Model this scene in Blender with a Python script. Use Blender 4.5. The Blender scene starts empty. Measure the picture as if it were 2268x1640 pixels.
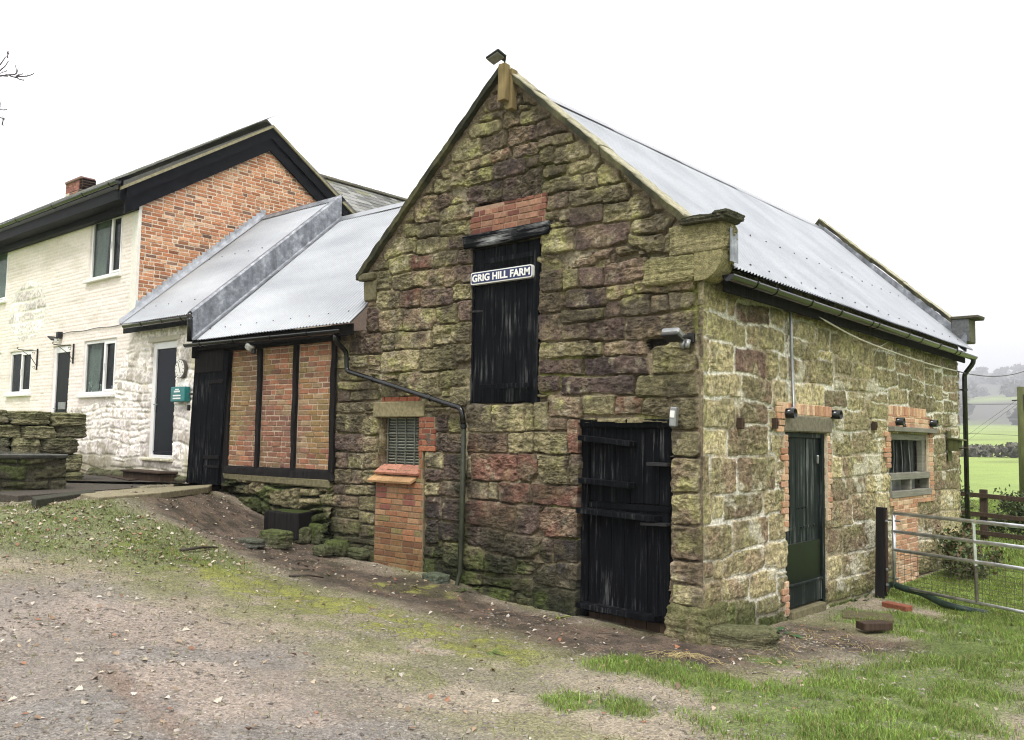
import bpy, bmesh, math, random
import numpy as np
from mathutils import Vector, Matrix
random.seed(7); RS = np.random.RandomState(7)
scene = bpy.context.scene
COL = scene.collection
# ------------------------------------------------------------------ camera model (solved from the vanishing lines)
CX, CY, F = 1134.0, 820.0, 1970.85
CAM = np.array([4.378797, -7.897727, 1.95])
def _rot(yaw, pitch, roll):
    cy, sy, cp, sp = math.cos(yaw), math.sin(yaw), math.cos(pitch), math.sin(pitch)
    f = np.array([sy*cp, cy*cp, sp]); r = np.array([cy, -sy, 0.0]); d = np.cross(f, r)
    cr, sr = math.cos(roll), math.sin(roll)
    return r*cr + d*sr, -r*sr + d*cr, f
CR, CD, CF = _rot(math.radians(-41.11295), math.radians(4.41538), math.radians(-0.99015))
def ray(px, py): return CR*((px-CX)/F) + CD*((py-CY)/F) + CF
def on_plane(px, py, ax, val):
    v = ray(px, py); return CAM + v*((val-CAM[ax])/v[ax])
def fx(px, py, Y=0.0):
    p = on_plane(px, py, 1, Y); return p[0], p[2]
def sx(px, py, X=0.0):
    p = on_plane(px, py, 0, X); return p[1], p[2]
# ------------------------------------------------------------------ noise
_T = np.random.RandomState(11).rand(257, 257)
def vnoise(x, y, seed=0):
    x = np.asarray(x, float) + seed*17.31; y = np.asarray(y, float) + seed*7.77
    xi = np.floor(x).astype(int); yi = np.floor(y).astype(int)
    tx = x-xi; ty = y-yi; tx = tx*tx*(3-2*tx); ty = ty*ty*(3-2*ty)
    a = _T[xi % 256, yi % 256]; b = _T[(xi+1) % 256, yi % 256]
    c = _T[xi % 256, (yi+1) % 256]; d = _T[(xi+1) % 256, (yi+1) % 256]
    return (a*(1-tx)+b*tx)*(1-ty) + (c*(1-tx)+d*tx)*ty
def fbm(x, y, oct=4, seed=0, gain=.5):
    s = 0; a = 1.0; t = 0
    for o in range(oct):
        s = s + a*vnoise(x*2**o, y*2**o, seed+o*3); t += a; a *= gain
    return s/t
def sstep(a, b, x):
    t = np.clip((np.asarray(x, float)-a)/(b-a), 0, 1); return t*t*(3-2*t)
# ------------------------------------------------------------------ ground height: thin plate spline through surveyed spots
_GP = np.array([(-20,0,1.9),(-16,0,1.55),(-13.6,0,1.36),(-11.9,0,1.22),(-9.6,0,1.1),(-8.54,0,1.04),(-7.8,0,.78),(-7.08,0,.59),(-6.4,0,.45),
 (-5.56,0,.33),(-4.93,0,.29),(-3.36,0,.19),(-2.69,0,.09),(-1.44,0,.05),(0,0,0),
 (-8.6,-.45,1.09),(-7.9,-1.6,1.08),(-7.3,-2.85,1.08),(-7,-3.5,1.03),(-10,-1,1.1),(-6.68,-2.95,1.11),(-6.9,-2.35,1.11),(-7.1,-1.9,1.08),(-7.75,-.85,1.03),(-6.5,-3.6,.96),(-12,-1,1.16),(-10,-4,1.08),(-14,-2,1.35),(-14,-6,1.3),(-9,-6,1.1),
 (4.4,-7.9,.22),(8,-10,.1),(-5.5,-4.4,.74),(-4.06,-4.9,.6),(-.4,-6.15,.45),(.1,-5.5,.41),(.9,-3.85,.22),(1.85,-2.5,.1),(2.97,-1,0),(-2.66,-2.6,.3),(-4.6,-3.44,.58),
 (-.1,-2.6,.14),(-5,-1.5,.42),(-6.6,-1.4,.68),(-3,-1,.2),(0,3,-.08),(2,2,-.06),(2,5,-.1),(0,9,-.05),(2,9,-.1),(-1,13,-.05),(6,0,-.1),(7,8,-.2),(-6,6,.4),(-12,6,1.2),(-5,14,0),(-14,14,1)])
def _U(r2): return np.where(r2 > 1e-9, r2*np.log(r2+1e-12), 0)
_n = len(_GP); _d2 = ((_GP[:, None, :2]-_GP[None, :, :2])**2).sum(-1)
_A = np.zeros((_n+3, _n+3)); _A[:_n, :_n] = _U(_d2)+np.eye(_n)*.012; _A[:_n, _n] = 1; _A[:_n, _n+1:] = _GP[:, :2]; _A[_n:, :_n] = _A[:_n, _n:].T
_W = np.linalg.solve(_A, np.concatenate([_GP[:, 2], np.zeros(3)]))
_FY = [-3000,12,60,150,200,600,900,1400,2000,2600,3100]; _FZ = [-.05,-.05,-.1,.35,1.4,14.2,26,84,162,205,150]
def gz(x, y):
    x = np.asarray(x, float); y = np.asarray(y, float)
    xc = np.clip(x, -19, 8); yc = np.clip(y, -10, 14)
    z = _W[_n] + _W[_n+1]*xc + _W[_n+2]*yc
    for i in range(_n): z = z + _W[i]*_U((xc-_GP[i, 0])**2+(yc-_GP[i, 1])**2)
    z = np.clip(z, -.4, 2.1)
    far = np.interp(y + .25*x, _FY, _FZ) + np.where(y > 300, 45*(fbm(x/600., y/600., 3, 5)-.5)*sstep(600, 1800, y)*2, 0)
    k = sstep(13, 24, y)
    return z*(1-k) + far*k
def G(px, py):
    v = ray(px, py); t = 2.0
    for _ in range(600):
        p = CAM+v*t; h = p[2]-float(gz(p[0], p[1]))
        if h < .002: break
        t += max(h*.6, .003)
    return CAM+v*t
# ------------------------------------------------------------------ objects
def thing(name, label, cat, loc=(0,0,0), group=None, rz=0):
    o = bpy.data.objects.new(name, None); COL.objects.link(o); o.empty_display_size = .2
    o.location = loc; o.rotation_euler = (0, 0, rz); o['label'] = label; o['category'] = cat
    if group: o['group'] = group
    return o
def tag(o, label=None, cat=None, group=None, kind=None):
    if label: o['label'] = label
    if cat: o['category'] = cat
    if group: o['group'] = group
    if kind: o['kind'] = kind
    return o
def attach(o, parent):
    # every mesh is modelled in world coordinates: undo the offset of the empty it hangs under
    if parent is None: return
    o.parent = parent; v = Vector(parent.location); p = parent
    while p.parent is not None: p = p.parent; v = v+Vector(p.location)
    o.location = -v
def fast_mesh(name, V, Fq, mat, parent=None, col=None, smooth=True, extra=None):
    V = np.asarray(V, np.float32); Fq = np.asarray(Fq, np.int32); k = Fq.shape[1]
    us, inv = np.unique(Fq, return_inverse=True)
    if len(us) < len(V): V = V[us]; Fq = inv.reshape(Fq.shape).astype(np.int32); col = None if col is None else col[us]
    me = bpy.data.meshes.new(name)
    me.vertices.add(len(V)); me.vertices.foreach_set('co', V.ravel())
    me.loops.add(Fq.size); me.loops.foreach_set('vertex_index', Fq.ravel())
    me.polygons.add(len(Fq)); me.polygons.foreach_set('loop_start', np.arange(0, Fq.size, k, dtype=np.int32))
    me.polygons.foreach_set('loop_total', np.full(len(Fq), k, np.int32))
    me.polygons.foreach_set('use_smooth', np.full(len(Fq), smooth, bool))
    me.update(calc_edges=True); me.validate()
    if col is not None:
        c = np.ones((len(V), 4), np.float32); c[:, :col.shape[1]] = col
        me.attributes.new('col', 'FLOAT_COLOR', 'POINT').data.foreach_set('color', c.ravel())
    me.materials.append(mat)
    o = bpy.data.objects.new(name, me); COL.objects.link(o)
    attach(o, parent)
    return o
def _cbox():
    # chamfered unit box: 24 verts; (sign corner, chamfered axis)
    idx = {}; V = []
    for sx_ in (-1, 1):
        for sy_ in (-1, 1):
            for sz_ in (-1, 1):
                for a in range(3):
                    idx[(sx_, sy_, sz_, a)] = len(V); V.append(((sx_, sy_, sz_), a))
    Fs = []
    for a in range(3):
        b, c = [i for i in range(3) if i != a]
        for s in (-1, 1):
            q = []
            for (p, r) in ((-1, -1), (1, -1), (1, 1), (-1, 1)):
                k = [0, 0, 0]; k[a] = s; k[b] = p; k[c] = r; q.append(idx[(*k, a)])
            Fs.append(q)
    for a in range(3):        # edges along axis a: joins faces b and c
        b, c = [i for i in range(3) if i != a]
        for sb in (-1, 1):
            for sc in (-1, 1):
                k0 = [0]*3; k1 = [0]*3; k0[a] = -1; k1[a] = 1
                for k in (k0, k1): k[b] = sb; k[c] = sc
                Fs.append([idx[(*k0, b)], idx[(*k1, b)], idx[(*k1, c)], idx[(*k0, c)]])
    for sx_ in (-1, 1):
        for sy_ in (-1, 1):
            for sz_ in (-1, 1): Fs.append([idx[(sx_, sy_, sz_, a)] for a in range(3)])
    # orient outward
    P = np.array([[s[i]*(1 if i == a else .8) for i in range(3)] for s, a in V])
    out = []
    for f in Fs:
        p = P[f]; n = np.cross(p[1]-p[0], p[2]-p[0]); out.append(f if n@p.mean(0) > 0 else f[::-1])
    return np.array([s for s, a in V], float), np.array([a for s, a in V]), out
_CS, _CAx, _CFs = _cbox()
class MB:
    def __init__(s): s.V = []; s.F = []; s.C = []; s.n = 0
    def add(s, V, Fs, col=None):
        V = np.asarray(V, float); s.V.append(V); n = s.n
        s.F.extend([[i+n for i in f] for f in Fs]); s.n += len(V)
        c = np.ones((len(V), 3))*(col if col is not None else (1, 1, 1)); s.C.append(c); return s
    def box(s, c, size, ch=.004, R=None, col=None, jit=0):
        h = np.asarray(size, float)/2; ch = min(ch, h.min()*.45)
        P = _CS*(h-ch); P[np.arange(24), _CAx] = _CS[np.arange(24), _CAx]*h[_CAx]
        if jit: P = P + np.repeat(RS.uniform(-jit, jit, (8, 3)), 3, axis=0)
        if R is not None: P = P@np.asarray(R).T
        return s.add(P+np.asarray(c, float), _CFs, col)
    def bb(s, x0, x1, y0, y1, z0, z1, ch=.004, col=None, jit=0):
        return s.box(((x0+x1)/2, (y0+y1)/2, (z0+z1)/2), (abs(x1-x0), abs(y1-y0), abs(z1-z0)), ch, None, col, jit)
    def pb(s, pl, u0, u1, v0, v1, d0, d1, ch=.004, col=None, jit=0):
        # box on a wall plane: 'F' = front plane (y=0, outward -y), 'S' = side plane (x=0, outward +x)
        if pl == 'F': return s.bb(u0, u1, -d1, -d0, v0, v1, ch, col, jit)
        return s.bb(d0, d1, u0, u1, v0, v1, ch, col, jit)
    def beam(s, a, b, w, h, ch=.004, up=(0, 0, 1), col=None):
        a = Vector(a); b = Vector(b); d = (b-a); L = d.length; d.normalize(); u = Vector(up); sd = d.cross(u)
        if sd.length < 1e-4: sd = d.cross(Vector((1, 0, 0)))
        sd.normalize(); u = sd.cross(d)
        R = np.array([[d[i], sd[i], u[i]] for i in range(3)])
        return s.box((a+b)/2, (L, w, h), ch, R, col)
    def prism(s, poly, axis, a, b, col=None):
        n = len(poly); V = []
        for t in (a, b):
            for p, q in poly: V.append((t, p, q) if axis == 'x' else ((p, t, q) if axis == 'y' else (p, q, t)))
        Fs = [list(range(n))[::-1], list(range(n, 2*n))]
        for i in range(n): j = (i+1) % n; Fs.append([i, j, n+j, n+i])
        V = np.array(V); c = V.mean(0)
        # flip if inside out
        p = V[Fs[1]]; nn = np.cross(p[1]-p[0], p[2]-p[0])
        for k in range(3, n): nn = nn+np.cross(p[k-1]-p[0], p[k]-p[0])
        if nn@(p.mean(0)-c) < 0: Fs = [f[::-1] for f in Fs]
        return s.add(V, Fs, col)
    def tube(s, pts, r, n=8, col=None, caps=True):
        P = [Vector(p) for p in pts]; V = []; m = len(P); rr = r if hasattr(r, '__len__') else [r]*m
        prev = None
        for i, p in enumerate(P):
            t = (P[min(i+1, m-1)]-P[max(i-1, 0)]).normalized()
            if prev is None:
                a = t.cross(Vector((0, 0, 1)))
                if a.length < .05: a = t.cross(Vector((1, 0, 0)))
            else: a = prev - t*prev.dot(t)
            a.normalize(); prev = a; b = t.cross(a)
            for k in range(n):
                w = 2*math.pi*k/n; V.append(p+(a*math.cos(w)+b*math.sin(w))*rr[i])
        Fs = []
        for i in range(m-1):
            for k in range(n):
                j = (k+1) % n; Fs.append([i*n+k, i*n+j, (i+1)*n+j, (i+1)*n+k])
        if caps: Fs += [list(range(n))[::-1], [(m-1)*n+k for k in range(n)]]
        return s.add(np.array([tuple(v) for v in V]), Fs, col)
    def grid(s, P, col=None, flip=False):
        n, m = P.shape[:2]; Fs = []
        for i in range(n-1):
            for j in range(m-1):
                f = [i*m+j, (i+1)*m+j, (i+1)*m+j+1, i*m+j+1]; Fs.append(f[::-1] if flip else f)
        return s.add(P.reshape(-1, 3), Fs, col)
    def build(s, name, mat, parent=None, smooth=False, loc=None):
        V = np.concatenate(s.V); C = np.concatenate(s.C)
        if loc is not None: V = V-np.asarray(loc, float)
        me = bpy.data.meshes.new(name); me.from_pydata(V.tolist(), [], s.F)
        c = np.ones((len(V), 4), np.float32); c[:, :3] = C
        me.attributes.new('col', 'FLOAT_COLOR', 'POINT').data.foreach_set('color', c.ravel())
        if smooth: me.polygons.foreach_set('use_smooth', np.ones(len(me.polygons), bool))
        me.materials.append(mat); me.update()
        o = bpy.data.objects.new(name, me); COL.objects.link(o)
        if loc is not None: o.location = loc; return o
        attach(o, parent)
        return o
# ------------------------------------------------------------------ materials
class NT:
    def __init__(s, name):
        s.m = bpy.data.materials.new(name); s.m.use_nodes = True; s.t = s.m.node_tree; s.t.nodes.clear()
        s.out = s.n('ShaderNodeOutputMaterial'); s.b = s.n('ShaderNodeBsdfPrincipled'); s.l(s.b.outputs[0], s.out.inputs[0])
    def n(s, t, **k):
        x = s.t.nodes.new(t)
        for a, v in k.items(): setattr(x, a, v)
        return x
    def l(s, a, b): s.t.links.new(a, b)
    def set(s, **k):
        nm = dict(base='Base Color', rough='Roughness', metal='Metallic', spec='Specular IOR Level', normal='Normal', alpha='Alpha', coat='Coat Weight')
        for a, v in k.items():
            i = s.b.inputs[nm[a]]
            if isinstance(v, bpy.types.NodeSocket): s.l(v, i)
            else: i.default_value = (*v, 1) if isinstance(v, tuple) and len(v) == 3 else v
    def coord(s, scale=(1, 1, 1)):
        c = s.n('ShaderNodeTexCoord'); mp = s.n('ShaderNodeMapping'); mp.inputs['Scale'].default_value = scale
        s.l(c.outputs['Object'], mp.inputs[0]); return mp.outputs[0]
    def noise(s, scale, det=4, vec=None, rough=.55, dist=0):
        x = s.n('ShaderNodeTexNoise'); x.inputs['Scale'].default_value = scale; x.inputs['Detail'].default_value = det
        x.inputs['Roughness'].default_value = rough; x.inputs['Distortion'].default_value = dist
        s.l(vec if vec is not None else s.coord(), x.inputs['Vector']); return x.outputs['Fac']
    def ramp(s, f, stops):
        r = s.n('ShaderNodeValToRGB'); e = r.color_ramp.elements
        while len(e) < len(stops): e.new(.5)
        for i, (p, c) in enumerate(stops): e[i].position = p; e[i].color = (*c, 1) if hasattr(c, '__len__') else (c, c, c, 1)
        s.l(f, r.inputs[0]); return r.outputs[0]
    def mix(s, f, a, b, mode='MIX'):
        x = s.n('ShaderNodeMix', data_type='RGBA', blend_type=mode)
        for v, i in ((f, x.inputs[0]), (a, x.inputs[6]), (b, x.inputs[7])):
            if isinstance(v, bpy.types.NodeSocket): s.l(v, i)
            else: i.default_value = (*v, 1) if hasattr(v, '__len__') else v
        return x.outputs[2]
    def attr(s, name='col'):
        a = s.n('ShaderNodeAttribute', attribute_name=name); return a
    def bump(s, h, strength=.4, dist=.01, normal=None):
        b = s.n('ShaderNodeBump'); b.inputs['Strength'].default_value = strength; b.inputs['Distance'].default_value = dist
        s.l(h, b.inputs['Height'])
        if normal is not None: s.l(normal, b.inputs['Normal'])
        return b.outputs[0]
def m_attr(name, rough=.95, ns=35, lo=.72, hi=1.25, bs=.5, bd=.008, bscale=70, spec=.25):
    t = NT(name); c = t.attr().outputs['Color']
    f = t.ramp(t.noise(ns, 5), [(.28, lo), (.72, hi)]); b = t.mix(1.0, c, f, 'MULTIPLY')
    t.set(base=b, rough=rough, spec=spec)
    if bs: t.set(normal=t.bump(t.noise(bscale, 5, rough=.65), bs, bd))
    return t.m
M = {}
def m_stone():
    t = NT('sandstone'); c = t.attr().outputs['Color']
    n1 = t.noise(24, 6, rough=.7); n2 = t.noise(60, 5, t.coord((1, 1, 1.8)), .7)
    f = t.mix(1.0, t.ramp(n1, [(.36, .66), (.64, 1.36)]), t.ramp(n2, [(.34, .55), (.50, 1.0), (.66, 1.32)]), 'MULTIPLY')
    h = t.n('ShaderNodeMath', operation='ADD'); t.l(n1, h.inputs[0]); t.l(n2, h.inputs[1])
    t.set(base=t.mix(1.0, c, f, 'MULTIPLY'), rough=.95, spec=.2, normal=t.bump(h.outputs[0], .9, .016)); return t.m
M['stone'] = m_stone()
M['stone_smooth'] = m_attr('cut_stone', ns=22, lo=.65, hi=1.3, bs=.5, bd=.008, bscale=50)
M['brick'] = m_attr('brick_faces', ns=30, lo=.75, hi=1.25, bs=.5, bd=.005, bscale=90)
M['white'] = m_attr('limewash', ns=14, lo=.90, hi=1.06, bs=.5, bd=.008, bscale=45, rough=.8)
M['ground'] = m_attr('soil', ns=24, lo=.62, hi=1.38, bs=.9, bd=.02, bscale=36)
M['leaf'] = m_attr('leaves', ns=40, lo=.8, hi=1.2, bs=0, rough=.6, spec=.3)
M['paint_attr'] = m_attr('coloured_paint', ns=40, lo=.93, hi=1.07, bs=.15, bd=.002, rough=.45, spec=.4)
M['slate'] = m_attr('slate', ns=25, lo=.75, hi=1.25, bs=.4, bd=.004, rough=.6, spec=.35)
def m_black_wood(nm='black_painted_boards', sc=(30, 30, 1.7), hi=.16, th=.53):
    t = NT(nm); v = t.coord(sc); n1 = t.noise(1.0, 6, v, .7); n2 = t.noise(2.3, 4)
    f = t.mix(1.0, t.ramp(n1, [(th, 0.), (th+.20, 1.)]), t.ramp(n2, [(.46, .04), (.66, 1.)]), 'MULTIPLY')
    c = t.mix(f, t.ramp(n1, [(.35, (.003, .0035, .0045)), (.65, (.008, .009, .011))]), (hi, hi*1.02, hi*1.03))
    t.set(base=c, rough=.7, spec=.03, normal=t.bump(n1, .35, .004)); return t.m
M['black_wood'] = m_black_wood()
def m_oak(name, a, b, sc=(24, 24, 1.5), rough=.85, spec=.25):
    t = NT(name); n1 = t.noise(1.0, 5, t.coord(sc), .6); n2 = t.noise(3, 4)
    c = t.mix(t.ramp(n2, [(.35, 0.), (.7, 1.)]), t.ramp(n1, [(.3, a), (.7, b)]), tuple(x*.6 for x in b))
    t.set(base=c, rough=rough, spec=spec, normal=t.bump(n1, .5, .006)); return t.m
M['timber_dark'] = m_oak('tarred_timber', (.004, .004, .0045), (.030, .028, .027), spec=.03)
M['timber_tan'] = m_oak('treated_timber', (.17, .12, .05), (.30, .23, .11))
M['timber_grey'] = m_oak('weathered_timber', (.12, .115, .085), (.30, .29, .24), (2, 2, 30))
M['timber_h'] = m_black_wood('weathered_lintel', (2.2, 34, 34), .36, .44)
M['timber_brown'] = m_oak('brown_timber', (.03, .02, .014), (.085, .055, .036))
M['mossy_wood'] = m_oak('mossy_wood', (.05, .055, .02), (.13, .14, .05))
def m_plain(name, base, rough=.5, metal=0, spec=.5, ns=20, var=.2, bs=.1):
    t = NT(name); f = t.ramp(t.noise(ns, 4), [(.3, 1-var), (.7, 1+var)])
    t.set(base=t.mix(1.0, base, f, 'MULTIPLY'), rough=rough, metal=metal, spec=spec)
    if bs: t.set(normal=t.bump(t.noise(ns*3, 3), bs, .003))
    return t.m
M['black_plastic'] = m_plain('black_upvc', (.006, .0065, .007), .16, 0, .5, bs=0)
M['black_paint'] = m_plain('black_gloss_board', (.006, .0065, .009), .55, 0, .10, 8, .4)
M['iron'] = m_plain('black_iron', (.02, .02, .021), .55, .3, .5)
M['mossy_pipe'] = m_plain('mossy_pipe', (.022, .026, .012), .6, 0, .4, 14, .5)
M['upvc'] = m_plain('white_upvc', (.80, .80, .79), .35, 0, .5, 12, .03, 0)
M['curtain'] = m_plain('curtain', (.72, .76, .71), .9, 0, .2, 6, .1)
M['room'] = m_plain('dim_room', (.26, .28, .26), .9, 0, .2, 2, .3)
M['door_navy'] = m_plain('navy_door', (.004, .006, .014), .3, 0, .12, 5, .15, 0)
M['door_dark'] = m_plain('charcoal_door', (.006, .008, .009), .4, 0, .12, 5, .15, 0)
M['grey_metal'] = m_plain('grey_metal', (.30, .31, .31), .4, .6, .5)
M['galv_tube'] = m_plain('galvanised_tube', (.62, .64, .66), .36, .9, .5, 9, .25)
M['wire'] = m_plain('rusty_mesh', (.11, .10, .075), .6, .4)
M['cable'] = m_plain('pale_cable', (.55, .52, .44), .6, 0)
M['cable_dark'] = m_plain('dark_cable', (.06, .06, .07), .6, 0)
M['red'] = m_plain('red_plastic', (.55, .03, .04), .4, 0)
M['teal'] = m_plain('teal_plastic', (.012, .17, .17), .35, 0, .5, 9, .2)
M['hose'] = m_plain('green_hose', (.014, .032, .022), .5, 0, .4, 9, .5)
M['sign_blue'] = m_plain('blue_enamel', (.010, .018, .085), .3, 0, .5, 14, .25, 0)
M['sign_white'] = m_plain('white_enamel', (.78, .78, .76), .35, 0, .5, 14, .06, 0)
M['steel_door'] = None
def m_roof():
    t = NT('galvanised_sheet'); n = t.noise(1.3, 4, t.coord((.35, 1.2, 1.2))); n2 = t.noise(30, 3)
    c = t.mix(1.0, t.ramp(n, [(.3, (.275, .29, .305)), (.7, (.365, .38, .395))]), t.ramp(n2, [(.3, .93), (.7, 1.05)]), 'MULTIPLY')
    c = t.mix(1.0, c, t.attr().outputs['Color'], 'MULTIPLY')
    t.set(base=c, metal=.75, rough=t.ramp(n, [(.3, .30), (.7, .42)])); return t.m
M['galv'] = m_roof()
def m_lead():
    t = NT('lead'); n = t.noise(7, 5, rough=.65); n2 = t.noise(2.2, 3, t.coord((4, 4, .7)))
    c = t.mix(1.0, t.ramp(n, [(.3, (.13, .14, .155)), (.52, (.24, .255, .28)), (.72, (.46, .48, .51))]), t.ramp(n2, [(.3, .75), (.7, 1.2)]), 'MULTIPLY')
    t.set(base=c, metal=.55, rough=.5, normal=t.bump(n, .25, .01)); return t.m
M['lead'] = m_lead()
def m_side_door():
    t = NT('green_black_door'); v = t.coord((22, 22, 1.1)); n1 = t.noise(1.0, 6, v, .7); n2 = t.noise(1.6, 4)
    f = t.mix(1.0, t.ramp(n1, [(.51, 0.), (.70, 1.)]), t.ramp(n2, [(.44, .05), (.62, 1.)]), 'MULTIPLY')
    c = t.mix(f, t.ramp(n1, [(.35, (.006, .011, .010)), (.65, (.012, .018, .016))]), (.20, .22, .21))
    t.set(base=c, rough=.55, spec=.10, normal=t.bump(n1, .25, .003)); return t.m
M['side_door'] = m_side_door()
M['green_panel'] = m_plain('green_black_sheet', (.004, .009, .005), .35, 0, .22, 4, .4, .02)
def m_glass():
    t = NT('window_glass'); t.set(base=(.02, .025, .025), rough=.03, spec=.6)
    tr = t.n('ShaderNodeBsdfTransparent'); tr.inputs[0].default_value = (.8, .85, .83, 1)
    mx = t.n('ShaderNodeMixShader'); mx.inputs[0].default_value = .28
    t.l(tr.outputs[0], mx.inputs[1]); t.l(t.b.outputs[0], mx.inputs[2]); t.l(mx.outputs[0], t.out.inputs[0]); return t.m
M['glass'] = m_glass()
M['lead_light'] = m_plain('bright_lead', (.42, .44, .47), .45, .4, .5, 8, .3)
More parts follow.
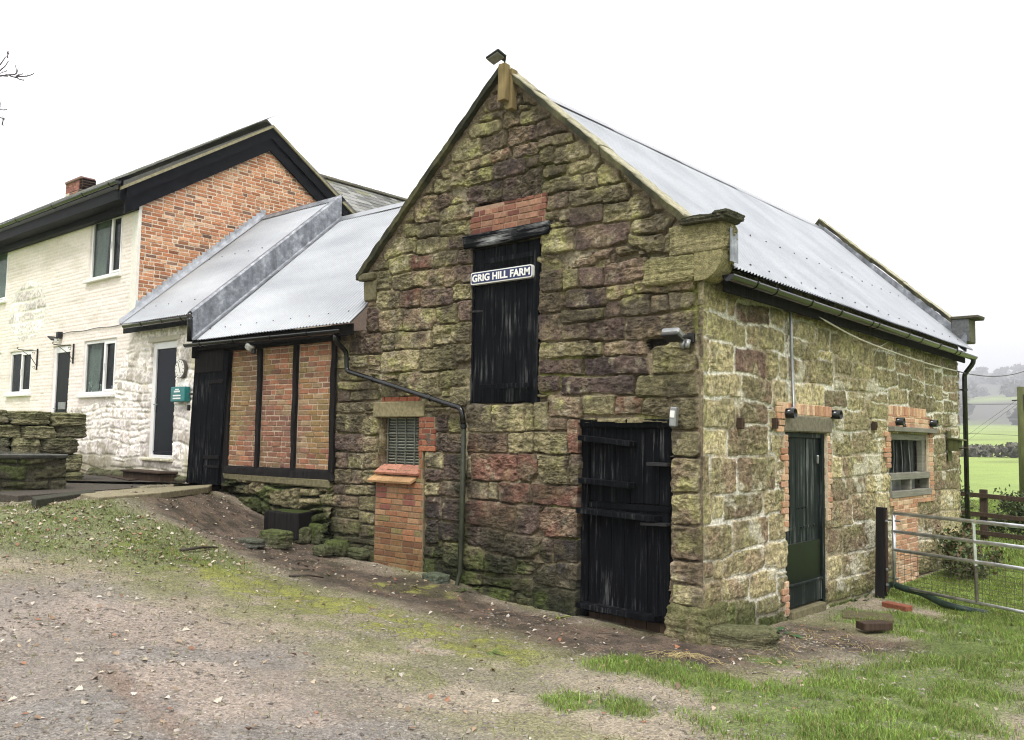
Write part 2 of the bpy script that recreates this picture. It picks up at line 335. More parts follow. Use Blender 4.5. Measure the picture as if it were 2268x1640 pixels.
# ------------------------------------------------------------------ individual stones read off the walls: x0,y0,x1,y1,kind per survey tile
# kinds: o ochre, v olive, k khaki, b brown, p purple, d dark, r red, m mossy, h hole
TILES = {
 1: (1600, 150, 2.05, 'F'), 2: (900, 600, 2.268, 'F'), 3: (1900, 900, 2.268, 'F'), 4: (1000, 1320, 2.2778, 'F'), 5: (1900, 1620, 2.268, 'F'),
 6: (1900, 900, 2.268, 'S'), 7: (2600, 900, 2.156, 'S'), 8: (1900, 1620, 2.268, 'S'), 9: (2652, 1620, 2.268, 'S')}
STONES = {
1: """300 400 385 495 p;460 300 545 370 d;545 370 645 450 d;465 400 540 470 d;520 450 590 500 k;530 480 735 585 v;400 520 510 610 p;220 540 400 580 b;150 590 370 700 v;650 550 900 695 b;440 620 625 740 p;240 670 405 800 p;40 710 235 865 v;640 670 910 760 o;475 745 655 835 p;310 790 430 880 r;110 850 310 930 o;660 770 760 880 o;770 760 1030 880 v;330 860 560 1000 d;565 850 655 925 p;0 890 100 985 v;120 920 315 1035 v;390 950 690 1210 d;680 900 860 985 o;870 860 1100 965 v;1090 900 1245 1030 b;660 995 960 1095 v;1000 965 1080 1065 k;130 1040 385 1175 d;20 1070 120 1160 v;0 985 120 1060 v;880 1060 1300 1190 v;700 1110 860 1220 b;870 1190 1120 1330 p;1125 1150 1460 1305 v;810 1240 870 1320 k;680 1250 740 1310 k;1340 1280 1640 1410 v;930 1350 1290 1490 p;680 1370 910 1530 v;1310 1400 1560 1540 v;1580 1320 1790 1520 k;690 1540 1190 1640 p;1210 1500 1400 1590 b;700 1330 900 1360 v;480 500 520 560 o""",
2: """1540 0 1720 80 v;1480 90 1600 200 v;1330 240 1500 430 o;1510 200 1600 330 p;1610 170 1720 290 v;1220 440 1480 550 v;1500 420 1785 545 v;1525 280 1810 425 b;1075 555 1320 700 v;1325 560 1580 690 v;1590 535 1705 660 p;1100 710 1280 840 v;1280 710 1440 815 r;1450 670 1660 800 b;1660 650 1770 780 p;985 770 1100 815 b;945 830 1115 975 v;1130 830 1545 960 o;1555 800 1765 940 p;935 990 1000 1110 b;1005 985 1180 1130 v;1190 980 1360 1115 r;1370 980 1610 1110 p;1620 925 1765 1050 v;930 1120 1020 1330 p;1020 1140 1215 1320 o;1220 1140 1480 1310 b;1490 1100 1650 1270 v;1650 1070 1760 1230 p;790 1330 1030 1500 p;1040 1340 1150 1460 b;1155 1310 1445 1460 o;1455 1250 1750 1420 v;790 1510 920 1600 v;920 1510 1020 1580 o;1050 1480 1340 1633 o;1350 1440 1640 1633 v;1640 1420 1755 1560 v""",
3: """70 130 235 310 p;240 140 370 300 b;385 110 580 270 p;590 70 900 250 p;820 215 1290 330 o;60 330 200 470 p;275 290 590 440 d;590 270 810 370 b;215 450 580 550 v;580 400 720 520 p;720 345 940 510 v;945 360 1090 500 b;1100 320 1290 480 v;50 500 210 700 p;225 570 430 690 b;450 545 750 715 p;765 500 1290 690 o;60 720 560 850 v;570 730 910 850 p;980 720 1300 960 v;920 690 1080 750 h;60 860 400 990 p;410 845 910 1000 d;50 1005 210 1110 d;225 1010 800 1150 d;840 1000 1310 1160 v;120 1170 380 1330 b;395 1155 650 1300 v;660 1190 880 1300 r;900 1180 1080 1310 v;1130 1180 1310 1420 v;0 1220 110 1450 v;0 1460 270 1633 v;120 1350 270 1450 b;280 1370 380 1633 r;1125 1430 1320 1633 v;510 10 650 100 p;660 0 900 60 v;80 10 500 110 p""",
4: """470 30 790 85 v;470 90 790 160 v;465 165 560 260 p;560 165 790 240 v;960 30 1290 200 o;1300 0 1500 130 v;1390 130 1510 280 v;475 270 660 350 v;460 355 660 510 v;660 390 780 520 v;450 515 660 665 p;680 540 775 665 o;445 670 540 800 p;550 690 680 800 v;680 690 775 800 o;440 815 570 925 b;575 815 660 920 b;665 815 770 920 v;440 940 520 1010 p;520 940 770 1015 v;410 1020 640 1120 b;640 1020 770 1140 v;380 1120 460 1190 b;460 1130 640 1200 v;640 1150 760 1250 v;230 1190 385 1280 o;400 1205 640 1320 o;645 1255 760 1340 o;1290 370 1360 500 d;1365 390 1460 520 k;1180 520 1290 650 p;1300 520 1480 660 p;1180 660 1320 795 k;1330 680 1480 890 d;1180 800 1320 900 p;1290 900 1480 1020 p;1180 910 1285 1010 k;1190 1030 1310 1200 p;1310 1050 1480 1230 d;1180 1210 1270 1400 d;1280 1240 1480 1390 d;1530 285 1710 490 v;1720 290 1975 500 v;1985 290 2050 500 v;1520 510 1840 670 r;1850 505 2050 670 v;1550 690 1910 905 r;1930 690 2130 900 r;1520 920 1690 1060 b;1695 920 1765 1060 k;1770 920 2030 1080 r;1520 1080 1910 1290 r;1920 1090 2130 1340 p;1520 1300 1830 1480 d;1840 1345 2130 1530 d;1330 1400 1650 1600 v;1660 1495 1900 1640 d;1910 1540 2130 1660 d""",
5: """0 0 285 230 v;290 0 380 240 b;0 250 380 420 r;0 435 380 680 r;0 690 150 870 d;160 690 380 880 d;0 900 190 1080 d;200 890 380 1080 d;0 1090 380 1290 d;1125 50 1325 320 o;1125 330 1330 575 o;1130 590 1370 860 b;1130 880 1380 1050 b;1140 1070 1350 1230 k;1150 1260 1360 1530 m""",
6: """1300 480 1400 690 o;1310 190 1420 470 v;1430 200 1560 460 v;1415 545 1720 750 v;1740 580 1820 740 b;1840 630 2035 790 v;1660 440 1910 580 p;1435 720 1620 960 k;1310 705 1425 950 o;1640 790 1880 990 p;1905 800 1980 1030 v;2000 860 2055 1050 v;1320 980 1675 1160 k;1695 1020 1925 1200 b;1945 1020 2060 1230 k;1310 1185 1625 1400 k;1680 1215 1895 1385 b;1320 1430 1560 1633 k;1590 1410 1895 1633 b;1570 180 1800 270 b;1820 320 1950 420 b;1925 470 2030 590 v""",
7: """460 545 535 640 v;545 560 650 675 v;468 685 675 805 v;462 835 585 990 b;622 835 790 1000 v;475 1015 725 1200 k;690 600 770 755 v;782 640 840 770 v;700 775 795 822 k;852 685 950 825 v;960 700 1030 835 v;1042 745 1108 865 k;1117 765 1208 880 b;818 832 940 930 v;962 872 1112 960 v;1122 897 1290 1022 v;1220 800 1278 918 k;1285 858 1380 935 b;1393 838 1498 980 b;812 975 988 1050 k;1007 995 1148 1072 v;738 1070 895 1195 b;912 1085 1043 1215 b;1092 1095 1218 1158 k;1068 1160 1222 1275 v;1230 1045 1375 1155 k;1302 950 1408 1060 v;1420 985 1498 1105 k;1510 905 1578 1005 v;1590 932 1640 1018 v;1650 955 1740 1070 b;1512 1022 1568 1130 v;1575 1030 1635 1130 k;1385 1085 1590 1215 b;1597 1155 1640 1228 k;1650 1155 1718 1228 v;1690 1085 1750 1140 b;795 1215 1075 1360 k;1100 1295 1205 1425 v;1640 1245 1750 1335 b;1572 1235 1635 1325 v;1690 1352 1755 1400 b;800 1395 938 1552 v;952 1390 1098 1535 b;1110 1440 1215 1540 k;1578 1435 1655 1552 v;1400 740 1480 820 v;1290 760 1390 840 b;1510 790 1640 880 b;1650 830 1750 940 v;850 560 1000 670 b;690 480 830 590 b;1010 620 1100 730 b;1110 660 1250 750 b""",
8: """1330 20 1435 300 o;1440 40 1640 305 b;1660 40 1960 285 b;1335 345 1440 560 o;1452 360 1540 515 k;1548 335 1850 495 b;1885 305 2040 470 k;1330 595 1610 840 b;1622 535 1900 745 b;1910 480 2040 690 k;1550 780 1870 970 b;1475 870 1535 1000 k;1885 720 2050 925 k;1535 985 1735 1155 o;1755 955 1965 1145 o;1360 1065 1510 1230 o;1375 880 1450 995 b;1440 1225 1640 1450 m;1650 1175 1795 1395 m;1810 1160 1980 1280 o;1830 1290 2050 1400 m;1365 1260 1430 1480 m""",
9: """720 35 798 190 k;803 25 975 185 b;982 10 1180 165 k;672 220 850 360 b;862 195 988 318 b;998 170 1180 308 k;672 395 885 580 b;888 335 1065 535 b;1070 320 1185 465 k;682 615 758 775 b;808 575 1070 800 b;682 838 788 1000 k;800 770 1070 955 b;692 1015 868 1180 o;876 965 1075 1125 o;690 1190 880 1265 m;890 1140 1075 1230 m;1500 135 1738 285 b;1495 0 1730 125 b;1390 325 1590 478 b;1595 295 1730 455 k;1397 495 1598 680 b;1603 460 1740 650 k;1400 705 1560 800 k;1570 700 1740 800 k;1390 812 1560 950 k;1570 815 1740 950 b""",
}
KIND = 'ovkbpdrmh'
def stone_rects(pl):
    out = []
    for t, txt in STONES.items():
        ox, oy, sc, p = TILES[t]
        if p != pl: continue
        f = fx if pl == 'F' else sx
        for q in txt.split(';'):
            a = q.split(); x0, y0, x1, y1 = [float(v) for v in a[:4]]
            c = lambda x, y: f((ox+x/sc)/1.61024, (oy+y/sc)/1.61024)
            xm, ym = (x0+x1)/2, (y0+y1)/2
            out.append((c(x0, ym)[0], c(x1, ym)[0], c(xm, y1)[1], c(xm, y0)[1], KIND.index(a[4])))
    return out
# ------------------------------------------------------------------ masonry as real relief
def courses(v0, v1, hmin, hmax, rs):
    c = [v0]
    while c[-1] < v1: c.append(c[-1]+rs.uniform(hmin, hmax))
    return np.array(c)
def masonry(Ug, Vg, cs, rs, wmin, wmax, joint, bulge, rough, warp, seed, stone_col, mortar_col, mortar_depth=.0, edge_damp=None, split=.18, corner=.035, ragged=.02, rects=None, open_j=0.0):
    """returns height, colour, stone mask for grids Ug, Vg; cs = course heights; stone_col(u, v, rnd) -> colour"""
    damp = 1.0 if edge_damp is None else edge_damp
    wu = (fbm(Ug*1.3, Vg*1.3, 3, seed)-.5)*warp*damp; wv = (fbm(Ug*.8, Vg*1.6, 3, seed+9)-.5)*warp*1.3*damp
    jr = (fbm(Ug*13, Vg*13, 4, seed+20, .6)-.5)*ragged
    U = Ug+wu; V = Vg+wv
    ci = np.clip(np.searchsorted(cs, V.ravel()).reshape(V.shape)-1, 0, len(cs)-2)
    left = np.zeros_like(U); right = np.zeros_like(U); bot = cs[ci].copy(); top = cs[ci+1].copy()
    rnd = np.zeros(U.shape+(6,)); u0, u1 = Ug.min()-.5, Ug.max()+.5
    for c in range(len(cs)-1):
        m = ci == c
        if not m.any(): continue
        e = [u0 if edge_damp is None else Ug.min()-rs.uniform(.3, .9)]
        h = cs[c+1]-cs[c]
        while e[-1] < u1: e.append(e[-1]+rs.uniform(wmin, wmax)*(.75+.5*min(h/.35, 1.3)))
        e = np.array(e); r = rs.rand(len(e), 2, 6); sp = rs.rand(len(e)) < split; sf = rs.uniform(.35, .65, len(e))
        k = np.clip(np.searchsorted(e, U[m])-1, 0, len(e)-2)
        left[m] = e[k]; right[m] = e[k+1]
        ys = cs[c]+h*sf[k]; up = (V[m] > ys) & sp[k]
        b = bot[m]; t = top[m]; b[up] = ys[up]; lo = sp[k] & ~up; t[lo] = ys[lo]; bot[m] = b; top[m] = t
        rnd[m] = r[k, up.astype(int)]
    du = np.minimum(U-left, right-U); dv = np.minimum(V-bot, top-V)
    R = corner
    d = np.where((du < R) & (dv < R), R-np.hypot(R-du, R-dv), np.minimum(du, dv)) + jr
    j = joint*(.5+ .9*fbm(Ug*1.7, Vg*1.7, 2, seed+30))
    code = np.full(U.shape, -1)
    if rects is not None:
        u_ax, v_ax = Ug[:, 0], Vg[0, :]; best = np.full(U.shape, -.5); sec = np.full(U.shape, -.5); sid = np.full(U.shape, -1); pad = .09
        wu2 = (fbm(Ug*2.6, Vg*2.6, 4, seed+7)-.5)*.06*damp; wv2 = (fbm(Ug*2.0, Vg*3.0, 4, seed+8)-.5)*.06
        for q, (a0, a1, b0, b1, kd) in enumerate(rects):
            i0, i1 = np.searchsorted(u_ax, (a0-pad, a1+pad)); j0, j1 = np.searchsorted(v_ax, (b0-pad, b1+pad))
            if i1-i0 < 2 or j1-j0 < 2: continue
            sl = (slice(i0, i1), slice(j0, j1)); uu_, vv_ = Ug[sl]+wu2[sl], Vg[sl]+wv2[sl]
            ang = rs.uniform(-.06, .06); uc_, vc_ = (a0+a1)/2, (b0+b1)/2; ur, vr = uu_-uc_+(vv_-vc_)*ang*.7, vv_-vc_+(uu_-uc_)*ang
            # touch neighbours across thin joints
            dx, dy = (a1-a0)/2-np.abs(ur), (b1-b0)/2-np.abs(vr); R_ = min(corner*rs.uniform(.4, 1.2), (a1-a0)*.3, (b1-b0)*.35)
            dd = np.where((dx < R_) & (dy < R_), R_-np.hypot(R_-dx, R_-dy), np.minimum(dx, dy))+.028
            bt_ = best[sl]; m_ = dd > bt_; sec[sl] = np.where(m_, bt_, np.maximum(sec[sl], dd)); best[sl] = np.where(m_, dd, bt_); sid[sl] = np.where(m_, q, sid[sl])
        dr = np.minimum(best, (best-sec)*.5)+jr
        df = np.minimum(d, -best-.02+jr)
        use = dr >= df
        cd = np.array([r_[4] for r_ in rects]); rr = rs.rand(len(rects), 6)
        d = np.where(use, dr, df); ok = use & (sid >= 0); code = np.where(ok, cd[sid], -1); rnd[ok] = rr[sid[ok]]
        rc = np.array([r_[:4] for r_ in rects]); left[ok] = rc[sid[ok], 0]; right[ok] = rc[sid[ok], 1]; bot[ok] = rc[sid[ok], 2]; top[ok] = rc[sid[ok], 3]
        hole = ok & (code == 8)
        j = j*.62
    s = sstep(j*.5-.004, j*.5+.010, d)
    dome = 1-np.exp(-np.maximum(d-j*.5, 0)/.010)
    bed = .55*(fbm(Ug*7+rnd[..., 4]*50, Vg*(15+16*rnd[..., 5])+rnd[..., 3]*50, 5, seed+40, .62)-.5)+.5*(.72-np.abs(2*fbm(Ug*6+rnd[..., 3]*40, Vg*11+rnd[..., 4]*40, 4, seed+41, .6)-1)*2.2)*.6-.13        # bedded, rock-faced texture, different on each stone
    lump = fbm(Ug*6+rnd[..., 2]*30, Vg*8, 4, seed+50, .6)-.5
    pit = np.minimum(fbm(Ug*16, Vg*18, 3, seed+60)-.40, 0)
    ro = rough*(.45+.9*rnd[..., 1])
    # each face is tilted a little
    tilt = ((U-left)/(right-left+1e-6)-.5)*(rnd[..., 2]-.5)*.03 + ((V-bot)/(top-bot+1e-6)-.5)*(rnd[..., 3]-.5)*.03
    H = s*(dome*bulge*(.6+.7*rnd[..., 0]) + ro*(bed*1.5+lump*.9+pit*1.2)*np.minimum(dome*1.3, 1)+tilt) - (1-s)*mortar_depth*(.2+1.1*fbm(Ug*2.3, Vg*2.3, 3, seed+70))
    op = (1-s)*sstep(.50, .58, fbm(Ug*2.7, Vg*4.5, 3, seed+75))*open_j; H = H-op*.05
    H = H + (1-s)*(fbm(Ug*14, Vg*14, 3, seed+80)-.5)*.012
    C = stone_col(Ug, Vg, rnd) if rects is None else stone_col(Ug, Vg, rnd, code)
    C = C*(.72+.56*sstep(.3, .7, fbm(Ug*17+rnd[..., 0]*40, Vg*24, 4, seed+45, .65)))[..., None]*(.70+.62*rnd[..., 3])[..., None]
    mc = mortar_col(Ug, Vg); C = C*s[..., None] + mc*(1-s[..., None]); C = C*(1-op[..., None])+np.array((.035, .03, .022))*op[..., None]  # open joints: crevice shade and dirt painted into the mortar colour
    if rects is not None: H[hole & (s > .5)] = -.12; C[hole] = (.03, .025, .02)
    return H, C, s
def lerp(a, b, t): return a*(1-t[..., None])+b*t[..., None]
def arr(*c): return np.array(c, float)
def grid_faces(n, m, mask=None):
    I = np.arange(n*m).reshape(n, m)
    q = np.stack([I[:-1, :-1], I[1:, :-1], I[1:, 1:], I[:-1, 1:]], -1).reshape(-1, 4)
    if mask is not None: q = q[mask.ravel()]
    return q
def niche(H, C, Ug, Vg, u0, u1, v0, v1, depth, seed=0, col=None, wob=.012):
    w = (fbm(Ug*5, Vg*5, 2, seed+91)-.5)*wob*2
    m = (Ug+w > u0) & (Ug+w < u1) & (Vg+w > v0) & (Vg+w < v1)
    H[m] = -depth
    if col is not None: C[m] = col
    return m
def uv_grid(u0, u1, v0, v1, res):
    return np.meshgrid(np.linspace(u0, u1, int((u1-u0)/res)+1), np.linspace(v0, v1, int((v1-v0)/res)+1), indexing='ij')
def gauss(U, V, p, r): return np.exp(-(((U-p[0])/r[0])**2+((V-p[1])/r[1])**2))

BRICKS = [(.34, .125, .055), (.40, .165, .075), (.30, .10, .05), (.46, .23, .11), (.25, .085, .05), (.38, .15, .08), (.17, .07, .05)]
def brick_fill(mb, pl, u0, u1, v0, v1, d, pal, rs, inside=None, L=.228, h=.0745, j=.011, th=.03, jit=.002, tint=None, backing=None, mort=(.42, .37, .29), header=.15):
    v = v0; row = 0
    while v < v1-.02:
        u = u0-L*(.5 if row % 2 else 0)-rs.uniform(0, .05); hh = min(h-j, v1-v)
        while u < u1:
            l = L/2 if rs.rand() < header else L*rs.uniform(.94, 1.04)
            a, b = max(u+j/2, u0), min(u+l-j/2, u1)
            if b-a > .03 and (inside is None or inside((a+b)/2, v+hh/2)):
                c = np.array(pal[rs.randint(len(pal))])*rs.uniform(.75, 1.2)
                if tint is not None: c = tint((a+b)/2, v, c, rs)
                mb.pb(pl, a, b, v, v+hh, d-th, d+rs.uniform(-.004, .005), .006, c, jit)
            u += l
        v += h; row += 1
    if backing is not None: mb.pb(pl, backing[0], backing[1], backing[2], backing[3], d-th-.02, d-.008, .002, mort)

# ------------------------------------------------------------------ THE STONE BARN
def px_w(pts, U, V, pl='F'):
    w = 0
    for px, py, ru, rv in pts:
        p = fx(px, py) if pl == 'F' else sx(px, py)
        w = np.maximum(w, gauss(U, V, p, (ru, rv)))
    return w
barn = thing('stone_barn', 'rough sandstone barn with steep gable, black loft hatch and galvanised corrugated roof', 'barn', (-2.6, 4.5, 0))
rsA = np.random.RandomState(21)
CS = np.concatenate([courses(-.35, 2.0, .23, .36, rsA)[:-1], courses(2.1, 6.8, .155, .275, rsA)])            # courses shared by both faces so that the quoins turn the corner
OCH = arr(.268, .232, .132); OLV = arr(.192, .172, .098); KHA = arr(.33, .288, .175); BRN = arr(.205, .155, .105); PUR = arr(.132, .094, .078); DPU = arr(.060, .045, .041); RED = arr(.18, .095, .07); PAL = arr(.36, .32, .23)
LIC = arr(.30, .288, .125); ALG = arr(.022, .028, .012); MOS = arr(.07, .095, .022)
PURW = [(1150, 400, .62, .75), (1120, 300, .6, .35), (1330, 640, .6, .45), (1270, 780, .62, .75), (1370, 820, .6, .45), (1120, 1090, .62, .3), (1230, 1185, .6, .35), (1090, 1180, .5, .3), (980, 1060, .35, .6), (1000, 1200, .35, .6), (1460, 520, .3, .2), (1280, 480, .45, .25), (1160, 980, .35, .2), (905, 665, .25, .2), (770, 720, .3, .3), (1040, 640, .3, .4), (620, 1100, .3, .2)]
KCOL = np.array([OCH, OLV, KHA, BRN, PUR, DPU, RED, MOS*1.2, DPU])
KMIX = np.array([BRN, OCH, OCH, OLV, BRN, PUR, BRN, OLV, DPU])
def by_code(c, r, code, U, V, k=1.0):
    m = code >= 0; cc = np.clip(code, 0, 8); base = KCOL[cc]*k; alt = KMIX[cc]*k
    t_ = sstep(.40, .62, fbm(U*3.2+r[..., 0]*9, V*3.2, 4, 90)+(r[..., 1]-.5)*.25)*.8
    return np.where(m[..., None], lerp(base, alt, t_), c)
def gable_col(U, V, r, code):
    w = px_w(PURW, U, V); w = np.clip(w*1.25+(r[..., 0]-.55)*.75, 0, 1); w = sstep(.35, .62, w)
    a = lerp(lerp(OLV, OCH, np.clip(r[..., 1]*1.4, 0, 1)), KHA, sstep(.72, .95, r[..., 2])); a = lerp(a, BRN, sstep(.62, .9, r[..., 4])*.8)
    b = lerp(lerp(PUR, DPU, sstep(.35, .8, r[..., 3])), RED, sstep(.78, .95, r[..., 5]))
    red = px_w([(1090, 1030, .35, .14), (1170, 1030, .5, .2), (1150, 1180, .75, .25), (1080, 1150, .3, .2)], U, V)
    b = lerp(b, RED, sstep(.45, .75, red)*.85)
    c = lerp(a, b, w); c = by_code(c, r, code, U, V); w = np.where(code >= 0, np.isin(code, (4, 5, 6, 8))*1.0, w)
    n = fbm(U*5, V*5, 4, 3); c = lerp(c, LIC, sstep(.52, .72, n)*(1-w*.8)*.75)
    n2 = fbm(U*9, V*9, 4, 6); c = lerp(c, PAL, sstep(.60, .76, n2)*.55)
    n3 = fbm(U*4+3, V*3, 4, 8); c = c*.93; c = lerp(c, DPU, sstep(.50, .66, n3)*.62); c = lerp(c, OLV*.45, sstep(.52, .66, fbm(U*1.3+9, V*2.2, 4, 18))*.5)
    g = gz(U, U*0); hgt = V-g
    ag = sstep(.95, .05, hgt+(fbm(U*2.2, V*2.2, 3, 12)-.5)*.9)*sstep(-.25, -1.4, U)
    c = lerp(c, ALG, ag*.88)
    pipe = np.exp(-((U-fx(1026, 1050)[0])/.16)**2)*sstep(2.5, 1.6, V)
    c = lerp(c, ALG, np.clip(pipe*.75, 0, 1)*sstep(.3, .55, fbm(U*6, V*3, 3, 2)+.1))
    mo = sstep(.55, .7, fbm(U*3.3, V*3.3, 3, 15))*sstep(.9, .2, hgt)*.55
    c = lerp(c, MOS, mo)
    blk = np.maximum(gauss(U, V, fx(960, 1100), (.3, .8)), gauss(U, V, fx(1250, 1240), (.25, .5)))*sstep(.4, .6, fbm(U*6, V*6, 3, 44))
    return lerp(c, arr(.03, .028, .028), blk*.8)
def gable_mort(U, V):
    n = fbm(U*3, V*3, 3, 31); m = lerp(arr(.24, .195, .13), arr(.42, .37, .26), sstep(.5, .72, n)); m = lerp(m, arr(.21, .21, .075), sstep(.6, .75, fbm(U*2+5, V*2, 3, 33)))
    return lerp(m, ALG*1.5, sstep(.8, .1, V-gz(U, U*0))*sstep(-.2, -1.2, U)*.85)
Ug, Vg = uv_grid(-5.97, 0, -.3, 6.5, .0115)
dampA = sstep(0, .7, -Ug)
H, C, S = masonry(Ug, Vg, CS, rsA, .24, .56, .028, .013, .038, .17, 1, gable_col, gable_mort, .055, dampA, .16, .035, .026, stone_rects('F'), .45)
hx = fx(1118, 160)[0]
RK = .885
def gtop(u): return 6.50-RK*np.abs(u-hx)
# mortar flaunching under the copings
fl = sstep(.22, .10, gtop(Ug)-Vg)*(Ug > -5.25)
C = lerp(C, lerp(arr(.16, .125, .105), BRN, fbm(Ug*6, Vg*6, 3, 4)), fl*.9); H = H*(1-fl*.8)+fl*.012
def pr(a, b, Y=0.0):
    p, q = fx(*a, Y), fx(*b, Y); return min(p[0], q[0]), max(p[0], q[0]), min(p[1], q[1]), max(p[1], q[1])
hat = (-3.21, -2.14, 2.37, 4.31); dor = (-1.52, -.37, -.2, 2.14); swn = (fx(842, 930)[0], fx(931, 930)[0], 1.52, fx(886, 924)[1])
niche(H, C, Ug, Vg, *hat, .10, 1, (.03, .03, .03)); niche(H, C, Ug, Vg, *dor, .16, 2, (.03, .03, .03), .02)
niche(H, C, Ug, Vg, *swn, .2, 3, (.12, .06, .035), .004)
hole = pr((1058, 452), (1110, 474)); niche(H, C, Ug, Vg, *hole, .22, 5, (.03, .03, .03), .03)
hb = pr((1052, 462), (1205, 520)); mB = (Ug > hb[0]) & (Ug < hb[1]) & (Vg > 4.42) & (Vg < 4.80); H[mB & (H > -.1)] = -.01
bp = (fx(833, 1150)[0], fx(940, 1150)[0], .2, 1.42); mP = (Ug > bp[0]) & (Ug < bp[1]) & (Vg < bp[3]); H[mP] = -.02
# the front edge turns into the side wall
Hs_edge = .03
uu = Ug.copy(); k = sstep(.10, 0, -Ug)
P = np.stack([uu+k*Hs_edge, -H*(1-k)-k*.03, Vg], -1)
uc = (Ug[:-1, :-1]+Ug[1:, 1:])/2; vc = (Vg[:-1, :-1]+Vg[1:, 1:])/2
mask = (vc < np.where(uc < -5.2, 3.43, np.minimum(gtop(uc)-.03, np.where(uc > -.15, 4.13, 99)))) & (vc > gz(uc, uc*0)-.12)
fast_mesh('gable_wall', P.reshape(-1, 3), grid_faces(*Ug.shape, mask), M['stone'], barn, C.reshape(-1, 3), False)
# --- long side wall
SL = 9.15
def side_col(U, V, r, code):
    a = lerp(lerp(KHA*.92, OCH*1.05, r[..., 1]), BRN*1.25, sstep(.66, .9, r[..., 4])); a = lerp(a, OLV*1.15, sstep(.7, .95, r[..., 2])*.8)
    w = np.clip(px_w([(1665, 805, .3, .17), (1650, 700, .45, .14), (1615, 1020, .3, .2), (1650, 930, .4, .12), (1780, 700, .35, .2)], U, V, 'S'), 0, 1)
    a = lerp(a, lerp(PUR*1.5, RED*1.1, r[..., 5]), sstep(.5, .75, w)*.85)
    a = by_code(a, r, code, U, V, 1.38)*np.array((1.02, 1.0, .96)); a = lerp(a, lerp(PUR*1.5, RED, r[..., 5]), (np.isin(code, (4, 5, 6))*1.0)*.7)
    n = fbm(U*5, V*5, 4, 53); a = lerp(a, LIC*1.02, sstep(.52, .74, n)*.6); a = lerp(a, PAL*1.15, sstep(.58, .74, fbm(U*10, V*10, 4, 56))*.5); a = lerp(a, OLV*.55, sstep(.60, .72, fbm(U*22, V*16, 3, 57))*.6)
    a = lerp(a, LIC*1.1, np.exp(-(U/.22)**2)*.55*sstep(.4, .6, fbm(U*4, V*4, 3, 59)))
    hg = V-gz(U*0, U)
    a = lerp(a, OLV*.55, sstep(3.15, 3.6, V+(fbm(U*2, V*2, 3, 61)-.5)*.5)*.65)
    return lerp(a, MOS*.75, sstep(.55, .0, hg+(fbm(U*2.5, V*2.5, 3, 62)-.5)*.5)*.75)
def side_mort(U, V):
    n = fbm(U*1.5, V*1.5, 3, 71); m = lerp(arr(.40, .345, .235), arr(.78, .75, .65), sstep(.50, .62, n+.13*sstep(1.2, 2.4, V)+.05*sstep(4, 6, U)))
    m = lerp(m, arr(.35, .25, .12), sstep(.62, .75, fbm(U*2+4, V*2, 3, 72))*.7)
    m = lerp(m, OLV, sstep(3.1, 3.5, V)*.6); return lerp(m, OLV*.8, sstep(.45, .05, V-gz(U*0, U))*.85)
Us, Vs = uv_grid(0, SL, -.35, 3.78, .0135)
dampB = sstep(0, .7, Us)
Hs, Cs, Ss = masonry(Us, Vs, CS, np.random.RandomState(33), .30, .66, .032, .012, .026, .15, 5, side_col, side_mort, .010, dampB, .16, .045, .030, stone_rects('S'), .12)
# smeared white repointing over the stones, upper half
sm = sstep(.66, .74, fbm(Us*2.6, Vs*3.2, 4, 77)+.05*sstep(1.2, 2.6, Vs))*sstep(3.3, 3.0, Vs)*sstep(.25, .6, Us)*.55
Cs = lerp(Cs, arr(.7, .67, .54), sm)
sd = (1.95, 3.12, -.3, 2.08); sw = (sx(1969, 1000)[0], sx(2054, 1000)[0], sx(2000, 1088)[1], sx(2010, 962)[1])
niche(Hs, Cs, Us, Vs, *sd, .13, 2, (.05, .045, .04), .004); niche(Hs, Cs, Us, Vs, *sw, .22, 3, (.08, .075, .06), .004)
k = sstep(.10, 0, Us)
Ps = np.stack([Hs*(1-k)+k*.03, Us-k*.03, Vs], -1)
uc = (Us[:-1, :-1]+Us[1:, 1:])/2; vc = (Vs[:-1, :-1]+Vs[1:, 1:])/2
fast_mesh('side_wall', Ps.reshape(-1, 3), grid_faces(*Us.shape, (vc > gz(uc*0, uc)-.12)), M['stone'], barn, Cs.reshape(-1, 3), False)
# core of the building: rear gable and hidden long wall
def ry(x): return SL+.2*(-x)
mb = MB()
core = [(-5.25, -.4), (-.32, -.4), (-.32, 3.75), (hx, 6.15), (-5.25, 3.75)]
n = len(core); V = [(x, .3, z) for x, z in core]+[(x, ry(x)-.01, z) for x, z in core]
mb.add(V, [list(range(n)), list(range(n, 2*n))[::-1]]+[[i, n+i, n+(i+1) % n, (i+1) % n] for i in range(n)], OLV)
mb.build('rear_wall', M['stone'], barn)
